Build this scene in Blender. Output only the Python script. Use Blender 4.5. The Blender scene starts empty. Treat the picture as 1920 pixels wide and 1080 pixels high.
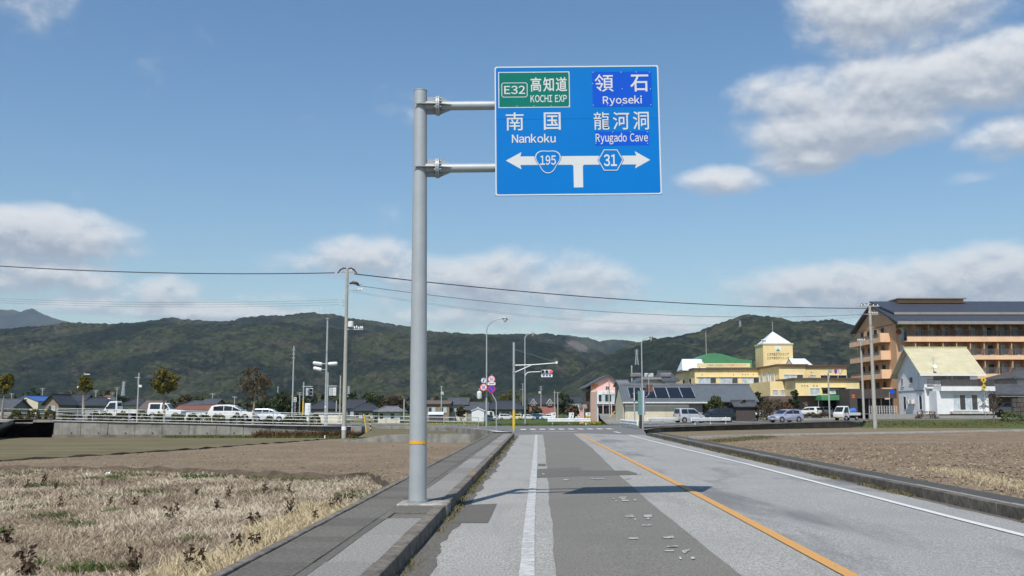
import bpy, math, random
import numpy as np
from mathutils import Vector, Matrix

random.seed(7)
rng = np.random.default_rng(11)
R = math.radians
scene = bpy.context.scene
COL = scene.collection

# ------------------------------------------------------------------ camera
FPX, HOR, CAMH = 1850.0, 769.0, 1.6
PITCH = math.atan((HOR - 540.0) / FPX)
cam_d = bpy.data.cameras.new('camera')
cam_d.sensor_width = 36.0
cam_d.lens = 36.0 * FPX / 1920.0
cam_d.clip_start = 0.1
cam_d.clip_end = 40000.0
cam = bpy.data.objects.new('camera', cam_d)
COL.objects.link(cam)
cam.location = (0, 0, CAMH)
cam.rotation_euler = (math.pi / 2 + PITCH, 0, 0)
scene.camera = cam

# ------------------------------------------------------------------ sun, sky, exposure
SUN_EL, SUN_AZ = 53.0, 19.0          # shadows fall forward and 19 degrees to the right
sun_d = bpy.data.lights.new('sun', 'SUN')
sun_d.energy = 5.0
sun_d.angle = R(0.53)
sun_d.color = (1.0, 0.955, 0.88)
sun = bpy.data.objects.new('sun', sun_d)
COL.objects.link(sun)
sdir = Vector((math.sin(R(SUN_AZ)) * math.cos(R(SUN_EL)), math.cos(R(SUN_AZ)) * math.cos(R(SUN_EL)), -math.sin(R(SUN_EL))))
sun.rotation_euler = sdir.to_track_quat('-Z', 'Y').to_euler()
sun.location = (-30, -60, 80)

scene.view_settings.view_transform = 'Standard'
scene.view_settings.look = 'None'
scene.view_settings.exposure = 0.0
scene.view_settings.gamma = 1.0
scene.view_settings.use_curve_mapping = False
cy = scene.cycles
cy.max_bounces = 5
cy.diffuse_bounces = 2
cy.glossy_bounces = 2
cy.transmission_bounces = 2
cy.volume_bounces = 0
cy.transparent_max_bounces = 6
cy.caustics_reflective = False
cy.caustics_refractive = False


class NT:
    """small helper to write node trees"""
    def __init__(s, tree):
        s.t = tree
        s.n = tree.nodes
        s.l = tree.links

    def new(s, kind, **kw):
        n = s.n.new(kind)
        for k, v in kw.items():
            setattr(n, k, v)
        return n

    def put(s, sock, v):
        if hasattr(v, 'links'):
            s.l.new(v, sock)
        elif v is not None:
            if sock.type == 'RGBA' and len(v) == 3:
                v = (*v, 1)
            sock.default_value = v

    def math(s, op, a, b=None, c=None, clamp=False):
        n = s.new('ShaderNodeMath', operation=op, use_clamp=clamp)
        s.put(n.inputs[0], a)
        if b is not None:
            s.put(n.inputs[1], b)
        if c is not None:
            s.put(n.inputs[2], c)
        return n.outputs[0]

    def mix(s, f, a, b, blend='MIX'):
        n = s.new('ShaderNodeMix', data_type='RGBA', blend_type=blend)
        s.put(n.inputs[0], f)
        s.put(n.inputs[6], a)
        s.put(n.inputs[7], b)
        return n.outputs[2]

    def noise(s, vec, scale=5, detail=4, rough=0.55, dist=0.0):
        n = s.new('ShaderNodeTexNoise')
        s.put(n.inputs['Vector'], vec)
        n.inputs['Scale'].default_value = scale
        n.inputs['Detail'].default_value = detail
        n.inputs['Roughness'].default_value = rough
        n.inputs['Distortion'].default_value = dist
        return n.outputs['Fac']

    def ramp(s, f, lo, hi, a=0.0, b=1.0):
        n = s.new('ShaderNodeMapRange', clamp=True, interpolation_type='SMOOTHSTEP')
        s.put(n.inputs[0], f)
        n.inputs[1].default_value = lo
        n.inputs[2].default_value = hi
        n.inputs[3].default_value = a
        n.inputs[4].default_value = b
        return n.outputs[0]

    def mapping(s, vec, scale=(1, 1, 1), loc=(0, 0, 0), rot=(0, 0, 0)):
        n = s.new('ShaderNodeMapping')
        s.put(n.inputs[0], vec)
        n.inputs[1].default_value = loc
        n.inputs[2].default_value = rot
        n.inputs[3].default_value = scale
        return n.outputs[0]


world = bpy.data.worlds.new('World')
scene.world = world
world.use_nodes = True
world.cycles.sampling_method = 'MANUAL'
world.cycles.sample_map_resolution = 256
wt = NT(world.node_tree)
wt.n.clear()
sky = wt.new('ShaderNodeTexSky', sky_type='NISHITA')
sky.sun_disc = False
sky.sun_elevation = R(SUN_EL)
sky.sun_rotation = R(180 + SUN_AZ)
sky.altitude = 20
sky.air_density = 1.25
sky.dust_density = 0.2
sky.ozone_density = 3.0
bg_sky = wt.new('ShaderNodeBackground')
bg_sky.inputs[1].default_value = 0.105
hs = wt.new('ShaderNodeHueSaturation')
hs.inputs['Saturation'].default_value = 1.18
hs.inputs['Value'].default_value = 1.12
wt.l.new(sky.outputs[0], hs.inputs['Color'])
wt.l.new(hs.outputs[0], bg_sky.inputs[0])


def px_az(px):
    return math.atan((px - 960.0) / FPX)


def px_el(py):
    return math.atan((HOR - py) / FPX)


tc = wt.new('ShaderNodeTexCoord').outputs['Generated']
sep = wt.new('ShaderNodeSeparateXYZ')
wt.l.new(tc, sep.inputs[0])
az = wt.math('ARCTAN2', sep.outputs[0], sep.outputs[1])
el = wt.math('ARCSINE', wt.math('MINIMUM', wt.math('MAXIMUM', sep.outputs[2], -1.0), 1.0))


def sky_vec(daz=0.0, dele=0.0, stretch=1.5):
    c = wt.new('ShaderNodeCombineXYZ')
    wt.put(c.inputs[0], wt.math('ADD', az, daz))
    wt.put(c.inputs[1], wt.math('MULTIPLY', wt.math('ADD', el, dele), stretch))
    c.inputs[2].default_value = 3.7
    return c.outputs[0]


# cumulus banks: (px, py, half-width px, half-height px, weight)
CLOUDS = [(1700, 60, 150, 75, 1.0), (1760, 190, 260, 60, 1.05), (1620, 262, 190, 42, 1.0), (1520, 308, 90, 28, 0.9), (1360, 340, 75, 24, 0.85),
          (1900, 300, 75, 32, 0.8), (1712, 378, 40, 10, 0.3), (1812, 370, 45, 11, 0.35),
          (60, 472, 140, 40, 1.05), (30, 540, 140, 38, 0.85), (200, 485, 80, 18, 0.55), (296, 562, 62, 24, 0.65),
          (700, 490, 120, 36, 0.75), (930, 530, 230, 54, 1.0), (870, 590, 240, 24, 0.75), (760, 560, 120, 26, 0.6), (520, 500, 70, 20, 0.5), (20, 50, 70, 50, 0.55), (140, 12, 30, 18, 0.4),
          (1750, 555, 290, 46, 1.05), (1880, 540, 200, 45, 0.9), (1200, 610, 170, 20, 0.85), (1090, 612, 90, 16, 0.8), (1480, 575, 70, 20, 0.6), (400, 594, 190, 15, 0.85), (130, 585, 90, 18, 0.7), (510, 565, 60, 10, 0.4)]


def cloud_density(dele):
    # the lobes are placed where the photograph's clouds stand; their edges come from the noise
    total = None
    ev = wt.math('ADD', el, dele)
    for (px, py, hw, hh, w) in CLOUDS:
        kx, ky = FPX / (hw * 1.5), FPX / (hh * 1.55)
        dx = wt.math('MULTIPLY_ADD', az, kx, -px_az(px) * kx)
        dy = wt.math('MULTIPLY_ADD', ev, ky, -px_el(py) * ky)
        r2 = wt.math('MULTIPLY_ADD', dx, dx, wt.math('MULTIPLY', dy, dy))
        g = wt.math('MULTIPLY_ADD', r2, -w, w)
        total = wt.math('MAXIMUM', g, 0.0 if total is None else total)
    # the same kind of banks and fields go on all round, outside the picture
    side = wt.ramp(wt.math('ABSOLUTE', az), 0.50, 0.62)
    low = wt.noise(sky_vec(1.3, dele), 5.0, 3, 0.5)
    band = wt.math('MULTIPLY', wt.ramp(ev, 0.02, 0.08), wt.ramp(ev, 0.30, 0.12))
    wide = wt.math('MULTIPLY', wt.ramp(low, 0.45, 0.70), wt.math('ADD', wt.math('MULTIPLY', band, 0.8), 0.35))
    total = wt.math('MAXIMUM', total, wt.math('MULTIPLY', wide, side))
    n1 = wt.noise(sky_vec(0.0, dele), 11.0, 8, 0.55, 0.15)
    n2 = wt.noise(sky_vec(7.0, dele), 46.0, 6, 0.6, 0.2)
    w2 = wt.ramp(el, 0.10, 0.20, 0.42, 0.20)
    n = wt.math('ADD', n1, wt.math('MULTIPLY', w2, wt.math('SUBTRACT', n2, n1)))
    return wt.math('ADD', total, wt.math('MULTIPLY', wt.math('SUBTRACT', n, 0.5), 2.0)), n2


d0, n2 = cloud_density(0.0)
d1, _ = cloud_density(0.011)
cover = wt.ramp(d0, 0.16, 0.92)
lit = wt.ramp(wt.math('SUBTRACT', d0, d1), -0.32, 0.40)
thick = wt.ramp(d0, 0.5, 1.5)
lit = wt.math('ADD', wt.math('MULTIPLY', lit, 0.85), wt.math('MULTIPLY', wt.math('SUBTRACT', 0.5, thick), 0.28), clamp=True)
ccol = wt.mix(lit, (0.36, 0.41, 0.49), (0.95, 0.95, 0.94))
bg_cl = wt.new('ShaderNodeBackground')
wt.l.new(ccol, bg_cl.inputs[0])
bg_cl.inputs[1].default_value = 1.0
mixs = wt.new('ShaderNodeMixShader')
wt.put(mixs.inputs[0], wt.math('MULTIPLY', cover, 0.9))
wt.l.new(bg_sky.outputs[0], mixs.inputs[1])
wt.l.new(bg_cl.outputs[0], mixs.inputs[2])
wo = wt.new('ShaderNodeOutputWorld')
wt.l.new(mixs.outputs[0], wo.inputs[0])

# ------------------------------------------------------------------ pixel of the photograph -> point of the place
_cp, _sp = math.cos(PITCH), math.sin(PITCH)


def ray(px, py):
    r, u, f = (px - 960.0), (540.0 - py), FPX
    return Vector((r, f * _cp - u * _sp, f * _sp + u * _cp))


def P(px, py, Y):
    d = ray(px, py)
    k = Y / d.y
    return Vector((d.x * k, Y, CAMH + d.z * k))


def G(px, py, z=0.0):
    d = ray(px, py)
    k = (z - CAMH) / d.z
    return Vector((d.x * k, d.y * k, z))


def X_at(px, Y):
    return P(px, 760, Y).x


def Z_at(py, Y, px=960):
    return P(px, py, Y).z


# ------------------------------------------------------------------ mesh builder
class MB:
    def __init__(s):
        s.v, s.f, s.mi = [], [], []
        s.cur = 0

    def add(s, verts, faces):
        b = len(s.v)
        s.v += [tuple(p) for p in verts]
        s.f += [tuple(b + i for i in fc) for fc in faces]
        s.mi += [s.cur] * len(faces)
        return s

    def box(s, x0, x1, y0, y1, z0, z1, M=None):
        vs = [(x0, y0, z0), (x1, y0, z0), (x1, y1, z0), (x0, y1, z0), (x0, y0, z1), (x1, y0, z1), (x1, y1, z1), (x0, y1, z1)]
        if M is not None:
            vs = [M @ Vector(p) for p in vs]
        return s.add(vs, [(0, 3, 2, 1), (4, 5, 6, 7), (0, 1, 5, 4), (1, 2, 6, 5), (2, 3, 7, 6), (3, 0, 4, 7)])

    def cbox(s, c, size, M=None):
        return s.box(c[0] - size[0] / 2, c[0] + size[0] / 2, c[1] - size[1] / 2, c[1] + size[1] / 2, c[2] - size[2] / 2, c[2] + size[2] / 2, M)

    def quad(s, a, b, c, d):
        return s.add([a, b, c, d], [(0, 1, 2, 3)])

    def poly(s, pts):
        return s.add(pts, [tuple(range(len(pts)))])

    def beam(s, p0, p1, w, h, up=(0, 0, 1)):
        p0, p1 = Vector(p0), Vector(p1)
        d = (p1 - p0)
        L = d.length
        d.normalize()
        up = Vector(up)
        if abs(d.dot(up)) > 0.98:
            up = Vector((1, 0, 0))
        r = d.cross(up).normalized()
        u = r.cross(d).normalized()
        M = Matrix((r, d, u)).transposed().to_4x4()
        M.translation = p0
        return s.box(-w / 2, w / 2, 0, L, -h / 2, h / 2, M)

    def tube(s, pts, rad, n=10, caps=True):
        pts = [Vector(p) for p in pts]
        if not isinstance(rad, (list, tuple)):
            rad = [rad] * len(pts)
        rings = []
        prev = None
        for i, p in enumerate(pts):
            a = pts[max(i - 1, 0)]
            b = pts[min(i + 1, len(pts) - 1)]
            d = (b - a).normalized()
            if prev is None:
                t = Vector((0, 0, 1)) if abs(d.z) < 0.9 else Vector((1, 0, 0))
                u = d.cross(t).normalized()
            else:
                u = (prev - d * prev.dot(d)).normalized()
            w = d.cross(u)
            prev = u
            rings.append([p + (u * math.cos(2 * math.pi * k / n) + w * math.sin(2 * math.pi * k / n)) * rad[i] for k in range(n)])
        vs = [q for r_ in rings for q in r_]
        fs = []
        for i in range(len(pts) - 1):
            for k in range(n):
                a, b = i * n + k, i * n + (k + 1) % n
                fs.append((a, a + n, b + n, b))
        if caps:
            fs.append(tuple(range(n)))
            fs.append(tuple(reversed(range((len(pts) - 1) * n, len(pts) * n))))
        return s.add(vs, fs)

    def prism(s, poly, axis, a0, a1):
        """poly in the plane across `axis`; axis 'x': (y,z), 'y': (x,z), 'z': (x,y)"""
        n = len(poly)

        def pt(p, a):
            return {'x': (a, p[0], p[1]), 'y': (p[0], a, p[1]), 'z': (p[0], p[1], a)}[axis]
        vs = [pt(p, a0) for p in poly] + [pt(p, a1) for p in poly]
        fs = [tuple(range(n)), tuple(reversed(range(n, 2 * n)))]
        for i in range(n):
            j = (i + 1) % n
            fs.append((i, i + n, j + n, j))
        return s.add(vs, fs)

    def disc(s, c, r, n=20, ny=(0, -1, 0)):
        q = Vector(ny).to_track_quat('Z', 'Y')
        return s.poly([Vector(c) + q @ Vector((r * math.cos(2 * math.pi * k / n), r * math.sin(2 * math.pi * k / n), 0)) for k in range(n)])

    def cyl(s, c, r, depth, n=20, ny=(0, -1, 0), r2=None):
        d = Vector(ny).normalized() * depth
        return s.tube([Vector(c), Vector(c) + d], [r, r if r2 is None else r2], n)

    def build(s, name, mat, parent=None, smooth=False, loc=None, world=False, bevel=0.0, bseg=1):
        me = bpy.data.meshes.new(name)
        vs = s.v
        if world and parent is not None:
            o_ = parent.matrix_basis.translation.copy()
            pp = parent.parent
            while pp is not None:
                o_ += pp.matrix_basis.translation
                pp = pp.parent
            vs = [(p[0] - o_.x, p[1] - o_.y, p[2] - o_.z) for p in vs]
        me.from_pydata(vs, [], s.f)
        mats = mat if isinstance(mat, (list, tuple)) else [mat]
        for m in mats:
            me.materials.append(m)
        if len(mats) > 1:
            me.polygons.foreach_set('material_index', s.mi)
        fix_normals(me, bevel, bseg)
        if smooth:
            me.shade_auto(R(40)) if hasattr(me, 'shade_auto') else smooth_angle(me, 40)
        me.update()
        return link(name, me, parent, loc)


import bmesh


def fix_normals(me, bevel=0.0, bseg=1):
    bm = bmesh.new()
    bm.from_mesh(me)
    bmesh.ops.recalc_face_normals(bm, faces=bm.faces)
    if bevel > 0:
        bmesh.ops.remove_doubles(bm, verts=bm.verts, dist=1e-5)
        es = [e for e in bm.edges if len(e.link_faces) == 2 and e.calc_face_angle(0) > R(25)]
        bmesh.ops.bevel(bm, geom=es, offset=bevel, segments=bseg, affect='EDGES', profile=0.5, clamp_overlap=True)
    bm.to_mesh(me)
    bm.free()


def smooth_angle(me, deg):
    bm = bmesh.new()
    bm.from_mesh(me)
    for f in bm.faces:
        f.smooth = True
    for e in bm.edges:
        if len(e.link_faces) == 2:
            e.smooth = e.calc_face_angle(0) < R(deg)
    bm.to_mesh(me)
    bm.free()


def link(name, me, parent=None, loc=None):
    o = bpy.data.objects.new(name, me)
    COL.objects.link(o)
    if parent is not None:
        o.parent = parent
    if loc is not None:
        o.location = loc
    return o


def thing(name, label, cat, loc=(0, 0, 0), rz=0.0, group=None):
    o = bpy.data.objects.new(name, None)
    COL.objects.link(o)
    o.empty_display_size = 0.2
    o.location = loc
    o.rotation_euler = (0, 0, rz)
    return tag(o, label, cat, group)


def tag(o, label=None, cat=None, group=None, kind=None):
    if label:
        o['label'] = label
    if cat:
        o['category'] = cat
    if group:
        o['group'] = group
    if kind:
        o['kind'] = kind
    return o


def struct(o, label, cat):
    return tag(o, label, cat, None, 'structure')


def copy_tree(o, parent=None):
    c = o.copy()
    COL.objects.link(c)
    c.parent = parent
    for ch in o.children:
        copy_tree(ch, c)
    return c


def mesh_np(name, verts, faces, mat, parent=None, attr=None, smooth=False, matidx=None):
    """fast mesh from arrays; faces (m,k); attr: per-face float written as face attribute 'rnd'"""
    me = bpy.data.meshes.new(name)
    verts = np.asarray(verts, dtype=np.float32)
    faces = np.asarray(faces, dtype=np.int32)
    m, k = faces.shape
    me.vertices.add(len(verts))
    me.vertices.foreach_set('co', verts.ravel())
    me.loops.add(m * k)
    me.loops.foreach_set('vertex_index', faces.ravel())
    me.polygons.add(m)
    me.polygons.foreach_set('loop_start', np.arange(0, m * k, k, dtype=np.int32))
    me.polygons.foreach_set('loop_total', np.full(m, k, dtype=np.int32))
    me.polygons.foreach_set('use_smooth', np.full(m, smooth, dtype=bool))
    for mm in (mat if isinstance(mat, (list, tuple)) else [mat]):
        me.materials.append(mm)
    if attr is not None:
        a = me.attributes.new('rnd', 'FLOAT', 'FACE')
        a.data.foreach_set('value', np.asarray(attr, dtype=np.float32))
    if matidx is not None:
        me.polygons.foreach_set('material_index', np.asarray(matidx, dtype=np.int32))
    me.update(calc_edges=True)
    me.validate()
    return link(name, me, parent)


# ------------------------------------------------------------------ materials
MATS = {}


def lin(h):
    h = h.lstrip('#')
    out = []
    for i in (0, 2, 4):
        c = int(h[i:i + 2], 16) / 255.0
        out.append(c / 12.92 if c <= 0.04045 else ((c + 0.055) / 1.055) ** 2.4)
    return tuple(out)


def new_mat(name):
    m = bpy.data.materials.new(name)
    m.use_nodes = True
    t = NT(m.node_tree)
    b = t.n['Principled BSDF']
    return m, t, b


def pm(name, col, rough=0.7, var=0.15, scale=3.0, bump=0.0, bscale=30.0, metal=0.0, col2=None, spec=None, streak=0.0, coat=0.0):
    """procedural material: colour mottled by noise, optional second colour for stains, streaks running down, fine relief"""
    if name in MATS:
        return MATS[name]
    m, t, b = new_mat(name)
    oc = t.new('ShaderNodeTexCoord').outputs['Object']
    n = t.noise(oc, scale, 5, 0.6)
    f = t.ramp(n, 0.3, 0.7)
    lo = tuple(c * (1 - var) for c in col)
    hi = tuple(min(1, c * (1 + var)) for c in col)
    c = t.mix(f, lo, hi)
    if col2 is not None:
        n2 = t.ramp(t.noise(oc, scale * 0.37, 6, 0.65, 0.3), 0.50, 0.72)
        c = t.mix(n2, c, col2)
    if streak > 0:
        sv = t.mapping(oc, (2.2, 2.2, 0.18))
        sn = t.ramp(t.noise(sv, 1.6, 6, 0.65), 0.52, 0.75, 0.0, streak)
        c = t.mix(sn, c, tuple(x * 0.35 for x in col))
    t.put(b.inputs['Base Color'], c)
    b.inputs['Roughness'].default_value = rough
    b.inputs['Metallic'].default_value = metal
    if spec is not None:
        b.inputs['Specular IOR Level'].default_value = spec
    if coat:
        b.inputs['Coat Weight'].default_value = coat
        b.inputs['Coat Roughness'].default_value = 0.05
    if bump > 0:
        bn = t.new('ShaderNodeBump')
        bn.inputs['Strength'].default_value = bump
        bn.inputs['Distance'].default_value = 0.02
        t.put(bn.inputs['Height'], t.noise(oc, bscale, 4, 0.6))
        t.l.new(bn.outputs[0], b.inputs['Normal'])
    MATS[name] = m
    return m


def leaf_mat(name, cols, trans=0.25, rough=0.6):
    """foliage: the colour of each leaf comes from its own random number"""
    if name in MATS:
        return MATS[name]
    m, t, b = new_mat(name)
    at = t.new('ShaderNodeAttribute', attribute_name='rnd')
    r = t.new('ShaderNodeValToRGB')
    el_ = r.color_ramp.elements
    while len(el_) < len(cols):
        el_.new(0.5)
    for i, c in enumerate(cols):
        el_[i].position = i / max(1, len(cols) - 1)
        el_[i].color = (*c, 1)
    t.l.new(at.outputs['Fac'], r.inputs[0])
    t.l.new(r.outputs[0], b.inputs['Base Color'])
    b.inputs['Roughness'].default_value = rough
    b.inputs['Specular IOR Level'].default_value = 0.25
    if trans > 0:
        tr = t.new('ShaderNodeBsdfTranslucent')
        t.l.new(r.outputs[0], tr.inputs[0])
        mx = t.new('ShaderNodeMixShader')
        mx.inputs[0].default_value = trans
        t.l.new(b.outputs[0], mx.inputs[1])
        t.l.new(tr.outputs[0], mx.inputs[2])
        out = t.n['Material Output']
        t.l.new(mx.outputs[0], out.inputs[0])
    MATS[name] = m
    return m


def glass_mat(name, col=(0.03, 0.04, 0.05), rough=0.06):
    if name in MATS:
        return MATS[name]
    m, t, b = new_mat(name)
    oc = t.new('ShaderNodeTexCoord').outputs['Object']
    c = t.mix(t.ramp(t.noise(oc, 1.3, 3), 0.35, 0.65), tuple(x * 0.7 for x in col), tuple(min(1, x * 1.4) for x in col))
    t.put(b.inputs['Base Color'], c)
    b.inputs['Roughness'].default_value = rough
    b.inputs['Specular IOR Level'].default_value = 0.6
    MATS[name] = m
    return m


# ------------------------------------------------------------------ noise in numpy
def _hash2(ix, iy, seed):
    h = (ix.astype(np.int64) * 374761393 + iy.astype(np.int64) * 668265263 + seed * 1442695041) & 0xFFFFFFFF
    h = ((h ^ (h >> 13)) * 1274126177) & 0xFFFFFFFF
    return ((h ^ (h >> 16)) & 0xFFFFFF) / float(0xFFFFFF)


def vnoise(x, y, seed=0):
    ix, iy = np.floor(x), np.floor(y)
    fx, fy = x - ix, y - iy
    fx, fy = fx * fx * (3 - 2 * fx), fy * fy * (3 - 2 * fy)
    a, b = _hash2(ix, iy, seed), _hash2(ix + 1, iy, seed)
    c, d = _hash2(ix, iy + 1, seed), _hash2(ix + 1, iy + 1, seed)
    return (a * (1 - fx) + b * fx) * (1 - fy) + (c * (1 - fx) + d * fx) * fy


def fbm(x, y, octv=5, seed=0, gain=0.5):
    s, a, t = 0.0, 1.0, 0.0
    for o in range(octv):
        s = s + a * vnoise(x * 2 ** o + 13.7 * o, y * 2 ** o + 7.3 * o, seed + o)
        t += a
        a *= gain
    return s / t


def canopy(x, y, cell, seed):
    """dome shaped tree tops: height 0..1 from the nearest jittered point"""
    gx, gy = x / cell, y / cell
    ix, iy = np.floor(gx), np.floor(gy)
    best = np.zeros_like(x)
    for dx in (-1, 0, 1):
        for dy in (-1, 0, 1):
            cx, cy = ix + dx, iy + dy
            jx, jy = _hash2(cx, cy, seed), _hash2(cx, cy, seed + 5)
            rr = 0.55 + 0.45 * _hash2(cx, cy, seed + 9)
            d2 = ((gx - cx - jx) ** 2 + (gy - cy - jy) ** 2) / (rr * 0.95) ** 2
            best = np.maximum(best, rr * np.sqrt(np.clip(1 - d2, 0, 1)))
    return best


# ------------------------------------------------------------------ lettering
_GLYPH = {}


def glyphs(body, bold, shear):
    key = (body, bold, shear)
    if key not in _GLYPH:
        c = bpy.data.curves.new('t', 'FONT')
        c.body = body
        c.offset = bold
        c.shear = shear
        c.resolution_u = 3
        o = bpy.data.objects.new('t', c)
        COL.objects.link(o)
        dg = bpy.context.evaluated_depsgraph_get()
        me = bpy.data.meshes.new_from_object(o.evaluated_get(dg))
        bpy.data.objects.remove(o)
        bpy.data.curves.remove(c)
        co = np.empty(len(me.vertices) * 3, dtype=np.float32)
        me.vertices.foreach_get('co', co)
        _GLYPH[key] = (co.reshape(-1, 3), [tuple(p.vertices) for p in me.polygons])
        bpy.data.meshes.remove(me)
    return _GLYPH[key]


def text_part(body, box, mat, parent, y=-0.004, bold=0.0, name='lettering', shear=0.0, thick=0.002):
    """a line of writing fitted into box=(x0,x1,z0,z1) of the parent's own x,z plane, facing -y"""
    latin = all(ord(ch) < 128 for ch in body)
    co, faces, pen = [], [], 0.0
    runs = list(body) if latin else [body]
    for ch in runs:
        if ch == ' ':
            pen += 0.38
            continue
        v_, f_ = glyphs(chr(ord(ch) + 0xFEE0) if latin else ch, bold, shear)
        v_ = v_.copy()
        base = sum(len(q) for q in co)
        if latin:
            v_[:, 0] += pen - v_[:, 0].min()
            pen = v_[:, 0].max() + 0.075
        co.append(v_)
        faces += [tuple(base + i for i in fc) for fc in f_]
    co = np.concatenate(co)
    me = bpy.data.meshes.new(name)
    me.from_pydata(co.tolist(), [], faces)
    lo, hi = co.min(0), co.max(0)
    x0, x1, z0, z1 = box
    out = np.empty_like(co)
    out[:, 0] = x0 + (co[:, 0] - lo[0]) / (hi[0] - lo[0]) * (x1 - x0)
    out[:, 2] = z0 + (co[:, 1] - lo[1]) / (hi[1] - lo[1]) * (z1 - z0)
    out[:, 1] = y
    me.vertices.foreach_set('co', out.ravel())
    me.materials.clear()
    me.materials.append(mat)
    me.name = name
    me.update()
    return link(name, me, parent)

# ================================================================== ground, road, fields
SL = 0.0243                      # the road runs along +Y, bearing slightly to the right


def crown(u):
    return 0.02 - 0.018 * abs(u - 3.0)


def RW(u, v, dz=0.0):
    return Vector((u + SL * v, v, crown(u) + dz))


def GR(px, py, dz=0.0):
    z = 0.0
    for _ in range(5):
        p = G(px, py, z)
        z = crown(p.x - SL * p.y)
    return Vector((p.x, p.y, z + dz))


def uv_of(p):
    return p.x - SL * p.y, p.y


def orand(m, amount=0.15):
    """let every piece that shares this material differ a little in tone"""
    t = NT(m.node_tree)
    b = t.n['Principled BSDF']
    src = b.inputs['Base Color'].links[0].from_socket
    oi = t.new('ShaderNodeObjectInfo')
    v = t.math('ADD', t.math('MULTIPLY', oi.outputs['Random'], 2 * amount), 1 - amount)
    h = t.new('ShaderNodeHueSaturation')
    t.l.new(v, h.inputs['Value'])
    t.l.new(src, h.inputs['Color'])
    t.l.new(h.outputs[0], b.inputs['Base Color'])
    return m


def asphalt(name, col, speck=0.42, stain=None, smudge=None, bump=0.5):
    m, t, b = new_mat(name)
    oc = t.new('ShaderNodeTexCoord').outputs['Object']
    fine = t.noise(oc, 44.0, 3, 0.75)
    mid = t.noise(oc, 17.0, 3, 0.65)
    big = t.noise(oc, 0.45, 5, 0.6)
    c = t.mix(t.ramp(fine, 0.40, 0.60), tuple(x * (1 - speck) for x in col), tuple(x * (1 + speck) for x in col))
    c = t.mix(t.ramp(mid, 0.55, 0.75, 0, 0.35), c, tuple(x * 0.6 for x in col))
    c = t.mix(t.ramp(big, 0.35, 0.7, 0, 0.4), c, tuple(x * 0.78 for x in col))
    if stain is not None:
        sv = t.mapping(oc, (1.2, 0.12, 1))
        c = t.mix(t.ramp(t.noise(sv, 1.0, 6, 0.65, 0.4), 0.50, 0.72, 0, 0.75), c, stain)
    if smudge is not None:
        sv = t.mapping(oc, (0.55, 0.13, 1), rot=(0, 0, 0.35))
        c = t.mix(t.ramp(t.noise(sv, 1.1, 5, 0.6, 0.6), 0.50, 0.68, 0, 0.8), c, smudge)
    t.put(b.inputs['Base Color'], c)
    b.inputs['Roughness'].default_value = 0.9
    b.inputs['Specular IOR Level'].default_value = 0.3
    bn = t.new('ShaderNodeBump')
    bn.inputs['Strength'].default_value = bump
    bn.inputs['Distance'].default_value = 0.01
    t.put(bn.inputs['Height'], t.noise(oc, 110.0, 2, 0.7))
    t.l.new(bn.outputs[0], b.inputs['Normal'])
    MATS[name] = m
    return m


def paint(name, col, under, worn=0.5, cut=0.5, stretch=(1, 1, 1)):
    """road paint worn through to the asphalt in places"""
    m, t, b = new_mat(name)
    oc = t.new('ShaderNodeTexCoord').outputs['Object']
    n = t.noise(t.mapping(oc, stretch), 14.0, 6, 0.75)
    fine = t.noise(oc, 95.0, 2, 0.7)
    c0 = t.mix(t.ramp(fine, 0.3, 0.7), tuple(x * 0.85 for x in col), col)
    c = t.mix(t.ramp(n, cut, cut + 0.06, 0, worn), c0, under)
    t.put(b.inputs['Base Color'], c)
    b.inputs['Roughness'].default_value = 0.75
    MATS[name] = m
    return m


A_LIGHT = asphalt('asphalt_pale', (0.32, 0.312, 0.287), stain=(0.21, 0.203, 0.187))
A_SMUDGE = asphalt('asphalt_pale_smudged', (0.305, 0.302, 0.287), smudge=(0.14, 0.142, 0.142))
A_DARK = asphalt('asphalt_patch', (0.178, 0.169, 0.147), speck=0.34)
A_DARK2 = asphalt('asphalt_new_patch', (0.135, 0.127, 0.112), speck=0.3)
A_CROSS = asphalt('asphalt_crossroad', (0.165, 0.163, 0.155), speck=0.25)
A_TAR = asphalt('asphalt_gutter_dirt', (0.13, 0.12, 0.105), speck=0.4)
P_WHITE = paint('paint_white_worn', (0.62, 0.62, 0.60), (0.27, 0.265, 0.25), 0.95, 0.47, (0.5, 3.2, 1))
P_WHITE2 = paint('paint_white', (0.66, 0.66, 0.64), (0.33, 0.33, 0.31), 0.6, 0.6)
P_ORANGE = paint('paint_orange', (0.60, 0.31, 0.085), (0.38, 0.26, 0.14), 0.75, 0.54)
P_FRAG = paint('paint_fragments', (0.54, 0.54, 0.52), (0.178, 0.169, 0.147), 1.0, 0.46, (0.5, 1.4, 1))

V0, V1 = -9.0, 68.0
UL, UR = -1.42, 7.32


def strip_uv(name, pts, mat, dz, parent=None, label=None):
    """sheet between left and right lines; pts = [(v, u_left, u_right), ...]; follows the crown of the road"""
    vs, fs = [], []
    for (v, a, b) in pts:
        n = 7
        for k in range(n):
            u = a + (b - a) * k / (n - 1)
            vs.append(RW(u, v, dz))
    for i in range(len(pts) - 1):
        for k in range(6):
            q = i * 7 + k
            fs.append((q, q + 1, q + 8, q + 7))
    return MB().add(vs, fs).build(name, mat, parent)


def vs_list(a, b, step):
    n = max(1, int(math.ceil((b - a) / step)))
    return [a + (b - a) * i / n for i in range(n + 1)]


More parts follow.
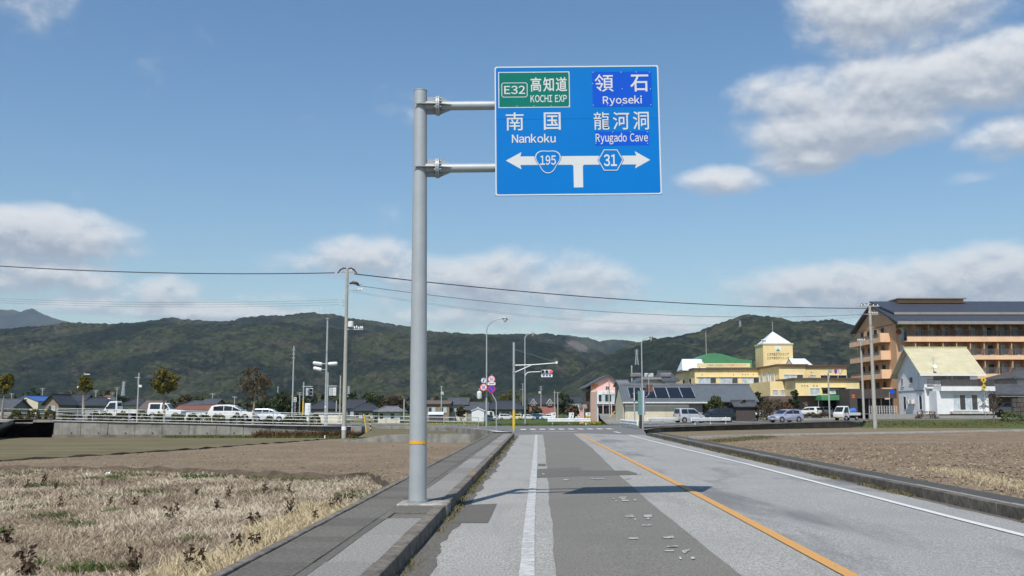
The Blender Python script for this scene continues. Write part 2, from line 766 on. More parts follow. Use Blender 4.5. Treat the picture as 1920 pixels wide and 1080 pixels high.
m_ = MB()
us = [UL - 0.05, -0.7, 0.2, 1.1, 2.0, 3.0, 4.0, 5.0, 6.0, 6.8, UR + 0.05]
vl = vs_list(V0, V1, 2.0)
for v in vl:
    for u in us:
        m_.v.append(tuple(RW(u, v)))
for i in range(len(vl) - 1):
    for k in range(len(us) - 1):
        q = i * len(us) + k
        m_.f.append((q, q + 1, q + 1 + len(us), q + len(us)))
        m_.mi.append(0 if us[k] < 2.9 else 1)
road = struct(m_.build('road', [A_LIGHT, A_SMUDGE]), 'pale grey two lane asphalt road running away from the viewer', 'road')

# the dark trench repair along the near lane, from the picture's outline of it
tr_l = [(1044, 1080), (1032, 960), (1027, 900), (1022, 840), (1018, 815)]
tr_r = [(1392, 1080), (1240, 960), (1165, 895), (1110, 840), (1075, 813)]


def curve_uv(pix, v_list):
    pts = sorted([uv_of(GR(*p)) for p in pix], key=lambda q: q[1])
    V = np.array([p[1] for p in pts])
    U = np.array([p[0] for p in pts])
    out = []
    for v in v_list:
        out.append(float(np.interp(v, V, U)))
    return out


vv = vs_list(V0, 67.6, 0.4)
ul, ur = curve_uv(tr_l, vv), curve_uv(tr_r, vv)
jit = [0.007 * math.sin(v * 3.1) + 0.012 * math.sin(v * 0.9 + 1) for v in vv]
strip_uv('trench_repair', [(v, a + j, b + 0.6 * j) for v, a, b, j in zip(vv, ul, ur, jit)], A_DARK, 0.004, road)


def px_patch(name, pix, mat, dz, parent):
    """a patch whose corners are seen at these pixels of the road"""
    return MB().poly([GR(x, y, dz) for x, y in pix]).build(name, mat, parent)


px_patch('cross_patch', [(1006, 886), (1008, 880), (1088, 877), (1090, 882), (1178, 883), (1200, 890), (1096, 893), (1006, 896)], A_DARK2, 0.008, road)
px_patch('cross_patch', [(1008, 874), (1009, 870), (1023, 870), (1023, 874)], A_DARK2, 0.009, road)
px_patch('kerbside_patch', [(846, 981), (880, 947), (932, 945), (915, 981)], A_TAR, 0.006, road)
# dirt along both kerbs
gl = vs_list(V0, 66, 0.12)
strip_uv('gutter_dirt', [(v, UL, UL + 0.12 + 0.34 * float(fbm(np.array([v * 0.8]), np.array([5.5]), 4, 61, 0.6)[0])) for v in gl], A_TAR, 0.003, road)
strip_uv('gutter_dirt', [(v, UR - 0.05 - 0.22 * float(fbm(np.array([v * 0.8]), np.array([9.5]), 4, 62, 0.6)[0]), UR) for v in gl], A_TAR, 0.003, road)


def line_uv(name, pix, width, mat, dz, v0, v1, ragged=0.0):
    vv_ = vs_list(v0, v1, 0.35 if ragged else 1.0)
    c = curve_uv(pix, vv_)
    rr = random.Random(3)
    return strip_uv(name, [(v, u - width / 2 - ragged * rr.random(), u + width / 2 + ragged * rr.random() * 0.5) for v, u in zip(vv_, c)], mat, dz, road)


line_uv('edge_line', [(988.5, 1080), (991.7, 1002), (995.5, 952), (1001, 893), (1004.5, 840), (1005.5, 814)], 0.145, P_WHITE, 0.012, V0, 66.5, 0.012)
line_uv('centre_line', [(1595, 1080), (1460, 1008), (1276.7, 911), (1150, 847), (1081, 811.5)], 0.155, P_ORANGE, 0.012, V0, 67)
line_uv('edge_line', [(1920, 1005), (1770, 967), (1560.6, 912.5), (1398, 870), (1265.6, 838), (1196, 820.5)], 0.15, P_WHITE2, 0.012, V0, 66)

# what is left of the white letters on the dark strip
frag = [[(1160, 933), (1174, 932), (1177, 934), (1162, 935.5)], [(1163, 935.5), (1172, 935), (1175, 937.5), (1166, 938)], [(1165, 938.5), (1178, 938), (1180, 941), (1167, 941.5)],
        [(1187, 938.5), (1192, 937), (1194, 940), (1189, 940.5)], [(1148, 936), (1152, 935.5), (1153, 937), (1150, 937.5)], [(1153, 940), (1157, 939), (1158, 941.5), (1154, 942)],
        [(1171, 967.5), (1186, 966.5), (1190, 971.5), (1174, 972)], [(1188, 973.5), (1191, 972.5), (1193, 976), (1190, 976)], [(1205, 967), (1224, 966), (1222, 970.5), (1208, 971)],
        [(1211, 972.5), (1217, 972), (1219, 975.5), (1213, 975.5)], [(1203, 985.5), (1221, 985), (1223, 987), (1205, 987.5)], [(1177, 1010), (1196, 1009), (1198, 1012), (1180, 1012.5)],
        [(1241, 1008), (1262, 1006), (1264, 1010.5), (1245, 1011.5)], [(1248, 1026), (1270, 1025), (1272, 1027.5), (1250, 1028)], [(1245, 1034), (1263, 1033), (1264, 1036), (1247, 1036)],
        [(1278, 1033), (1295, 1032.5), (1290, 1035.5), (1284, 1040), (1280, 1037)], [(1272, 1046.5), (1277, 1046), (1279, 1051), (1275, 1051)], [(1295, 1046.5), (1302, 1046), (1303, 1050.5), (1297, 1051)],
        [(1055, 900), (1064, 899), (1068, 901), (1058, 902)], [(1107, 898.5), (1133, 897.5), (1133, 899), (1108, 899.6)], [(1176, 897), (1183, 895.5), (1180, 898.5), (1171, 899)],
        [(1194, 889), (1203, 888), (1199, 890.8), (1195, 891)], [(1016, 889), (1020, 888), (1022, 890), (1018, 891)]]
for k, fr in enumerate(frag):
    px_patch('letter_remnant', fr, P_FRAG, 0.013 + 0.0004 * (k % 5), road)

# stop line, crosswalk, far line (crossroad)
CROSS_NEAR = [(-140, 92), (-60, 92), (-30, 92), (-14, 91), (-7, 88.5), (-3, 82), (0.1, 67.3), (9.1, 67.3), (10.3, 78), (13, 88), (20, 97), (31, 109.5), (44, 121.5), (60, 119.5), (170, 119.5)]
CROSS_FAR = [(-140, 102), (-60, 102), (-30, 102), (-14, 102), (-7, 102), (-3, 102), (1, 102), (6, 102), (10, 103), (13.5, 105), (19, 111), (27, 119.5), (39, 129.0), (56, 128.2), (170, 128.2)]


def zc(x, y=90):
    if x < 0:
        return min(0.95, -0.0195 * (x + 3)) if x < -3 else 0.0
    return 0.006 * x + (max(0, x - 30) * 0.006)


def cross_z(x, y):
    z = zc(x)
    k = min(1.0, max(0.0, (y - 67.3) / 12.0))
    cz = crown(min(max(x - SL * y, -1.42), 7.3))
    return z * k + cz * (1 - k)


def grid_between(A, B, n_sub, n_acr, zf, dz=0.0):
    vs, fs = [], []
    a2, b2 = [], []
    for i in range(len(A) - 1):
        for k in range(n_sub):
            f = k / n_sub
            a2.append((A[i][0] + (A[i + 1][0] - A[i][0]) * f, A[i][1] + (A[i + 1][1] - A[i][1]) * f))
            b2.append((B[i][0] + (B[i + 1][0] - B[i][0]) * f, B[i][1] + (B[i + 1][1] - B[i][1]) * f))
    a2.append(A[-1])
    b2.append(B[-1])
    w = n_acr + 1
    for p, q in zip(a2, b2):
        for k in range(w):
            f = k / n_acr
            x, y = p[0] + (q[0] - p[0]) * f, p[1] + (q[1] - p[1]) * f
            vs.append((x, y, zf(x, y) + dz))
    for i in range(len(a2) - 1):
        for k in range(n_acr):
            q = i * w + k
            fs.append((q, q + 1, q + w + 1, q + w))
    return vs, fs


vs, fs = grid_between(CROSS_NEAR, CROSS_FAR, 3, 8, cross_z)
crossroad = struct(MB().add(vs, fs).build('crossroad', A_CROSS), 'dark asphalt crossroad meeting the pale road at the junction', 'road')


def flat_mark(name, x0, x1, y0, y1, mat, parent, dz=0.012):
    return MB().poly([(x, y, cross_z(x, y) + dz) for x, y in ((x0, y0), (x1, y0), (x1, y1), (x0, y1))]).build(name, mat, parent)


for k in range(10):
    x = X_at(981 + 17.9 * k, 82.5)
    flat_mark('crosswalk_bar', x - 0.21, x + 0.24, 81.2, 84.6, P_WHITE2, crossroad)
flat_mark('stop_line', X_at(996, 74), X_at(1082, 74), 73.6, 74.1, P_WHITE2, crossroad)
flat_mark('far_line', X_at(925, 99.5), X_at(1020, 99.5), 99.3, 99.6, P_WHITE2, crossroad)
flat_mark('far_line', X_at(790, 99.5), X_at(900, 99.5), 99.3, 99.6, P_WHITE2, crossroad)
for p, q in (((1126, 805.2), (1160, 812)), ):
    a, b = G(*p), G(*q)
    MB().poly([(a.x, a.y, 0.016), (a.x + 0.3, a.y, 0.016), (b.x + 0.25, b.y, 0.016), (b.x, b.y, 0.016)]).build('edge_line', P_WHITE2, crossroad)

# ---------------------------------------------------------------- walkways and kerbs
CONC = orand(pm('concrete_kerb', (0.165, 0.145, 0.118), 0.9, 0.35, 7, 0.6, 60, col2=(0.06, 0.052, 0.04)), 0.15)
CONC_L = orand(pm('concrete_panel', (0.235, 0.225, 0.205), 0.92, 0.42, 38, 0.6, 90, col2=(0.165, 0.157, 0.143)), 0.18)
CONC_D = orand(pm('concrete_gutter_lid', (0.128, 0.118, 0.10), 0.92, 0.32, 30, 0.5, 70, col2=(0.075, 0.068, 0.055)), 0.16)
CONC_M = pm('concrete_wall', (0.225, 0.215, 0.19), 0.9, 0.22, 1.2, 0.4, 40, col2=(0.115, 0.107, 0.092), streak=0.85)
CONC_B = pm('concrete_brown_wall', (0.16, 0.14, 0.115), 0.92, 0.3, 0.8, 0.5, 40, col2=(0.09, 0.08, 0.065), streak=0.5)
CONC_P = pm('concrete_pale', (0.42, 0.415, 0.395), 0.9, 0.12, 2.0, 0.3, 40, col2=(0.34, 0.33, 0.31))
RUST = pm('kerb_rusty_stain', (0.26, 0.16, 0.085), 0.9, 0.3, 8, 0.4, 40, col2=(0.17, 0.13, 0.09))
SOIL_BANK = pm('soil_bank', (0.085, 0.062, 0.042), 0.95, 0.35, 5, 0.7, 25)

ZW = 0.115
left_walk = struct(MB().box(-2.93, -1.43, 0, 0.01, 0, 0.01).build('walkway_left_bed', CONC_D), 'raised walkway of grey concrete lids along the road', 'walkway')
# the bed is a real block under the pieces
bed = MB()
for i, v in enumerate(vs_list(V0, 66, 3)):
    pass
bed.add([RW(-2.90, V0, 0) + Vector((0, 0, -0.4)), RW(-1.45, V0, 0) + Vector((0, 0, -0.4)), RW(-1.45, 66, 0) + Vector((0, 0, -0.4)), RW(-2.90, 66, 0) + Vector((0, 0, -0.4))] +
        [(RW(u, v).x, v, ZW - 0.03) for u, v in ((-2.90, V0), (-1.45, V0), (-1.45, 66), (-2.90, 66))],
        [(0, 3, 2, 1), (4, 5, 6, 7), (0, 1, 5, 4), (1, 2, 6, 5), (2, 3, 7, 6), (3, 0, 4, 7)])
old = left_walk.data
left_walk.data = bed.build('x', CONC_D).data
bpy.data.objects.remove(bpy.data.objects['x'])
left_walk.name = 'walkway_left'
ROT = -math.atan(SL)


def piece_row(name, u0, u1, v0, v1, length, gap, z0, z1, mat, parent, tilt=0.004, bevel=0.008, alt=None):
    """a row of alike pieces that share one mesh, each laid a little uneven"""
    w = u1 - u0
    me = None
    n = int((v1 - v0) / length)
    for i in range(n):
        v = v0 + (i + 0.5) * length
        if me is None:
            o = MB().box(-w / 2, w / 2, -length / 2 + gap / 2, length / 2 - gap / 2, z0 - z1, 0).build(name, mat, parent, bevel=bevel)
            me = o.data
            me2 = None
            if alt:
                me2 = me.copy()
                me2.materials.clear()
                me2.materials.append(alt[0])
        else:
            o = link(name, me if not (alt and random.random() < alt[1]) else me2, parent)
        c = RW((u0 + u1) / 2, v)
        o.location = (c.x + random.uniform(-tilt, tilt), c.y, z1 + random.uniform(-tilt, tilt))
        o.rotation_euler = (random.uniform(-tilt, tilt), random.uniform(-tilt, tilt) * 2, ROT + random.uniform(-tilt, tilt))


piece_row('kerb_stone', -1.585, -1.42, 2.0, 64, 1.0, 0.012, -0.25, ZW + 0.012, CONC, left_walk, alt=(RUST, 0.12))
piece_row('concrete_panel', -2.08, -1.588, 2.0, 14.0, 2.0, 0.015, 0.0, ZW, CONC_L, left_walk)
piece_row('concrete_panel', -2.08, -1.588, 16.6, 64, 2.35, 0.015, 0.0, ZW, CONC_L, left_walk)
piece_row('gutter_edge', -2.20, -2.085, 2.0, 64, 2.0, 0.01, 0.0, ZW - 0.006, CONC_D, left_walk, 0.002)
piece_row('gutter_lid', -2.815, -2.205, 2.0, 64, 0.5, 0.008, 0.0, ZW - 0.002, CONC_D, left_walk, 0.003)
piece_row('edge_stone', -2.93, -2.82, 2.0, 64, 2.0, 0.012, -0.4, ZW + 0.02, CONC, left_walk, 0.004)
# sign pole footing
fp = G(783, 945, ZW)
FOOT = Vector((fp.x, fp.y, ZW))
fo = MB().box(-0.30, 0.42, -1.25, 1.0, -0.3, 0.002).build('pole_footing_infill', CONC_D, left_walk, bevel=0.01)
fo.location = (FOOT.x + 0.02, FOOT.y, ZW)
fo.rotation_euler = (0, 0, ROT)
fo = MB().box(-0.30, 0.50, -0.30, 0.36, -0.3, 0.03).build('pole_footing', pm('footing', (0.30, 0.285, 0.255), 0.9, 0.3, 9, 0.5, 50, col2=(0.17, 0.155, 0.13)), left_walk, bevel=0.02)
fo.location = (FOOT.x, FOOT.y, ZW)
fo.rotation_euler = (0, 0, ROT)

bed = MB()
ZR_ = 0.13
bed.add([(RW(u, v).x, v, -0.4) for u, v in ((7.35, V0), (8.20, V0), (8.20, 66), (7.35, 66))] + [(RW(u, v).x, v, ZR_ - 0.03) for u, v in ((7.35, V0), (8.20, V0), (8.20, 66), (7.35, 66))],
        [(0, 3, 2, 1), (4, 5, 6, 7), (0, 1, 5, 4), (1, 2, 6, 5), (2, 3, 7, 6), (3, 0, 4, 7)])
right_walk = struct(bed.build('walkway_right', CONC_D), 'narrow dark walkway with a pale kerb beside the ploughed field', 'walkway')
CONC_K = orand(pm('concrete_kerb_dark', (0.115, 0.10, 0.08), 0.9, 0.4, 7, 0.6, 60, col2=(0.04, 0.035, 0.026)), 0.2)
piece_row('kerb_stone', 7.32, 7.50, 2.0, 65, 1.0, 0.012, -0.25, ZR_, CONC_K, right_walk)
piece_row('kerb_cap', 7.502, 7.60, 2.0, 65, 2.0, 0.012, 0.0, ZR_ + 0.004, CONC_L, right_walk)
WALK_D = asphalt('asphalt_walkway', (0.078, 0.075, 0.068), speck=0.3)
strip = MB().add([(RW(u, v).x, v, ZR_ - 0.004) for u, v in ((7.60, V0), (8.17, V0), (8.17, 65), (7.60, 65))], [(0, 1, 2, 3)]).build('walkway_surface', WALK_D, right_walk)
piece_row('edge_stone', 8.12, 8.22, 2.0, 65, 2.0, 0.012, -0.3, ZR_ - 0.02, CONC_D, right_walk)


# ---------------------------------------------------------------- fields
def zl(y):
    return -0.03 - 0.0086 * max(y, 0)


def zrt(y):
    return 0.03 - 0.0044 * max(y, 0)


def GF(px, py, zf):
    z = 0.0
    for _ in range(8):
        p = G(px, py, z)
        z = zf(p.y)
    return Vector((p.x, p.y, z))


def resample(pts, n):
    xs = np.array([p[0] for p in pts], float)
    ys = np.array([p[1] for p in pts], float)
    d = np.concatenate([[0], np.cumsum(np.hypot(np.diff(xs), np.diff(ys)))])
    t = np.linspace(0, d[-1], n)
    return np.stack([np.interp(t, d, xs), np.interp(t, d, ys)], 1)


def field(name, lower, upper, zf, mat, label, nx, ny, amp, sc, dz=0.0, furrow=0.0):
    """ground sheet between two lines on the land, given in metres"""
    A, B = resample(lower, nx), resample(upper, nx)
    t = np.linspace(0, 1, ny)[None, :, None]
    xy = A[:, None, :] * (1 - t) + B[:, None, :] * t
    x, y = xy[..., 0], xy[..., 1]
    z = np.vectorize(zf)(y) + dz
    z = z + amp * (fbm(x * sc, y * sc, 4, 3) - 0.5) * 2 + amp * 0.8 * (vnoise(x * sc * 6, y * sc * 6, 9) - 0.5)
    if furrow:
        z = z + furrow * np.sin((x * 0.25 + y) * 2 * math.pi / 0.8)
    vs_ = np.stack([x, y, z], -1).reshape(-1, 3)
    i, j = np.meshgrid(np.arange(nx - 1), np.arange(ny - 1), indexing='ij')
    q = (i * ny + j).ravel()
    o = mesh_np(name, vs_, np.stack([q, q + ny, q + ny + 1, q + 1], 1), mat, smooth=True)
    bm = bmesh.new()
    bm.from_mesh(o.data)
    bmesh.ops.recalc_face_normals(bm, faces=bm.faces)
    if sum(f.normal.z for f in bm.faces) < 0:
        bmesh.ops.reverse_faces(bm, faces=bm.faces)
    bm.to_mesh(o.data)
    bm.free()
    return struct(o, label, 'field')


def soil_mat(name, col, straw, dark, amount=0.5, rows=0.0):
    m, t, b = new_mat(name)
    oc = t.new('ShaderNodeTexCoord').outputs['Object']
    n1 = t.noise(oc, 5.0, 6, 0.7)
    n2 = t.noise(t.mapping(oc, (1, 0.6, 1)), 16.0, 4, 0.7)
    n3 = t.noise(oc, 0.22, 5, 0.6)
    c = t.mix(t.ramp(n1, 0.32, 0.66), dark, col)
    c = t.mix(t.ramp(n2, 0.56, 0.70, 0, amount), c, straw)
    c = t.mix(t.ramp(n3, 0.40, 0.68, 0, 0.5), c, tuple(x * 1.25 for x in col))
    if rows:
        rv = t.mapping(oc, (0.04, 1.3, 1), rot=(0, 0, 0.10))
        c = t.mix(t.ramp(t.noise(rv, 1.0, 3, 0.6), 0.48, 0.62, 0, rows), c, tuple(x * 0.62 for x in dark))
    t.put(b.inputs['Base Color'], c)
    b.inputs['Roughness'].default_value = 0.95
    b.inputs['Specular IOR Level'].default_value = 0.15
    bn = t.new('ShaderNodeBump')
    bn.inputs['Strength'].default_value = 0.9
    bn.inputs['Distance'].default_value = 0.05
    t.put(bn.inputs['Height'], t.noise(oc, 12.0, 4, 0.7))
    t.l.new(bn.outputs[0], b.inputs['Normal'])
    MATS[name] = m
    return m


SOIL_A = soil_mat('tilled_soil', (0.225, 0.175, 0.12), (0.31, 0.255, 0.175), (0.15, 0.113, 0.075))
SOIL_B = soil_mat('bare_soil_greenish', (0.175, 0.15, 0.085), (0.21, 0.19, 0.11), (0.125, 0.11, 0.06), 0.4, rows=0.5)
SOIL_C = soil_mat('ploughed_soil_straw', (0.235, 0.182, 0.125), (0.42, 0.345, 0.245), (0.13, 0.092, 0.062), 0.8)
SOIL_D = soil_mat('far_soil', (0.205, 0.165, 0.105), (0.26, 0.215, 0.145), (0.15, 0.12, 0.075), 0.4)
STRAW_BED = soil_mat('straw_bed', (0.25, 0.20, 0.13), (0.34, 0.28, 0.19), (0.15, 0.115, 0.075), 0.7)
GREEN_BED = soil_mat('green_verge', (0.075, 0.105, 0.03), (0.14, 0.14, 0.06), (0.05, 0.07, 0.022), 0.5)

XY = lambda pts, zf: [(GF(px, py, zf).x, GF(px, py, zf).y) for px, py in pts]
edge_grass = XY([(-500, 881), (0, 883), (300, 886), (560, 897), (640, 901), (690, 897)], zl)
pw = RW(-2.93, 21.5)
edge_grass.append((pw.x, pw.y))
near_edge = [(-14, -6), (-13, 2), (-12.5, 6), (-9, 7.5)] + [(RW(-2.93, v).x, v) for v in (3.0,)]
# dry grass bed runs from under the viewer's left to the earth bank
bed_low = [(-26, V0), (RW(-2.95, V0).x, V0)]
bed_pts_r = [(RW(-2.95, v).x, v) for v in vs_list(V0, 21.3, 3)]
bed_pts_l = [(-26 + 0.0 * v, v) for v in vs_list(V0, 24.6, 3)]
field('dry_grass_bed', [(-40, V0), (RW(-2.95, V0).x, V0)], [(p[0], p[1] + 0.25) for p in edge_grass], zl, STRAW_BED, 'withered grass plot beside the walkway', 60, 60, 0.03, 0.8, 0.0)
ditch = XY([(-500, 898), (0, 866), (200, 855), (400, 841), (590, 826.5), (640, 822.5)], zl)
lowA = edge_grass[:-1] + [(RW(-2.98, 23).x, 22.3), (RW(-2.98, 66).x, 66)]
upA = ditch + [(-9.5, 69), (RW(-2.98, 67).x, 67)]
fieldA = field('tilled_field', lowA, upA, zl, SOIL_A, 'brown tilled soil field behind the withered grass', 240, 200, 0.05, 1.2, 0.02)
lowB = [(p[0], p[1] + 0.2) for p in ditch[0:]]
upB = [(-80, 86.9), (-46, 86.9), (-33, 86.9), (-22, 86.9), (-13, 86.6), (-10, 78)]
fieldB = field('bare_field', lowB, upB, zl, SOIL_B, 'flat greenish brown field below the roadside retaining wall', 120, 80, 0.02, 0.3, 0.0)
# earth bank between the withered grass and the soil, ditch edge between the two soils
bank = MB()
for ptsl, h, w in ((edge_grass, 0.17, 0.40), ([(p[0], p[1]) for p in ditch], 0.09, 0.30)):
    rs = resample(ptsl, 70)
    vs_, fs_ = [], []
    for i, (x, y) in enumerate(rs):
        z = zl(y)
        jj = 0.03 * math.sin(i * 1.7) + 0.02 * math.sin(i * 4.1)
        for (dy, dz) in ((-w, -0.06), (-w * 0.35, h + jj), (w * 0.3, h * 0.85 + jj), (w, -0.05)):
            vs_.append((x, y + dy, z + dz))
    for i in range(len(rs) - 1):
        for k in range(3):
            q = i * 4 + k
            fs_.append((q, q + 1, q + 5, q + 4))
    o = MB().add(vs_, fs_).build('earth_bank', SOIL_BANK, smooth=True)
    struct(o, 'low dark earth bank along the tilled field' if h > 0.15 else 'low dark ridge between the two bare fields', 'bank')

walk_r_edge = [(RW(8.24, v).x, v) for v in vs_list(V0, 66, 4)]
chan_px = [(1290, 822.5), (1330, 821.5), (1440, 818), (1600, 814.5), (1760, 811.5), (1920, 808.5), (2300, 802)]
chan = XY(chan_px, zrt)
upC = [(34, V0), (34, 30), (34, 45)] + chan[::-1]
lowC = walk_r_edge
upC = [(46, V0), (46, 40)] + [p for p in chan[::-1]] + [(RW(8.24, 66).x, 66)]
fieldC = field('ploughed_field', lowC, upC, zrt, SOIL_C, 'rough ploughed field with straw beside the walkway', 330, 240, 0.075, 1.6, 0.0)
lowD = [(RW(8.3, 66).x, 66.2)] + [(p[0], p[1] + 0.3) for p in chan]
upD = [(11.5, 84), (14.5, 92.0), (22, 100.5), (31, 110.3), (42, 120.0), (62, 113.5), (100, 113.5)]
fieldD = field('far_field', lowD, upD, zrt, SOIL_D, 'plain brown field between the concrete channel and the crossroad wall', 100, 60, 0.02, 0.4, 0.01)
# pale concrete channel crossing the field
ch = MB()
rs = resample(chan, 40)
for side in (0, 1):
    pass
vs_, fs_ = [], []
for (x, y) in rs:
    z = zrt(y)
    vs_ += [(x, y - 0.15, z - 0.1), (x, y - 0.15, z + 0.15), (x, y + 0.17, z + 0.15), (x, y + 0.17, z - 0.1)]
for i in range(len(rs) - 1):
    for k in range(3):
        q = i * 4 + k
        fs_.append((q, q + 1, q + 5, q + 4))
tag(MB().add(vs_, fs_).build('concrete_ridge', CONC_P), 'thin pale concrete ridge crossing the ploughed field', 'field wall')

# ---------------------------------------------------------------- land beyond the crossroad
PLAIN = soil_mat('plain', (0.11, 0.115, 0.055), (0.18, 0.16, 0.09), (0.07, 0.075, 0.035), 0.5)
S = 16000
gm = MB()
gm.poly([(-S, -S, -1.35), (S, -S, -1.35), (S, S, -1.35), (-S, S, -1.35)])
struct(gm.build('ground', PLAIN), 'flat land reaching to the horizon', 'ground')


def far_z(x, y):
    k = min(1.0, max(0.0, (y - 103) / 18.0))
    return -0.03 + (-0.95) * k * k * (3 - 2 * k)


vs, fs = grid_between([(-140, 101.9), (-60, 101.9), (-30, 101.9), (-14, 101.9), (0, 101.9), (10, 102.9)], [(-420, 700), (-200, 700), (-100, 700), (-40, 700), (60, 700), (130, 700)], 3, 60,
                      lambda x, y: far_z(x, y) + max(0, zc(x)) * max(0, 1 - (y - 101.9) / 14.0))
struct(MB().add(vs, fs).build('verge_and_plain', GREEN_BED, smooth=True), 'green and brown low land behind the crossroad', 'field')


def town_z(x, y):
    base = zc(min(x, 60))
    # distance beyond the far edge of the crossroad
    xs = [p[0] for p in CROSS_FAR]
    ys = [p[1] for p in CROSS_FAR]
    e = float(np.interp(x, xs, ys))
    return base + 0.012 * max(0, y - e) * (1.0 if x > 14 else 0.4) + 0.04


TOWN = pm('town_ground', (0.22, 0.21, 0.19), 0.95, 0.25, 0.5, 0.3, 20, col2=(0.13, 0.13, 0.08))
vs, fs = grid_between([(9.9, 102.8), (13.5, 104.8), (19, 110.9), (27, 119.4), (39, 128.9), (56, 128.1), (170, 128.1)], [(20, 240), (30, 240), (45, 240), (60, 240), (80, 240), (110, 245), (190, 255)], 3, 24, town_z)
struct(MB().add(vs, fs).build('town_ground', TOWN), 'gravelled plots of the town behind the crossroad', 'ground')
def bank_z(x, y):
    a = float(np.interp(x, [41, 60, 170], [117.5, 111.5, 111.5]))
    b = float(np.interp(x, [44, 60, 170], [121.6, 119.6, 119.6]))
    k = min(1.0, max(0.0, (y - a) / (b - a)))
    return zrt(y) - 0.10 + (zc(x) - zrt(y) + 0.10) * k ** 0.85


# land to the far right between the far field and the road
vs, fs = grid_between([(41.0, 117.5), (60, 111.5), (100, 111.5), (170, 111.5)], [(44, 121.6), (60, 119.6), (100, 119.6), (170, 119.6)], 8, 8, bank_z)
struct(MB().add(vs, fs).build('grass_slope', GREEN_BED), 'rough grass slope beside the crossroad below the white house', 'bank')

# ---------------------------------------------------------------- retaining walls of the crossroad
WL = [(-140, 87), (-60, 87), (-44.0, 87), (-30, 87), (-14, 86.6), (-8, 85.0), (-4.2, 80.5), (-2.2, 74.5), (-1.4, 68.0)]
NEARL = [(-140, 92), (-60, 92), (-44, 92), (-30, 92), (-14, 91), (-7, 88.5), (-3, 82), (-0.9, 72), (-0.0, 67.6)]


def sw_z(x, y):
    return zc(x) * min(1, max(0, (y - 66) / 12.0)) + 0.12 - 0.19 * min(1, max(0, (-x - 4) / 12.0))


vs, fs = grid_between(WL, NEARL, 3, 3, sw_z)
struct(MB().add(vs, fs).build('pavement', CONC_P), 'pale pavement on top of the roadside retaining wall', 'pavement')
kb = MB()
rs = resample(NEARL, 60)
vs_, fs_ = [], []
for (x, y) in rs:
    z = sw_z(x, y)
    vs_ += [(x, y - 0.12, z + 0.015), (x, y + 0.03, z + 0.012), (x, y + 0.05, z - 0.2)]
for i in range(len(rs) - 1):
    for k in range(2):
        q = i * 3 + k
        fs_.append((q, q + 1, q + 4, q + 3))
struct(kb.add(vs_, fs_).build('kerb', CONC_P), 'pale kerb between the pavement and the crossroad', 'kerb')

wall = thing('retaining_wall', 'long stained concrete retaining wall below the railing', 'wall', (-25, 87, -0.8))
xs_w = vs_list(-40.0, -14.0, 2.45)
for i in range(len(xs_w) - 1):
    x0, x1 = xs_w[i] + 0.02, xs_w[i + 1] - 0.02
    off = random.uniform(-0.02, 0.02)
    y0 = 86.95 + off
    z0a, z1a = sw_z(x0, 88) - 0.01, sw_z(x1, 88) - 0.01
    b_ = MB().add([(x0, y0, -1.1), (x1, y0, -1.1), (x1, 87.25, -1.1), (x0, 87.25, -1.1), (x0, y0 + 0.05, z0a), (x1, y0 + 0.05, z1a), (x1, 87.25, z1a), (x0, 87.25, z0a)],
                  [(0, 3, 2, 1), (4, 5, 6, 7), (0, 1, 5, 4), (1, 2, 6, 5), (2, 3, 7, 6), (3, 0, 4, 7)])
    w_ = b_.build('wall_panel', CONC_M, wall, world=True)
    if i % 1 == 0:
        MB().cyl(((x0 + x1) / 2 + 0.4, y0 - 0.005, -0.38), 0.055, 0.02, 10).build('weep_hole', pm('hole_black', (0.01, 0.01, 0.01), 0.9, 0.1), w_, world=True)
MB().box(-40.0, -14.0, 86.72, 86.94, -1.1, -0.52).build('wall_foot', CONC_B, wall, world=True)
cap = MB()
for i in range(len(xs_w) - 1):
    x0, x1 = xs_w[i], xs_w[i + 1]
    z0a, z1a = sw_z(x0, 88), sw_z(x1, 88)
    cap.add([(x0, 86.88, z0a - 0.0), (x1, 86.88, z1a), (x1, 87.3, z1a), (x0, 87.3, z0a), (x0, 86.88, z0a + 0.07), (x1, 86.88, z1a + 0.07), (x1, 87.3, z1a + 0.07), (x0, 87.3, z0a + 0.07)],
            [(0, 3, 2, 1), (4, 5, 6, 7), (0, 1, 5, 4), (1, 2, 6, 5), (2, 3, 7, 6), (3, 0, 4, 7)])
cap.build('wall_cap', CONC_P, wall, world=True)
# dark culvert mouth at the far left of the wall, with a concrete farm ramp before it
cul = thing('culvert', 'dark culvert opening beside the concrete farm ramp', 'culvert', (-44, 87, -1.0))
cul_x0, cul_x1 = X_at(-60, 87), -40.0
zt = sw_z(-43, 88)
DARKC = pm('culvert_wall', (0.05, 0.048, 0.042), 0.95, 0.4, 1.0)  # near-black colour carries the shade inside the opening
MB().box(cul_x0, cul_x1, 86.9, 87.6, zt - 0.16, zt + 0.06).build('lintel', CONC_M, cul, world=True)
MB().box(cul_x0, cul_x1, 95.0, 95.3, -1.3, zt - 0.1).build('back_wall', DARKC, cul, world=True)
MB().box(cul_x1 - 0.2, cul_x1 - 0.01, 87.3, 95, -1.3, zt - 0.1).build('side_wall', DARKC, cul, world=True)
MB().box(cul_x0, cul_x1 - 0.2, 87.0, 87.2, -1.2, -0.80).build('low_sill', CONC_M, cul, world=True)
ramp = thing('farm_ramp', 'sloping concrete farm ramp leading up to the road', 'ramp', (-48, 84, -0.9))
a, b = P(62, 789.5, 86.9), P(26, 789.5, 86.9)
c, d = GF(-60, 838, zl), GF(0, 815, zl)
rp = MB()
top = [Vector((b.x, b.y, zt + 0.07)), Vector((a.x, a.y, zt + 0.07)), Vector((d.x, d.y, zl(d.y) + 0.05)), Vector((c.x - 2.0, c.y, zl(c.y) + 0.05))]
bot = [p - Vector((0, 0, 0.32)) for p in top]
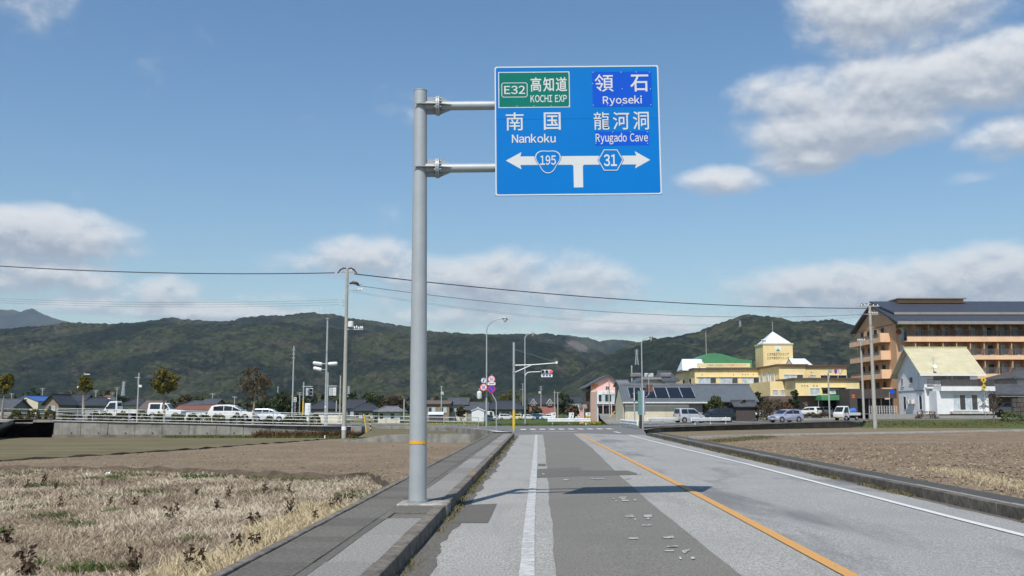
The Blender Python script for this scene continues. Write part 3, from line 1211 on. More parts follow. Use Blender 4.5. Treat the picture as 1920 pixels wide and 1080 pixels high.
rp.add(top + bot, [(0, 1, 2, 3), (7, 6, 5, 4), (0, 4, 5, 1), (1, 5, 6, 2), (2, 6, 7, 3), (3, 7, 4, 0)])
rp.build('ramp_slab', CONC_M, ramp, world=True)

# wall of the rounded corner and the low field wall before it
cw = thing('corner_wall', 'curved concrete wall at the junction corner below the railing', 'wall', (-8, 84, -0.7))
rs = resample(WL[4:], 14)
for i in range(len(rs) - 1):
    (x0, y0), (x1, y1) = rs[i], rs[i + 1]
    d = Vector((x1 - x0, y1 - y0, 0)).normalized()
    nrm = Vector((d.y, -d.x, 0))
    z0, z1 = sw_z(x0, y0), sw_z(x1, y1)
    A0, A1 = Vector((x0, y0, 0)) + d * 0.01, Vector((x1, y1, 0)) - d * 0.01
    vs_ = []
    for A_, zz in ((A0, z0), (A1, z1)):
        vs_ += [A_ + nrm * -0.25 + Vector((0, 0, -0.9)), A_ + nrm * 0.06 + Vector((0, 0, -0.9)), A_ + nrm * 0.0 + Vector((0, 0, zz + 0.05)), A_ + nrm * -0.25 + Vector((0, 0, zz + 0.05))]
    MB().add(vs_, [(0, 1, 2, 3), (7, 6, 5, 4), (0, 4, 5, 1), (1, 5, 6, 2), (2, 6, 7, 3), (3, 7, 4, 0)]).build('wall_panel', CONC_M, cw, world=True)
lw = thing('field_wall', 'low mossy concrete wall rising beside the tilled field near the junction', 'wall', (-6, 70, -0.6))
lp = [(645, 821, 0.0), (672, 820, 0.06), (700, 814, 0.25), (722, 811, 0.36), (760, 810.5, 0.40), (850, 811, 0.42), (935, 813, 0.44)]
vs_, fs_ = [], []
for px, py, h in lp:
    x = X_at(px, 70)
    zb = zl(70)
    vs_ += [(x, 69.85, zb - 0.3), (x, 69.9, zb + h + 0.14), (x, 70.35, zb + h + 0.14), (x, 70.4, zb - 0.3)]
for i in range(len(lp) - 1):
    for k in range(3):
        q = i * 4 + k
        fs_.append((q, q + 1, q + 5, q + 4))
fs_ += [(0, 1, 2, 3), tuple(4 * (len(lp) - 1) + k for k in (3, 2, 1, 0))]
MB().add(vs_, fs_).build('wall_body', CONC_M, lw, world=True)
vs, fs = grid_between([(X_at(672, 70), 70.3), (X_at(760, 70), 70.3), (X_at(935, 70), 70.3)], [(-12, 86.5), (-8, 84.8), (-2.5, 74.5)], 4, 6, lambda x, y: -0.30 + 0.02 * (y - 70))
struct(MB().add(vs, fs).build('corner_ground', SOIL_B), 'weedy earth between the field wall and the corner wall', 'ground')

# right hand wall
rwall = thing('brown_retaining_wall', 'brown weathered retaining wall along the crossroad beyond the far field', 'wall', (28, 107, -0.5))
RWL = [(11.3, 84), (14.3, 91.6), (21.6, 100.2), (30.8, 110.2), (42.0, 120.0)]
rs = resample(RWL, 15)
tops = {0: 0.02, 14: 0.05}
for i in range(len(rs) - 1):
    (x0, y0), (x1, y1) = rs[i], rs[i + 1]
    d = Vector((x1 - x0, y1 - y0, 0)).normalized()
    nrm = Vector((d.y, -d.x, 0))
    z0, z1 = zc(x0) + 0.10, zc(x1) + 0.10
    if i == 13:
        z1 -= 0.35
    vs_ = []
    for A_, zz in ((Vector((x0, y0, 0)) + d * 0.01, z0), (Vector((x1, y1, 0)) - d * 0.01, z1)):
        vs_ += [A_ + nrm * -0.3 + Vector((0, 0, -0.8)), A_ + nrm * 0.08 + Vector((0, 0, -0.8)), A_ + Vector((0, 0, zz)), A_ + nrm * -0.3 + Vector((0, 0, zz))]
    MB().add(vs_, [(0, 1, 2, 3), (7, 6, 5, 4), (0, 4, 5, 1), (1, 5, 6, 2), (2, 6, 7, 3), (3, 7, 4, 0)]).build('wall_panel', CONC_B, rwall, world=True)

# ================================================================== hills, air, vegetation
def forest_mat(name, tone=1.0, scar=None, scar_r=60.0):
    m, t, b = new_mat(name)
    oc = t.new('ShaderNodeTexCoord').outputs['Object']
    vo = t.new('ShaderNodeTexVoronoi', feature='F1')
    t.put(vo.inputs['Vector'], t.mapping(oc, (1, 1, 0.6)))
    vo.inputs['Scale'].default_value = 0.125
    sc = t.new('ShaderNodeSeparateColor')
    t.l.new(vo.outputs['Color'], sc.inputs[0])
    patch = t.noise(t.mapping(oc, (1, 0.7, 1.6)), 0.0062, 5, 0.62, 0.8)
    patch2 = t.noise(t.mapping(oc, (1, 1, 1.4), loc=(300, 50, 0)), 0.011, 5, 0.65, 0.5)
    con, oli, bro, yel = [tuple(x * tone for x in c) for c in ((0.011, 0.020, 0.012), (0.030, 0.042, 0.017), (0.064, 0.055, 0.042), (0.055, 0.058, 0.019))]
    c = t.mix(t.ramp(patch, 0.49, 0.56), con, oli)
    f2 = t.math('ADD', t.ramp(patch2, 0.42, 0.72, 0, 0.75), t.math('MULTIPLY', t.math('SUBTRACT', sc.outputs[0], 0.5), 0.9), clamp=True)
    c = t.mix(t.math('MULTIPLY', f2, t.ramp(patch, 0.40, 0.52)), c, bro)
    c = t.mix(t.math('MULTIPLY', t.ramp(sc.outputs[1], 0.72, 0.9, 0, 0.6), t.ramp(patch, 0.46, 0.58)), c, yel)
    v = t.math('ADD', t.math('MULTIPLY', sc.outputs[2], 0.95), 0.5)
    h = t.new('ShaderNodeHueSaturation')
    t.l.new(v, h.inputs['Value'])
    t.l.new(c, h.inputs['Color'])
    c = h.outputs[0]
    if scar is not None:
        vm = t.new('ShaderNodeVectorMath', operation='DISTANCE')
        t.put(vm.inputs[0], t.mapping(oc, (1, 0.35, 1.3)))
        vm.inputs[1].default_value = (scar[0], scar[1] * 0.35, scar[2] * 1.3)
        nn = t.math('ADD', vm.outputs['Value'], t.math('MULTIPLY', t.math('SUBTRACT', t.noise(oc, 0.03, 5, 0.7), 0.5), scar_r * 2.2))
        c = t.mix(t.ramp(nn, scar_r * 0.9, scar_r * 0.45), c, (0.12, 0.11, 0.10))
    t.put(b.inputs['Base Color'], c)
    b.inputs['Roughness'].default_value = 0.9
    b.inputs['Specular IOR Level'].default_value = 0.1
    bn = t.new('ShaderNodeBump')
    bn.inputs['Strength'].default_value = 0.5
    bn.inputs['Distance'].default_value = 1.5
    t.put(bn.inputs['Height'], t.noise(oc, 0.55, 4, 0.7))
    t.l.new(bn.outputs[0], b.inputs['Normal'])
    MATS[name] = m
    return m


def hill(name, label, ridge, D, base, mat, step, cell, can_h, spur, seed, back=350.0):
    """wooded hill: the crest stands at distance D with the heights seen in the picture, spurs and hollows run down to its foot"""
    px = np.array([p[0] for p in ridge], float)
    X = np.array([P(p[0], p[1], D).x for p in ridge])
    Zr = np.array([P(p[0], p[1], D).z for p in ridge])
    xs = np.arange(X[0], X[-1], step)
    ys = np.concatenate([np.arange(base, D + step * 6, step), np.linspace(D + step * 8, D + back, 10)])
    x, y = np.meshgrid(xs, ys, indexing='ij')
    zr = np.interp(x, X, Zr)
    s = np.clip((y - base) / (D - base), 0, None)
    wob = (fbm(x / 210.0, y / 300.0, 4, seed) - 0.5)
    s2 = np.clip(s + wob * 0.35 * np.clip(1 - s, 0, 1) * np.clip(s * 4, 0, 1), 0, 1)
    prof = np.where(s <= 1, 0.62 * s2 + 0.38 * s2 ** 2 * (3 - 2 * s2), np.clip(1 - (s - 1) * 1.6, 0, 1))
    z = -1.35 + (zr + 1.35) * prof
    env = np.clip(np.sin(np.pi * np.clip(s, 0, 1)), 0, 1)
    rid = 1 - np.abs(fbm(x / 150.0, y / 420.0, 4, seed + 3) * 2 - 1)
    z = z + spur * (rid - 0.75) * env + spur * 0.12 * (fbm(x / 45.0, y / 60.0, 3, seed + 7) - 0.5) * np.clip(s * 6, 0, 1)
    cz = canopy(x, y, cell, seed) * can_h * np.clip(s * 30, 0, 1)
    cz = cz * (0.6 + 0.8 * fbm(x / 60.0, y / 60.0, 2, seed + 21))
    z = z + cz - can_h * 0.75 * np.clip(s * 8, 0, 1)
    nx, ny = x.shape
    i, j = np.meshgrid(np.arange(nx - 1), np.arange(ny - 1), indexing='ij')
    q = (i * ny + j).ravel()
    o = mesh_np(name, np.stack([x, y, z], -1).reshape(-1, 3), np.stack([q, q + ny, q + ny + 1, q + 1], 1), mat, smooth=True)
    return struct(o, label, 'hill')


FOR1 = forest_mat('forest_near', 0.86)
scar_p = P(1086, 648, 2700)
FOR2 = forest_mat('forest_mid', 0.86, (scar_p.x, scar_p.y, scar_p.z), 42.0)
FOR4 = forest_mat('forest_right', 0.9)
FOR5 = forest_mat('forest_far', 1.0)
hill('wooded_hill', 'long wooded hill in patchy green and brown behind the houses', [(-560, 640), (-300, 622), (-120, 620), (0, 617), (60, 612), (95, 609), (120, 605), (200, 606), (290, 606), (333, 606), (413, 607), (467, 607), (533, 603), (587, 612), (640, 618), (700, 622),
     (760, 622), (800, 621), (838, 625), (905, 628), (939, 627), (983, 632), (1040, 645), (1080, 660), (1130, 690), (1180, 715), (1230, 740), (1300, 762)], 2000, 1380, FOR1, 3.0, 8.0, 7.0, 40, 5)
hill('wooded_hill', 'higher wooded ridge showing behind the long hill', [(150, 640), (200, 612), (273, 603), (320, 595), (343, 598), (367, 601), (430, 602), (463, 594), (493, 590), (533, 591.5), (567, 588), (593, 586), (624, 588), (655, 597), (701, 602), (740, 608),
     (799, 618), (838, 623), (890, 625), (939, 625), (1004, 625), (1053, 627), (1071, 633), (1100, 648), (1150, 672), (1220, 700), (1300, 735)], 2800, 2100, FOR2, 4.0, 10.0, 8.0, 60, 15)
hill('wooded_hill', 'small bluish hill in the gap between the two wooded hills', [(900, 690), (980, 640), (1061, 627), (1082, 630), (1105, 634), (1124, 640), (1149, 636), (1167, 637), (1189, 641), (1260, 660), (1340, 700)], 4600, 3700, FOR5, 9.0, 14.0, 7.0, 70, 25)
hill('wooded_hill', 'rounded wooded hill rising behind the yellow building', [(1010, 752), (1060, 715), (1110, 680), (1150, 660), (1189, 643), (1224, 635), (1260, 632), (1296, 624), (1318, 618), (1338, 609), (1358, 601), (1382, 593), (1400, 590), (1431, 591), (1451, 594), (1484, 602),
     (1504, 601), (1538, 602), (1558, 599), (1573, 604), (1598, 613), (1700, 626), (1920, 640), (2200, 660), (2500, 700)], 1650, 1080, FOR4, 2.9, 7.5, 6.5, 34, 35)
hill('mountain', 'distant blue mountain with two peaks at the far left', [(-420, 640), (-300, 612), (-150, 594), (0, 580), (20, 579), (40, 584), (62, 577), (80, 588), (110, 598), (140, 606), (220, 625), (330, 690)], 8000, 6400, FOR5, 22.0, 40.0, 8.0, 150, 45, 900)

# the air between: one box of pale haze round everything
HB = MB().box(-6500, 6500, -300, 9000, -2.4, 870)
hz = HB.build('haze', None)
hz.data.materials.clear()
hm = bpy.data.materials.new('haze_air')
hm.use_nodes = True
hm.node_tree.nodes.clear()
ht = NT(hm.node_tree)
pv = ht.new('ShaderNodeVolumePrincipled')
pv.inputs['Color'].default_value = (0.68, 0.82, 1.0, 1)
pv.inputs['Density'].default_value = 0.000062
pv.inputs['Anisotropy'].default_value = 0.2
ho = ht.new('ShaderNodeOutputMaterial')
ht.l.new(pv.outputs[0], ho.inputs['Volume'])
hz.data.materials.append(hm)
tag(hz, 'thin pale blue haze hanging over the far hills', 'haze', None, 'stuff')


# ---------------------------------------------------------------- leaves
def leaf_quads(centres, size, seed, flat=0.0, aspect=1.6):
    """one small leaf-shaped face per centre, turned every way"""
    r_ = np.random.default_rng(seed)
    n = len(centres)
    a = r_.normal(size=(n, 3))
    a /= np.linalg.norm(a, axis=1)[:, None]
    b = r_.normal(size=(n, 3))
    b -= (b * a).sum(1)[:, None] * a
    b /= np.linalg.norm(b, axis=1)[:, None]
    s = (size * r_.uniform(0.6, 1.35, n))[:, None]
    p0 = centres - a * s * aspect * 0.5
    p2 = centres + a * s * aspect * 0.5
    p1 = centres + b * s * 0.5
    p3 = centres - b * s * 0.5
    vs_ = np.stack([p0, p1, p2, p3], 1).reshape(-1, 3)
    f = np.arange(n * 4).reshape(-1, 4)
    return vs_, f


def tree(name, label, loc, h, rad, trunk_h, mat, n=900, leaf=0.22, seed=1, clumps=26, squash=0.8, group=None, trunk_r=0.09, bark=None, gap=0.35, twigs=True, cat='tree'):
    """tapered trunk, limbs to each clump, crown of leaf-sized faces in uneven clumps"""
    r_ = random.Random(seed)
    bark = bark or pm('bark', (0.12, 0.10, 0.08), 0.95, 0.3, 8, 0.5, 30)
    root = thing(name, label, cat, loc, 0, group)
    cz = trunk_h + (h - trunk_h) * 0.5
    hz_ = (h - trunk_h) * 0.5
    cl = []
    for i in range(clumps):
        for _ in range(30):
            x, y, z = r_.uniform(-1, 1), r_.uniform(-1, 1), r_.uniform(-1, 1)
            d = math.sqrt(x * x + y * y + z * z)
            if gap < d < 1:
                break
        cl.append((x * rad * 0.86, y * rad * 0.86, cz + z * hz_ * 0.88, r_.uniform(0.20, 0.40) * rad))
    tb = MB()
    lean = (r_.uniform(-0.05, 0.05) * h, r_.uniform(-0.05, 0.05) * h)
    tp = [(0, 0, -0.1), (lean[0] * 0.4, lean[1] * 0.4, trunk_h * 0.6), (lean[0], lean[1], trunk_h * 1.05), (lean[0] * 0.6, lean[1] * 0.6, cz + hz_ * 0.4)]
    tb.tube(tp, [trunk_r * 1.25, trunk_r, trunk_r * 0.8, trunk_r * 0.25], 8)
    for k, (x, y, z, rr) in enumerate(cl):
        if k % 2 == 0 or twigs:
            st = Vector(tp[2]).lerp(Vector(tp[3]), r_.uniform(0.0, 0.7))
            st.z = min(st.z, z)
            mid = (st + Vector((x, y, z))) * 0.5 + Vector((0, 0, -0.06 * rad))
            tb.tube([st, mid, (x, y, z)], [trunk_r * 0.42, trunk_r * 0.26, trunk_r * 0.08], 5)
    tb.build('trunk', bark, root, smooth=True)
    rr_ = np.random.default_rng(seed + 100)
    per = n // clumps
    cs = []
    for (x, y, z, rr) in cl:
        q = rr_.normal(size=(per, 3))
        q /= np.linalg.norm(q, axis=1)[:, None]
        q *= (rr_.uniform(0.25, 1.0, per) ** 0.5)[:, None] * rr
        q[:, 2] *= squash
        cs.append(q + np.array([x, y, z]))
    cs = np.concatenate(cs)
    vs_, f = leaf_quads(cs, leaf, seed + 7)
    at = rr_.uniform(0, 1, len(f))
    mesh_np('crown', vs_, f, mat, root, at)
    return root


LEAF_YG = leaf_mat('leaf_yellow_green', [(0.045, 0.055, 0.014), (0.13, 0.115, 0.018), (0.22, 0.17, 0.02)])
LEAF_DG = leaf_mat('leaf_dark_green', [(0.014, 0.024, 0.010), (0.03, 0.048, 0.016), (0.06, 0.075, 0.022)], 0.15)
LEAF_MG = leaf_mat('leaf_mid_green', [(0.025, 0.04, 0.012), (0.06, 0.075, 0.02), (0.11, 0.115, 0.03)], 0.2)
LEAF_BR = leaf_mat('leaf_brown', [(0.05, 0.035, 0.022), (0.10, 0.06, 0.035), (0.085, 0.085, 0.03)], 0.15)
LEAF_RD = leaf_mat('leaf_reddish', [(0.04, 0.04, 0.015), (0.12, 0.06, 0.03), (0.16, 0.09, 0.04)], 0.15)
LEAF_ST = leaf_mat('straw_blade', [(0.19, 0.14, 0.10), (0.32, 0.25, 0.185), (0.46, 0.38, 0.28), (0.60, 0.52, 0.40)], 0.2, 0.7)
LEAF_SG = leaf_mat('straw_yellow_blade', [(0.40, 0.31, 0.18), (0.54, 0.44, 0.27), (0.64, 0.55, 0.37)], 0.2, 0.7)
LEAF_GR = leaf_mat('green_blade', [(0.05, 0.085, 0.02), (0.09, 0.13, 0.03), (0.14, 0.16, 0.05)], 0.25)
LEAF_OL = leaf_mat('olive_blade', [(0.09, 0.085, 0.035), (0.15, 0.135, 0.055), (0.22, 0.185, 0.085)], 0.25)
LEAF_DK = leaf_mat('dock_leaf', [(0.035, 0.018, 0.014), (0.07, 0.035, 0.026), (0.10, 0.055, 0.035), (0.06, 0.07, 0.025)], 0.1)
LEAF_YF = leaf_mat('yellow_flower', [(0.16, 0.17, 0.02), (0.48, 0.38, 0.02), (0.62, 0.50, 0.03)], 0.2)


def blades(name, base, length, width, mat, seed, lean=0.45, clump=1, spread=0.05, zf=None, parent=None, wind=(0.25, 0.1), tone=None):
    """blades of grass: each a bent strip of two faces; base (n,3)"""
    r_ = np.random.default_rng(seed)
    b = np.repeat(base, clump, 0)
    n = len(b)
    b = b + np.stack([r_.normal(0, spread, n), r_.normal(0, spread, n), np.zeros(n)], 1)
    az_ = r_.uniform(0, 2 * math.pi, n)
    ln = np.repeat(np.broadcast_to(length, (len(base),)), clump) * r_.uniform(0.55, 1.25, n)
    wd = np.repeat(np.broadcast_to(width, (len(base),)), clump) * r_.uniform(0.7, 1.3, n)
    le = np.abs(r_.normal(lean, 0.25, n))
    d = np.stack([np.cos(az_) * le + wind[0], np.sin(az_) * le + wind[1], np.ones(n)], 1)
    d /= np.linalg.norm(d, axis=1)[:, None]
    d2 = d + np.stack([np.cos(az_) * 0.5, np.sin(az_) * 0.5, -0.35 * np.ones(n)], 1)
    d2 /= np.linalg.norm(d2, axis=1)[:, None]
    sa = r_.uniform(0, 2 * math.pi, n)
    side = np.stack([np.cos(sa), np.sin(sa) * 0.6, np.zeros(n)], 1) * (wd / 2)[:, None]
    m = b + d * (ln * 0.55)[:, None]
    t = m + d2 * (ln * 0.45)[:, None]
    vs_ = np.stack([b - side, b + side, m + side * 0.85, m - side * 0.85, t + side * 0.15, t - side * 0.15], 1).reshape(-1, 3)
    k = np.arange(n)[:, None] * 6
    f = np.concatenate([k + np.array([[0, 1, 2, 3]]), k + np.array([[3, 2, 4, 5]])], 0)
    a = r_.uniform(0, 1, n)
    if tone is not None:
        a = np.clip(a * 0.6 + np.repeat(tone, clump) * 0.75 - 0.1, 0, 1)
    a = np.tile(a, 2)
    return mesh_np(name, vs_, f, mat, parent, a)


# ---------------------------------------------------------------- withered grass plot
eg = np.array(edge_grass)


def grass_limit(x):
    return np.interp(x, eg[:, 0], eg[:, 1])


def scatter_left(n, y0, y1, seed):
    r_ = np.random.default_rng(seed)
    y = r_.uniform(y0, y1, n)
    x = r_.uniform(-22, -2.6, n)
    ok = (x > -0.72 * y - 2.2) & (x < (-2.96 + SL * y)) & (y < grass_limit(x) - 0.55)
    x, y = x[ok], y[ok]
    return np.stack([x, y, -0.03 - 0.0086 * y - 0.03], 1)


pts = np.concatenate([scatter_left(26000, 5.0, 12.0, 1), scatter_left(20000, 12.0, 18.0, 2), scatter_left(24000, 18.0, 31.5, 3)])
edge_d = (-2.96 + SL * pts[:, 1]) - pts[:, 0]
patch = fbm(pts[:, 0] * 0.55, pts[:, 1] * 0.55, 4, 77)
yel = (edge_d < 1.15 + 1.3 * (patch - 0.5)) & (pts[:, 1] < 18.5)
far_w = 0.006 + 0.00065 * pts[:, 1]
g1 = pts[~yel]
p1 = patch[~yel]
L1 = 0.10 + 0.13 * np.clip((p1 - 0.3) * 2.2, 0, 1)
keep = rng.uniform(0, 1, len(g1)) < 0.6 + 1.0 * np.clip(p1 - 0.28, 0, 1)
tag(blades('dry_grass', g1[keep], L1[keep], far_w[~yel][keep], LEAF_ST, 5, 0.62, 5, 0.06, tone=np.clip(fbm(g1[keep][:, 0] * 0.9 + 9, g1[keep][:, 1] * 0.7, 4, 55) * 2.2 - 0.6, 0, 1)), 'withered greyish straw grass covering the plot beside the walkway', 'grass', None, 'stuff')
g2 = pts[yel]
tag(blades('dry_grass', g2, 0.22, far_w[yel], LEAF_SG, 6, 0.5, 6, 0.05), 'yellow straw grass in a strip along the walkway edge', 'grass', None, 'stuff')
gp = fbm(pts[:, 0] * 0.9 + 40, pts[:, 1] * 0.9, 3, 31)
lim = grass_limit(pts[:, 0]) - pts[:, 1]
gsel = (gp > 0.66) | ((lim < 1.5) & (gp > 0.46) & (pts[:, 0] > -9.5)) | ((edge_d < 1.2) & (pts[:, 1] > 17) & (gp > 0.42))
tag(blades('green_weeds', pts[gsel], 0.15, far_w[gsel] * 1.4, LEAF_GR, 8, 0.7, 5, 0.06), 'fresh green weeds growing among the withered grass', 'weeds', None, 'stuff')

# short growth at the foot of the kerbs and along walls
kb_pts = []
r_ = np.random.default_rng(91)
for v in np.arange(4, 62, 0.05):
    if fbm(np.array([v * 0.55]), np.array([3.0]), 3, 12)[0] > 0.5:
        q = RW(7.25 + r_.uniform(-0.06, 0.06), v + r_.uniform(-0.03, 0.03))
        kb_pts.append((q.x, q.y, q.z))
kb_pts = np.array(kb_pts)
tag(blades('kerb_grass', kb_pts, 0.10, 0.007 + 0.0006 * kb_pts[:, 1], LEAF_OL, 14, 0.6, 4, 0.04), 'short grass and dirt along the foot of the far side kerb', 'grass', None, 'stuff')
kb_pts = []
for v in np.arange(4, 60, 0.05):
    if fbm(np.array([v * 0.8]), np.array([8.0]), 3, 15)[0] > 0.52:
        q = RW(-1.35 + r_.uniform(-0.05, 0.06), v + r_.uniform(-0.03, 0.03))
        kb_pts.append((q.x, q.y, q.z))
kb_pts = np.array(kb_pts)
tag(blades('kerb_grass', kb_pts, 0.085, 0.006 + 0.0006 * kb_pts[:, 1], LEAF_OL, 16, 0.6, 3, 0.04), 'small weeds along the foot of the kerb below the sign pole', 'grass', None, 'stuff')


def strip_pts(poly, n, w, zf, seed, dy=0.0):
    r_ = np.random.default_rng(seed)
    rs_ = resample(poly, n)
    x = rs_[:, 0] + r_.normal(0, w, n)
    y = rs_[:, 1] + r_.normal(0, w, n) + dy
    return np.stack([x, y, np.array([zf(a, b) for a, b in zip(x, y)])], 1)


zlf = lambda x, y: zl(y)
zrf = lambda x, y: zrt(y)
q = strip_pts(XY([(1325, 830), (1400, 824), (1435, 820)], zrt), 1400, 0.5, zrf, 3)
tag(blades('bank_grass', q, 0.16, 0.03, LEAF_OL, 22, 0.5, 3, 0.1), 'patch of olive grass where the walkway meets the ploughed field', 'grass', None, 'stuff')
q = strip_pts(XY([(1760, 880), (1850, 900), (1960, 925), (2100, 960)], zrt), 700, 0.35, zrf, 4)
tag(blades('bank_grass', q, 0.12, 0.012, LEAF_SG, 23, 0.5, 4, 0.05), 'yellowish grass at the corner of the ploughed field by the walkway', 'grass', None, 'stuff')
q = strip_pts([(43, 119.5), (52, 116.6), (70, 116.2), (95, 116.2)], 4000, 1.0, bank_z, 5, 0.0)
tag(blades('bank_grass', q, 0.22, 0.06, LEAF_OL, 24, 0.5, 3, 0.2), 'green grass bank below the white house', 'grass', None, 'stuff')
q = strip_pts([(-30, 86.2), (-22, 86.2), (-13, 85.4), (-10.5, 80)], 1600, 0.35, zlf, 6)
tag(blades('bank_grass', q, 0.28, 0.05, LEAF_GR, 25, 0.5, 3, 0.12), 'green grass at the foot of the retaining wall', 'grass', None, 'stuff')
q = strip_pts([(-22, 86.3), (-16, 86.2), (-13, 85.8)], 500, 0.35, zlf, 7)
tag(blades('withered_weeds', q, 0.75, 0.07, LEAF_RD, 26, 0.5, 4, 0.2), 'reddish brown withered weeds against the retaining wall', 'weeds', None, 'stuff')
q = strip_pts([(-2.5, 103.5), (4, 103.8), (9, 104.5), (13, 107)], 2600, 1.0, far_z, 8, 1.0)
tag(blades('verge_grass', q, 0.3, 0.06, LEAF_GR, 27, 0.5, 3, 0.2), 'green grass verge behind the white guard rail', 'grass', None, 'stuff')
q = strip_pts([(-24, 124), (-14, 124), (-4, 122), (8, 122)], 4200, 2.6, far_z, 9, 2.0)
tag(blades('verge_grass', q, 0.45, 0.09, LEAF_OL, 28, 0.5, 3, 0.25), 'olive grass field behind the crossroad', 'grass', None, 'stuff')
# rape in flower
q = np.concatenate([strip_pts([(P(640, 780, 140).x, 140), (P(770, 780, 140).x, 140), (P(905, 780, 140).x, 138)], 2600, 1.3, far_z, 10), strip_pts([(P(1100, 780, 165).x, 165), (P(1130, 780, 165).x, 165)], 250, 0.7, far_z, 11)])
tag(blades('rape_flowers', q, 0.75, 0.16, LEAF_YF, 29, 0.4, 3, 0.3), 'strip of yellow rape in flower behind the crossroad', 'flowers', None, 'stuff')


# ---------------------------------------------------------------- clods and straw lying on the tilled soil
def clods(label, xy, zf, size, cols, seed):
    r_ = np.random.default_rng(seed)
    n = len(xy)
    z = np.array([zf(v) for v in xy[:, 1]])
    s_ = size * r_.uniform(0.35, 1.3, n) ** 1.5
    base = np.array([[1, 0, 0], [0, 1, 0], [-1, 0, 0], [0, -1, 0], [0.1, 0.1, 0.9], [0, 0, -0.5]])
    v = base[None] * s_[:, None, None] * r_.uniform(0.55, 1.25, (n, 6, 3))
    a = r_.uniform(0, 6.28, n)
    c_, q_ = np.cos(a)[:, None], np.sin(a)[:, None]
    v = np.stack([v[..., 0] * c_ - v[..., 1] * q_, v[..., 0] * q_ + v[..., 1] * c_, v[..., 2]], -1) + np.stack([xy[:, 0], xy[:, 1], z + 0.02], -1)[:, None, :]
    t = np.array([[0, 1, 4], [1, 2, 4], [2, 3, 4], [3, 0, 4], [1, 0, 5], [0, 3, 5]])
    f = (np.arange(n)[:, None, None] * 6 + t[None]).reshape(-1, 3)
    tag(mesh_np('soil_clods', v.reshape(-1, 3), f, leaf_mat('clod_%d' % seed, cols, 0.0, 0.95), None, np.repeat(r_.uniform(0, 1, n), len(t))), label, 'soil', None, 'stuff')


r_ = np.random.default_rng(77)
n = 16000
yy = 9 + 46 * r_.uniform(0, 1, n) ** 1.5
xx = 8.6 + SL * yy + r_.uniform(0, 1, n) * (0.55 * yy + 2)
clods('clods of earth and straw lying on the ploughed field', np.stack([xx, yy], 1), zrt, 0.052, [(0.12, 0.088, 0.06), (0.18, 0.137, 0.095), (0.22, 0.174, 0.122), (0.30, 0.245, 0.175)], 901)
yy = 23 + 40 * r_.uniform(0, 1, n) ** 1.4
xx = -3.2 + SL * yy - r_.uniform(0, 1, n) * (0.52 * yy)
dl = np.array(ditch)
ok = (yy > grass_limit(xx) + 0.3) & (yy < np.interp(xx, dl[:, 0], dl[:, 1]) - 0.4)
clods('small clods of earth lying on the brown tilled field', np.stack([xx[ok], yy[ok]], 1)[::2], zl, 0.042, [(0.15, 0.115, 0.077), (0.20, 0.155, 0.105), (0.25, 0.20, 0.137)], 902)

# ---------------------------------------------------------------- dark dock weeds standing in the dry grass, one by one
def dock(seed):
    r_ = random.Random(seed)
    rr_ = np.random.default_rng(seed)
    st = MB()
    cs, at = [], []
    for k in range(r_.randint(2, 4)):
        hx, hy, h = r_.uniform(-0.10, 0.10), r_.uniform(-0.08, 0.08), r_.uniform(0.22, 0.42)
        st.tube([(0, 0, 0), (hx * 0.4, hy * 0.4, h * 0.5), (hx, hy, h)], [0.006, 0.005, 0.003], 5)
        m = 16
        t = rr_.uniform(0.15, 1.05, m)
        cs.append(np.stack([hx * t + rr_.normal(0, 0.03, m), hy * t + rr_.normal(0, 0.03, m), h * t], 1))
    cs.append(np.stack([rr_.normal(0, 0.08, 22), rr_.normal(0, 0.07, 22), rr_.uniform(0.02, 0.12, 22)], 1))
    cs = np.concatenate(cs)
    vs_, f = leaf_quads(cs, 0.042, seed, aspect=2.2)
    return st, vs_, f, rr_.uniform(0, 1, len(f))


DOCK_STEM = pm('dock_stem', (0.08, 0.045, 0.03), 0.8, 0.3, 20)
docks = []
for k in range(4):
    root = bpy.data.objects.new('dock_weed', None)
    st, vs_, f, at = dock(k + 3)
    COL.objects.link(root)
    st.build('stem', DOCK_STEM, root)
    tag(mesh_np('leaves', vs_, f, LEAF_DK, root, at), kind='stuff')
    docks.append(root)
dock_px = [(272, 938), (252, 950), (368, 934), (426, 940), (331, 972), (316, 980), (475, 992), (541, 967), (494, 932), (545, 929), (622, 960), (634, 955), (659, 946), (447, 1036), (476, 1031), (250, 1076), (112, 950), (49, 915), (83, 908),
           (102, 922), (191, 917), (158, 908), (12, 1018), (50, 1078), (350, 1078), (375, 1076), (406, 958), (205, 950), (590, 985)]
for i, (px, py) in enumerate(dock_px):
    o = docks[i] if i < 4 else copy_tree(docks[i % 4])
    p = GF(px, py, zl)
    o.location = (p.x, p.y, p.z - 0.02)
    o.rotation_euler = (0, 0, random.uniform(0, 6.28))
    s_ = random.uniform(0.5, 0.85)
    o.scale = (s_, s_, s_)
    tag(o, 'dark brown dock weed standing in the withered grass', 'weed', 'dock weeds in the withered grass')

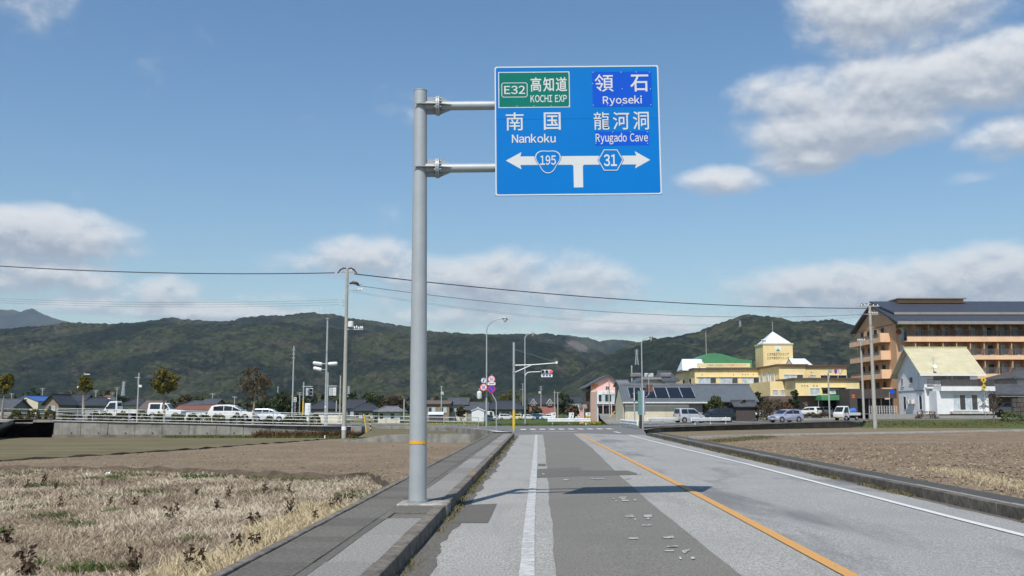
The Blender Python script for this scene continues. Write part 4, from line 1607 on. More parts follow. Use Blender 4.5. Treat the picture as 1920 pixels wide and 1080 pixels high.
# wood at the foot of the hills, too dense to count
r_ = np.random.default_rng(404)
cs, at, lvls = [], [], []
for k in range(1500):
    Y = r_.uniform(430, 1150)
    px = r_.uniform(-350, 1180) if r_.uniform() < 0.8 else r_.uniform(1150, 2250)
    if px > 1150 and Y < 700:
        Y = r_.uniform(700, 1050)
    if 640 < px < 1180 and Y < 520:
        continue
    X = X_at(px, Y)
    rad = r_.uniform(2.5, 5.0)
    h = r_.uniform(5, 11) * (0.75 + 0.5 * vnoise(np.array([px / 90.0]), np.array([1.0]), 5)[0])
    m = 46
    q = r_.normal(size=(m, 3))
    q /= np.linalg.norm(q, axis=1)[:, None]
    q *= r_.uniform(0.7, 1.0, m)[:, None]
    q = q * np.array([rad, rad, h * 0.52]) + np.array([X, Y, h * 0.5 - 1.3])
    cs.append(q)
    at.append(np.clip(r_.normal(r_.choice([0.15, 0.45, 0.8], p=[0.5, 0.35, 0.15]), 0.1, m), 0, 1))
LEAF_FOR = leaf_mat('wood_leaf', [(0.014, 0.022, 0.010), (0.035, 0.045, 0.014), (0.06, 0.062, 0.02), (0.075, 0.055, 0.035), (0.10, 0.075, 0.055)], 0.1)
cs = np.concatenate(cs)
vs_, f = leaf_quads(cs, 2.1, 405, aspect=1.2)
tag(mesh_np('wood_edge', vs_, f, LEAF_FOR, None, np.concatenate(at)), 'dense mixed wood along the foot of the hills', 'wood', None, 'stuff')

# ================================================================== street furniture
GALV = pm('galvanised_grey', (0.355, 0.385, 0.40), 0.5, 0.05, 3.5, 0.08, 40, 0.15, col2=(0.335, 0.36, 0.375), streak=0.05)
GALV_D = pm('galvanised_dark', (0.28, 0.31, 0.33), 0.5, 0.12, 6, 0, 30, 0.2)
STEEL_W = pm('white_steel', (0.70, 0.71, 0.71), 0.5, 0.08, 3, col2=(0.55, 0.54, 0.52))
STEEL_R = pm('railing_steel', (0.36, 0.39, 0.41), 0.45, 0.12, 4, 0, 30, 0.25)
CONC_POLE = pm('pole_concrete', (0.36, 0.35, 0.31), 0.85, 0.10, 1.0, 0.2, 30, col2=(0.30, 0.29, 0.26))
ORANGE_BAND = pm('orange_band', (0.72, 0.36, 0.02), 0.5, 0.08, 4)
YELLOW = pm('yellow_paint', (0.62, 0.43, 0.04), 0.55, 0.12, 4)
BLACK = pm('black_paint', (0.015, 0.015, 0.016), 0.5, 0.2, 4)
WHITE = pm('white_paint', (0.78, 0.78, 0.77), 0.5, 0.05, 3)
GREYP = pm('grey_plastic', (0.45, 0.47, 0.49), 0.5, 0.08, 3)
SIGN_BLUE = pm('sign_blue', (0.0, 0.165, 0.52), 0.45, 0.035, 0.8, spec=0.15)
SIGN_BLUE2 = pm('sign_patch_blue', (0.004, 0.085, 0.56), 0.45, 0.04, 0.8, spec=0.15)
SIGN_GREEN = pm('sign_green', (0.0, 0.16, 0.125), 0.45, 0.04, 0.8, spec=0.15)
SIGN_WHITE = pm('sign_white', (0.60, 0.61, 0.61), 0.4, 0.04, 1.2)
SIGN_ALU = pm('sign_back', (0.50, 0.52, 0.53), 0.45, 0.08, 2, 0, 30, 0.4)
SIGN_RED = pm('sign_red', (0.50, 0.03, 0.035), 0.4, 0.08, 3)

# ---------------------------------------------------------------- the big guide sign
gs = thing('guide_sign', 'tall grey cantilever pole carrying the large blue road sign with white Japanese lettering', 'road sign', FOOT + Vector((0, 0, 0.03)))
SY = FOOT.y
ptop = P(788.5, 171, SY)
pz = ptop.z - FOOT.z - 0.03
lean = ptop.x - FOOT.x
MB().tube([(0, 0, 0), (lean * 0.35, 0, pz * 0.35), (lean * 0.7, 0, pz * 0.7), (lean, 0, pz)], [0.144, 0.133, 0.121, 0.108], 32).build('pole', GALV, gs, smooth=True)
MB().tube([(lean, 0, pz), (lean, 0, pz + 0.012), (lean, 0, pz + 0.03)], [0.113, 0.113, 0.06], 24).build('cap', GALV, gs, smooth=True)
MB().cyl((0, 0, 0.0), 0.165, 0.03, 28, (0, 0, 1)).build('base_collar', GALV_D, gs)
bz = P(781, 829, SY).z - FOOT.z - 0.03
MB().tube([(lean * bz / pz, 0, bz - 0.027), (lean * bz / pz, 0, bz + 0.027)], [0.1455, 0.145], 32, False).build('orange_band', ORANGE_BAND, gs, smooth=True)


def pole_x(z):
    return lean * z / pz


BL, BR_, TL, TR = P(929, 367.5, SY - 0.12), P(1241, 364.5, SY - 0.12), P(926, 125.5, SY - 0.12), P(1238, 122.5, SY - 0.12)
SW_, SH_ = (BR_ - BL).length, (TL - BL).length
for (py, pye) in ((198.5, 197.5), (315.5, 314.5)):
    z0 = P(800, py, SY).z - FOOT.z - 0.03
    x0 = pole_x(z0)
    x_end = BR_.x - FOOT.x - 0.12
    z1 = z0 + 0.03
    arm = MB().tube([(x0 + 0.36, 0, z0), (x_end, 0, z1)], [0.076, 0.07], 20).build('arm', GALV, gs, smooth=True)
    MB().tube([(x0, 0, z0), (x0 + 0.27, 0, z0)], [0.078, 0.078], 18).build('arm_stub', GALV, arm)
    MB().cyl((x0 + 0.265, 0, z0), 0.165, 0.028, 24, (1, 0, 0)).build('flange', GALV, arm)
    MB().cyl((x0 + 0.297, 0, z0), 0.165, 0.028, 24, (1, 0, 0)).build('flange', GALV, arm)
    for s_ in (-1, 1):
        # gussets above, below and to the front and back of the joint
        MB().prism([(x0 + 0.05, z0 + s_ * 0.06), (x0 + 0.263, z0 + s_ * 0.06), (x0 + 0.263, z0 + s_ * 0.15), (x0 + 0.05, z0 + s_ * 0.15)], 'y', -0.006, 0.006).build('gusset', GALV_D, arm)
        MB().prism([(x0 + 0.327, z0 + s_ * 0.05), (x0 + 0.52, z0 + s_ * 0.07), (x0 + 0.327, z0 + s_ * 0.155)], 'y', -0.006, 0.006).build('gusset', GALV_D, arm)
        MB().prism([(x0 - 0.10, s_ * 0.13), (x0 + 0.05, s_ * 0.05), (x0 + 0.263, s_ * 0.05), (x0 + 0.263, s_ * 0.15), (x0 + 0.0, s_ * 0.16)], 'z', z0 - 0.006, z0 + 0.006).build('gusset', GALV_D, arm)
        MB().prism([(x0 + 0.327, s_ * 0.05), (x0 + 0.55, s_ * 0.07), (x0 + 0.327, s_ * 0.15)], 'z', z0 - 0.006, z0 + 0.006).build('gusset', GALV_D, arm)
    for k in range(8):
        a = k * math.pi / 4 + 0.39
        MB().cyl((x0 + 0.24, 0.125 * math.cos(a), z0 + 0.125 * math.sin(a)), 0.014, 0.11, 8, (1, 0, 0)).build('bolt', GALV, arm)

panel = bpy.data.objects.new('sign_panel', None)
COL.objects.link(panel)
panel.parent = gs
panel.location = BL - FOOT - Vector((0, 0, 0.03))
panel.rotation_euler = (0, -math.atan2(BR_.z - BL.z, BR_.x - BL.x), 0)


def sc_(cx, cy):
    """coordinates of my enlarged view of the sign -> the panel's own metres"""
    u = (cx - (103 + 9 * (cy - 62) / 970.0)) / 1252.0 * SW_
    v = SH_ - (cy - (62 - 14 * (cx - 103) / 1250.0)) / 971.0 * SH_
    return u, v


def sbox(x0, y0, x1, y1):
    u0, _ = sc_(x0, (y0 + y1) / 2)
    u1, _ = sc_(x1, (y0 + y1) / 2)
    _, v0 = sc_((x0 + x1) / 2, y1)
    _, v1 = sc_((x0 + x1) / 2, y0)
    return u0, u1, v0, v1


seam = sc_(700, 457)[1]
rect = lambda a, r=0.03: [(a[0] + r, a[2]), (a[1] - r, a[2]), (a[1], a[2] + r), (a[1], a[3] - r), (a[1] - r, a[3]), (a[0] + r, a[3]), (a[0], a[3] - r), (a[0], a[2] + r)]
MB().box(0, SW_, -0.012, 0.02, 0, seam - 0.0015).build('panel_sheet', [SIGN_BLUE], panel)
MB().box(0, SW_, -0.012, 0.02, seam + 0.0015, SH_).build('panel_sheet', [SIGN_BLUE], panel)
MB().box(0.02, SW_ - 0.02, 0.02, 0.05, 0.3, 0.36).build('back_rib', SIGN_ALU, panel)
MB().box(0.02, SW_ - 0.02, 0.02, 0.05, SH_ - 0.5, SH_ - 0.44).build('back_rib', SIGN_ALU, panel)
MB().box(0.002, SW_ - 0.002, 0.0205, 0.026, 0.002, SH_ - 0.002).build('back_sheet', SIGN_ALU, panel)


def ring(outer, inner, y, thick=0.003):
    n = len(outer)
    vs_ = [(p[0], y, p[1]) for p in outer] + [(p[0], y, p[1]) for p in inner]
    return MB().add(vs_, [(i, (i + 1) % n, n + (i + 1) % n, n + i) for i in range(n)])


def inset_rect(a, d):
    return (a[0] + d, a[1] - d, a[2] + d, a[3] - d)


full = (0.0, SW_, 0.0, SH_)
ring(rect(inset_rect(full, 0.001), 0.02), rect(inset_rect(full, 0.022), 0.02), -0.0140).build('border', SIGN_WHITE, panel)
LB = -0.0140
g = sbox(133, 101, 677, 374)
MB().poly([(p[0], LB, p[1]) for p in rect(g, 0.004)]).build('green_panel', SIGN_GREEN, panel)
ring(rect(g, 0.004), rect(inset_rect(g, 0.014), 0.004), LB - 0.002).build('border', SIGN_WHITE, panel)
for bb in ((850, 99, 1303, 364), (866, 551, 1273, 655)):
    MB().poly([(p[0], LB, p[1]) for p in rect(sbox(*bb), 0.003)]).build('blue_patch', SIGN_BLUE2, panel)
e = sbox(157, 184, 355, 296)
ring(rect(e, 0.025), rect(inset_rect(e, 0.011), 0.018), LB - 0.003).build('border', SIGN_WHITE, panel)


def put(body, x0, y0, x1, y1, bold=0.0):
    text_part(body, sbox(x0, y0, x1, y1), SIGN_WHITE, panel, LB - 0.003, bold)


put('E32', 178, 208, 336, 271, 0.012)
put('高', 379, 143, 460, 252, 0.012)
put('知', 475, 143, 556, 252, 0.012)
put('道', 571, 141, 656, 250, 0.012)
put('KOCHI EXP', 378, 277, 654, 332, 0.014)
put('領', 868, 118, 1011, 252, 0.006)
put('石', 1138, 121, 1277, 250, 0.012)
put('Ryoseki', 928, 281, 1225, 359, 0.016)
put('南', 190, 410, 325, 546, 0.0045)
put('国', 478, 409, 606, 541, 0.010)
put('Nankoku', 236, 571, 567, 638, 0.016)
put('龍', 856, 405, 976, 540, 0.002)
put('河', 1002, 405, 1126, 538, 0.006)
put('洞', 1154, 400, 1275, 538, 0.006)
put('Ryugado Cave', 870, 562, 1266, 648, 0.014)


def sp(pts, y, mat, name):
    return MB().poly([(sc_(a, b)[0], y, sc_(a, b)[1]) for a, b in pts]).build(name, mat, panel)


sp([(190, 771), (308, 708), (299, 740), (299, 804), (308, 836)], LB, SIGN_WHITE, 'arrow_head')
sp([(1280, 764), (1164, 828), (1175, 798), (1175, 732), (1164, 699)], LB, SIGN_WHITE, 'arrow_head')
sp([(299, 740), (735, 736), (735, 801), (299, 804)], LB, SIGN_WHITE, 'arrow_shaft')
sp([(735, 736), (1175, 732), (1175, 798), (735, 801)], LB, SIGN_WHITE, 'arrow_shaft')
sp([(690, 801), (700, 812), (702, 970), (772, 969), (771, 811), (782, 800)], LB, SIGN_WHITE, 'arrow_stem')
tri0 = []
cx0, cy0 = 508, 762
for k in range(36):
    a = 2 * math.pi * k / 36 + math.pi / 2
    # rounded triangle standing on its point
    r = 1.0 + 0.15 * math.cos(3 * (a + math.pi / 2))
    tri0.append((math.cos(a) * r, -math.sin(a) * r))
mx = max(abs(p[0]) for p in tri0)
y0_, y1_ = min(p[1] for p in tri0), max(p[1] for p in tri0)


def tri(s_):
    return [(cx0 + p[0] / mx * 97 * s_, 695 + 86 + ((p[1] - y0_) / (y1_ - y0_) - 0.5) * 172 * s_) for p in tri0]


sp(tri(1.04), LB - 0.002, SIGN_BLUE, 'route_badge')
ring([sc_(*p) for p in tri(0.99)], [sc_(*p) for p in tri(0.92)], LB - 0.0035).build('badge_outline', SIGN_WHITE, panel)
hexo = lambda s_: [(981 + dx * s_, 766 + dy * s_) for dx, dy in ((-97, 1), (-51, -80), (51, -80), (97, -3), (51, 79), (-51, 79))]
sp(hexo(1.04), LB - 0.002, SIGN_BLUE, 'route_badge')
ring([sc_(*p) for p in hexo(0.99)], [sc_(*p) for p in hexo(0.92)], LB - 0.0035).build('badge_outline', SIGN_WHITE, panel)
text_part('195', sbox(449, 732, 568, 803), SIGN_WHITE, panel, LB - 0.004, 0.018)
text_part('31', sbox(929, 723, 1028, 812), SIGN_WHITE, panel, LB - 0.004, 0.020)
# rivets of the patches
rv = [(855, 104), (1070, 103), (1185, 102), (1288, 102), (855, 354), (962, 352), (1076, 352), (1292, 350), (852, 190), (1292, 230), (1076, 230), (1000, 556), (1134, 555), (1262, 554), (872, 640), (1262, 640), (140, 240), (275, 362), (404, 360), (535, 360), (668, 357), (668, 112), (404, 108)]
for cx, cy_ in rv:
    u, v = sc_(cx, cy_)
    MB().cyl((u, LB - 0.0, v), 0.007, 0.005, 8).build('rivet', SIGN_WHITE, panel)


# ---------------------------------------------------------------- lamps, poles, signals
def bent_lamp(label, px, base_y, top_y, Y, arm_px, rad=0.085, zb=None, flip=1):
    b = P(px, base_y, Y)
    t = P(px, top_y, Y)
    h = t.z - b.z
    a = X_at(px + arm_px, Y) - b.x
    root = thing('street_lamp', label, 'street lamp', b)
    pts, rr = [(0, 0, 0), (0, 0, h * 0.4), (0, 0, h - abs(a) * 0.75)], [rad, rad * 0.82, rad * 0.65]
    n = 9
    for k in range(1, n + 1):
        th = math.pi / 2 * k / n
        pts.append((a * 0.80 * (1 - math.cos(th)), 0, h - abs(a) * 0.75 + abs(a) * 0.70 * math.sin(th)))
        rr.append(rad * (0.65 - 0.25 * k / n))
    pts.append((a * 0.98, 0, h - abs(a) * 0.02))
    rr.append(rad * 0.38)
    MB().tube(pts, rr, 10).build('pole', GALV, root, smooth=True)
    MB().tube([(0, 0, 0), (0, 0, 0.25)], [rad * 1.25, rad * 1.2], 10).build('base_collar', GALV_D, root)
    hd = MB().tube([(a * 0.88, 0, h + 0.02), (a * 1.0, 0, h + 0.05), (a * 1.18, 0, h - 0.02), (a * 1.27, 0, h - 0.08)], [0.07, 0.15, 0.15, 0.05], 10).build('lamp_head', GALV, root, smooth=True)
    MB().tube([(a * 0.98, 0, h - 0.06), (a * 1.10, 0, h - 0.22), (a * 1.2, 0, h - 0.10)], [0.05, 0.17, 0.05], 10).build('lens', pm('lamp_lens', (0.35, 0.34, 0.30), 0.3, 0.1), hd, smooth=True)
    return root


L1 = bent_lamp('tall bent street lamp behind the round signs', 912, 803, 597, 88, 32)
L2 = bent_lamp('bent street lamp carrying the red traffic signal', 984.5, 797, 625, 104, 14)
L3 = bent_lamp('bent street lamp beside the roadside signboard near the garage', 1205.5, 806, 632, 82, 16, 0.07)


def plain_pole(name, label, px, base_y, top_y, Y, r0, r1, mat, cat='pole', group=None):
    b = P(px, base_y, Y)
    h = P(px, top_y, Y).z - b.z
    root = thing(name, label, cat, b, 0, group)
    MB().tube([(0, 0, -1.0), (0, 0, h)], [r0, r1], 12).build('shaft', mat, root, smooth=True)
    return root, h


# traffic signal on the second lamp's curved arm
LENS_R, t_, b_ = new_mat('signal_red_lit')
b_.inputs['Base Color'].default_value = (0.5, 0.01, 0.01, 1)
b_.inputs['Emission Color'].default_value = (1.0, 0.05, 0.04, 1)
b_.inputs['Emission Strength'].default_value = 1.6
LENS_D = pm('signal_lens_dark', (0.02, 0.025, 0.022), 0.2, 0.3, 8)


def zrel(root, py, Y, px=960):
    return P(px, py, Y).z - root.location.z


ts = thing('traffic_signal', 'horizontal three lens traffic signal showing red on a curved arm', 'traffic light', P(985.5, 704, 104))
oy = ts.location.z
armz = P(1000, 697.5, 104).z - oy
w = 104 / FPX
MB().tube([(0, -0.09, 0.0), (0.02, -0.09, 0.14), (0.22, -0.09, armz * 0.85), (0.55, -0.09, armz), (1.55, -0.09, armz + 0.02)], [0.045] * 5, 8).build('arm', STEEL_W, ts, smooth=True)
hx0, hx1 = 28.5 * w, 50.5 * w
hz0, hz1 = P(0, 700.5, 104).z - oy, P(0, 693.5, 104).z - oy
rc = (hz1 - hz0) / 2
body = MB().prism([(hx0 + rc, hz0), (hx1 - rc, hz0), (hx1 - rc * 0.3, hz0 + rc * 0.3), (hx1, hz0 + rc), (hx1 - rc * 0.3, hz1 - rc * 0.3), (hx1 - rc, hz1), (hx0 + rc, hz1), (hx0 + rc * 0.3, hz1 - rc * 0.3), (hx0, hz0 + rc), (hx0 + rc * 0.3, hz0 + rc * 0.3)], 'y', -0.2, -0.02).build('housing', STEEL_W, ts)
for k, mm in enumerate((LENS_D, LENS_D, LENS_R)):
    x = hx0 + (hx1 - hx0) * (k + 0.5) / 3
    ln = MB().cyl((x, -0.201, (hz0 + hz1) / 2), 0.155, 0.02, 18).build('lens', mm, body)
    rim_pts = [(x + 0.17 * math.cos(a), -0.2, (hz0 + hz1) / 2 + 0.17 * math.sin(a)) for a in np.linspace(0, math.pi, 12)]
    hv = MB()
    for i in range(11):
        p, q = rim_pts[i], rim_pts[i + 1]
        hv.quad(p, q, (q[0], -0.46, q[2] - 0.04), (p[0], -0.46, p[2] - 0.04))
    hv.build('visor', GALV_D, body)
tx0, tx1, tz0, tz1 = hx0 + 0.03, hx1 - 0.03, P(0, 707, 104).z - oy, P(0, 701.2, 104).z - oy
pl_ = MB().box(tx0, tx1, -0.16, -0.14, tz0, tz1).build('name_board', WHITE, ts)
text_part('岩次東', (tx0 + 0.12, tx1 - 0.12, tz0 + 0.05, tz1 - 0.05), pm('board_blue', (0.05, 0.10, 0.30), 0.5, 0.05), pl_, -0.166, 0.0) if False else None
for k in range(3):
    MB().box(tx0 + 0.18 + k * 0.32, tx0 + 0.38 + k * 0.32, -0.166, -0.161, tz0 + 0.06, tz1 - 0.06).build('name_character', pm('board_blue', (0.05, 0.10, 0.30), 0.5, 0.05), pl_)

# detector pole with a long arm
dp, h = plain_pole('detector_pole', 'grey pole with yellow foot and a long arm with a sensor at the junction corner', 963.5, 808, 642, 76, 0.10, 0.085, GALV)
MB().tube([(0, 0, zrel(dp, 805, 76)), (0, 0, zrel(dp, 770, 76))], [0.107, 0.106], 12, False).build('yellow_sleeve', YELLOW, dp)
wpx = 76 / FPX
az_ = zrel(dp, 685, 76)
MB().tube([(0, -0.02, az_), (1.6, -0.02, az_ + 0.05), (79 * wpx, -0.02, zrel(dp, 680.5, 76))], [0.045, 0.04, 0.035], 8).build('arm', STEEL_W, dp, smooth=True)
MB().tube([(0, -0.02, zrel(dp, 699, 76)), (34 * wpx, -0.02, zrel(dp, 684, 76))], [0.035, 0.035], 8).build('brace', STEEL_W, dp)
MB().cbox((80 * wpx, -0.02, zrel(dp, 680, 76)), (0.16, 0.16, 0.2)).build('sensor', STEEL_W, dp, bevel=0.02)
MB().tube([(0, 0, zrel(dp, 655, 76)), (79 * wpx, -0.02, zrel(dp, 679, 76))], 0.008, 5).build('stay_wire', GALV_D, dp)
for py in (685, 699):
    MB().cyl((0, 0, zrel(dp, py, 76) - 0.06), 0.115, 0.12, 12, (0, 0, 1)).build('clamp', GALV_D, dp)

# round signs
rs_root = thing('round_sign_post', 'bent grey post with speed limit and no parking discs', 'road sign', P(930.5, 808, 77))
wpx = 77 / FPX
zz = lambda py: zrel(rs_root, py, 77)
MB().tube([(0, 0, -0.2), (0, 0, zz(756)), (-0.06, 0, zz(750)), (-7 * wpx, 0, zz(741)), (-8.5 * wpx, 0, zz(736)), (-8.5 * wpx, 0, zz(702))], [0.04] * 6, 10).build('post', GALV, rs_root, smooth=True)


def disc_sign(parent, cx, cz, r, face, rim, name='disc', y=-0.06):
    o = MB().cyl((cx, y, cz), r, 0.012, 28).build(name, SIGN_ALU, parent)
    if rim is not None:
        MB().disc((cx, y - 0.014, cz), r, 28).build('rim', rim, o)
    f = MB().disc((cx, y - 0.017, cz), r * (0.80 if rim is not None else 0.98), 28).build('face', face, o)
    return o


r6 = 7.2 * wpx
c50 = (-9 * wpx, zz(711))
o = disc_sign(rs_root, c50[0], c50[1], r6, SIGN_WHITE, SIGN_RED)
text_part('50', (c50[0] - r6 * 0.45, c50[0] + r6 * 0.45, c50[1] - r6 * 0.38, c50[1] + r6 * 0.38), pm('sign_digit_blue', (0.02, 0.06, 0.35), 0.4, 0.05), o, -0.081, 0.02)
cnp = (-9 * wpx, zz(729.5))
o = disc_sign(rs_root, cnp[0], cnp[1], r6, SIGN_BLUE2, SIGN_RED)
MB().beam((cnp[0] - r6 * 0.62, -0.080, cnp[1] + r6 * 0.62), (cnp[0] + r6 * 0.62, -0.080, cnp[1] - r6 * 0.62), 0.004, r6 * 0.26, (0.7, 0, 0.7)).build('slash', SIGN_RED, o)
pl_ = MB().box(-9 * wpx - r6, -9 * wpx + r6, -0.075, -0.06, zz(722), zz(717)).build('plate', WHITE, rs_root)
MB().box(-9 * wpx - r6 * 0.72, -9 * wpx + r6 * 0.72, -0.079, -0.0755, zz(720.3), zz(718.6)).build('plate_bar', SIGN_RED, pl_)
s2 = thing('round_sign', 'pair of discs clamped on the tall street lamp, the lower one red rimmed', 'road sign', P(912, 735, 87.6))
wpx = 87.6 / FPX
zz2 = lambda py: zrel(s2, py, 87.6)
c1 = (-5.2 * wpx, zz2(713.5))
o = disc_sign(s2, c1[0], c1[1], 4.9 * wpx, SIGN_WHITE, None)
MB().beam((c1[0] - 0.06, -0.080, c1[1] - 4 * wpx), (c1[0] + 0.06, -0.080, c1[1] + 4 * wpx), 0.004, 0.09, (1, 0, 0)).build('bar', SIGN_BLUE2, o)
c2 = (-5.2 * wpx, zz2(726.3))
o = disc_sign(s2, c2[0], c2[1], 7.2 * wpx, SIGN_WHITE, SIGN_RED)
for k in (-1, 1):
    MB().beam((c2[0] + k * 0.06 - 0.05, -0.080, c2[1] - 0.16), (c2[0] + k * 0.06 + 0.03, -0.080, c2[1] + 0.15), 0.004, 0.05, (1, 0, 0)).build('arrow_mark', pm('sign_digit_blue', (0.02, 0.06, 0.35)), o)
MB().beam((c2[0] - 0.2, -0.082, c2[1] + 0.2), (c2[0] + 0.2, -0.082, c2[1] - 0.2), 0.004, 0.05, (0.7, 0, 0.7)).build('slash', SIGN_RED, o)
MB().box(-0.35, 0.1, -0.05, 0.0, c2[1] - 0.03, c2[1] + 0.03).build('bracket', GALV_D, s2)
s3 = thing('control_cabinet', 'white drum hanging on the street lamp beside the round signs', 'signal', P(899, 748, 87.8))
wpx = 87.8 / FPX
zz3 = lambda py: zrel(s3, py, 87.8)
MB().tube([(0, 0, 0), (0, 0, 0.1), (0, 0, zz3(735)), (0, 0, zz3(733.5))], [0.16, 0.225, 0.225, 0.16], 16).build('drum', STEEL_W, s3, smooth=True)
MB().box(-0.1, 13 * wpx - 0.08, -0.03, 0.03, zz3(730), zz3(728.8)).build('hanger', GALV, s3)
MB().box(-0.03, 0.03, -0.03, 0.03, zz3(733.5), zz3(730)).build('hook', GALV, s3)


# ---------------------------------------------------------------- pedestrian signals and posts on the left
def ped_signal(label, px, base_y, top_y, Y, arm_y, arm_px, box, lenses, yellow=None):
    root, h = plain_pole('pedestrian_signal', label, px, base_y, top_y, Y, 0.075, 0.065, GALV, 'traffic light')
    w_ = Y / FPX
    a = zrel(root, arm_y, Y)
    MB().box(min(-0.15, arm_px * w_), max(0.15, arm_px * w_), -0.06, -0.01, a - 0.05, a + 0.03).build('arm', GALV, root)
    if yellow:
        MB().tube([(0, 0, zrel(root, yellow[0], Y)), (0, 0, zrel(root, yellow[1], Y))], [0.082, 0.08], 12, False).build('yellow_sleeve', YELLOW, root)
    for (x0, x1, y0, y1, kind) in box:
        bx_ = MB().box(x0 * w_, x1 * w_, -0.22, -0.02, zrel(root, y1, Y), zrel(root, y0, Y)).build('signal_box', STEEL_W if kind != 'grey' else GREYP, root, bevel=0.02)
        if kind == 'lens':
            for f_ in (0.27, 0.73):
                zc_ = zrel(root, y0 + (y1 - y0) * f_, Y)
                s_ = (x1 - x0) * w_ * 0.36
                MB().box((x0 + x1) / 2 * w_ - s_, (x0 + x1) / 2 * w_ + s_, -0.24, -0.221, zc_ - s_, zc_ + s_).build('lens', LENS_D, bx_)
                hv = MB()
                hv.box((x0 + x1) / 2 * w_ - s_ * 1.15, (x0 + x1) / 2 * w_ + s_ * 1.15, -0.42, -0.221, zc_ + s_ * 1.0, zc_ + s_ * 1.12)
                hv.build('visor', BLACK, bx_)
        else:
            for k in range(4):
                zc_ = zrel(root, y0 + (y1 - y0) * (0.2 + 0.2 * k), Y)
                MB().box(x0 * w_ + 0.03, x1 * w_ - 0.03, -0.226, -0.221, zc_ - 0.012, zc_ + 0.012).build('vent_slot', GALV_D, bx_)
    return root


ped_signal('pedestrian signal facing right on a short pole with a yellow foot', 568, 781, 716, 95, 724.5, 17, [(5, 11, 728, 742, 'grey'), (11.3, 18, 728, 742, 'lens')], None, (780, 752))
ped_signal('pedestrian signal seen from behind beside the tall camera mast', 613, 794, 698, 88, 723.5, 17, [(3, 9.5, 727, 742, 'grey'), (10, 16.5, 727, 742, 'white')], None)
ped_signal('pedestrian signal beside the roadside signboard at the junction', 1190, 790, 727, 96, 738, 9, [(-1, 8.5, 737, 752, 'lens')], None)
cb = thing('control_cabinet', 'tall white control cabinet among the hedge bushes', 'cabinet', P(577, 787, 93))
w_ = 93 / FPX
MB().box(-5.2 * w_, 5.0 * w_, -0.2, 0.2, zrel(cb, 779, 93), zrel(cb, 756, 93)).build('case', STEEL_W, cb, bevel=0.02)
MB().box(-0.09, 0.09, -0.09, 0.09, -0.15, zrel(cb, 779, 93)).build('leg', STEEL_W, cb)
for k in range(3):
    MB().box(1.0 * w_, 4.2 * w_, -0.215, -0.201, zrel(cb, 763 + 5.5 * k, 93), zrel(cb, 760.5 + 5.5 * k, 93)).build('label_plate', GREYP, cb)
sg = thing('small_signal', 'small white signal box on a thin post beside the grey mast', 'signal', P(553, 775, 100))
w_ = 100 / FPX
MB().tube([(0, 0, -0.2), (0, 0, zrel(sg, 752, 100))], 0.04, 8).build('post', GALV, sg)
MB().box(-2.5 * w_, 2.5 * w_, -0.1, 0.1, zrel(sg, 754, 100), zrel(sg, 745, 100)).build('case', STEEL_W, sg, bevel=0.02)
for py in (747.5, 751.5):
    MB().box(-1.2 * w_, 1.0 * w_, -0.11, -0.101, zrel(sg, py + 1.3, 100), zrel(sg, py - 1.3, 100)).build('lens', LENS_D, sg)

m1, h = plain_pole('mast', 'slim grey mast rising beside the bare brown tree', 547.5, 790, 649, 92, 0.09, 0.06, GALV)
for py in (656, 664, 671):
    MB().cbox((0.0, 0, zrel(m1, py, 92)), (0.24, 0.2, 0.10)).build('clamp', GALV_D, m1)
cm, h = plain_pole('camera_mast', 'tall grey mast with three white cylindrical cameras', 609.8, 795, 598, 88, 0.11, 0.075, GALV)
w_ = 88 / FPX
MB().cyl((0, 0, h - 0.02), 0.15, 0.09, 14, (0, 0, 1)).build('cap', GALV, cm)
MB().tube([(-14 * w_, 0, zrel(cm, 681.5, 88)), (14 * w_, 0, zrel(cm, 682.5, 88))], 0.035, 8).build('cross_arm', GALV, cm)
for (x0, x1, py, py2) in ((-25, -8, 680.5, 683), (-24, -9, 690, 693.5), (3.5, 20, 682.5, 681.5)):
    a, b = Vector((x0 * w_, -0.15, zrel(cm, py, 88))), Vector((x1 * w_, 0.05, zrel(cm, py2, 88)))
    cam_ = MB().tube([a, a.lerp(b, 0.1), a.lerp(b, 0.9), b], [0.10, 0.155, 0.165, 0.09], 14).build('camera', STEEL_W, cm, smooth=True)
    MB().tube([b, Vector((0, 0, b.z + 0.05))], 0.03, 6).build('bracket', GALV_D, cam_)
MB().cyl((0, -0.09, zrel(cm, 763, 88)), 0.07, 0.03, 10).build('number_plate', WHITE, cm)

# ---------------------------------------------------------------- utility poles
def insulator(parent, x, z, y=0.0, mat=None):
    MB().tube([(x, y, z), (x, y, z + 0.08), (x, y, z + 0.2)], [0.05, 0.07, 0.03], 8).build('insulator', mat or WHITE, parent)


up1, h1 = plain_pole('utility_pole', 'tall concrete utility pole at the corner with a white plate near its foot', 644.8, 812, 503, 83, 0.20, 0.115, CONC_POLE, 'utility pole')
w_ = 83 / FPX
zu = lambda py: zrel(up1, py, 83)
ca = MB().box(-18 * w_, 18 * w_, -0.06, 0.06, zu(511), zu(508.5)).build('cross_arm', GALV, up1)
for sgn in (-1, 1):
    hood = [(sgn * x * w_, -0.02, zu(y)) for x, y in ((2, 503.5), (7, 502.5), (13, 506), (18, 512.5))]
    MB().tube(hood, [0.06, 0.07, 0.07, 0.05], 8).build('black_hood', BLACK, up1, smooth=True)
    MB().tube([(sgn * 4 * w_, 0.03, zu(511)), (sgn * 9 * w_, 0.03, zu(506))], 0.03, 6).build('brace', GALV_D, up1)
for x in (-10, 0, 8):
    insulator(up1, x * w_, zu(508))
ca = MB().box(-1 * w_, 28 * w_, -0.15, -0.05, zu(534.5), zu(532.5)).build('cross_arm', GALV, up1)
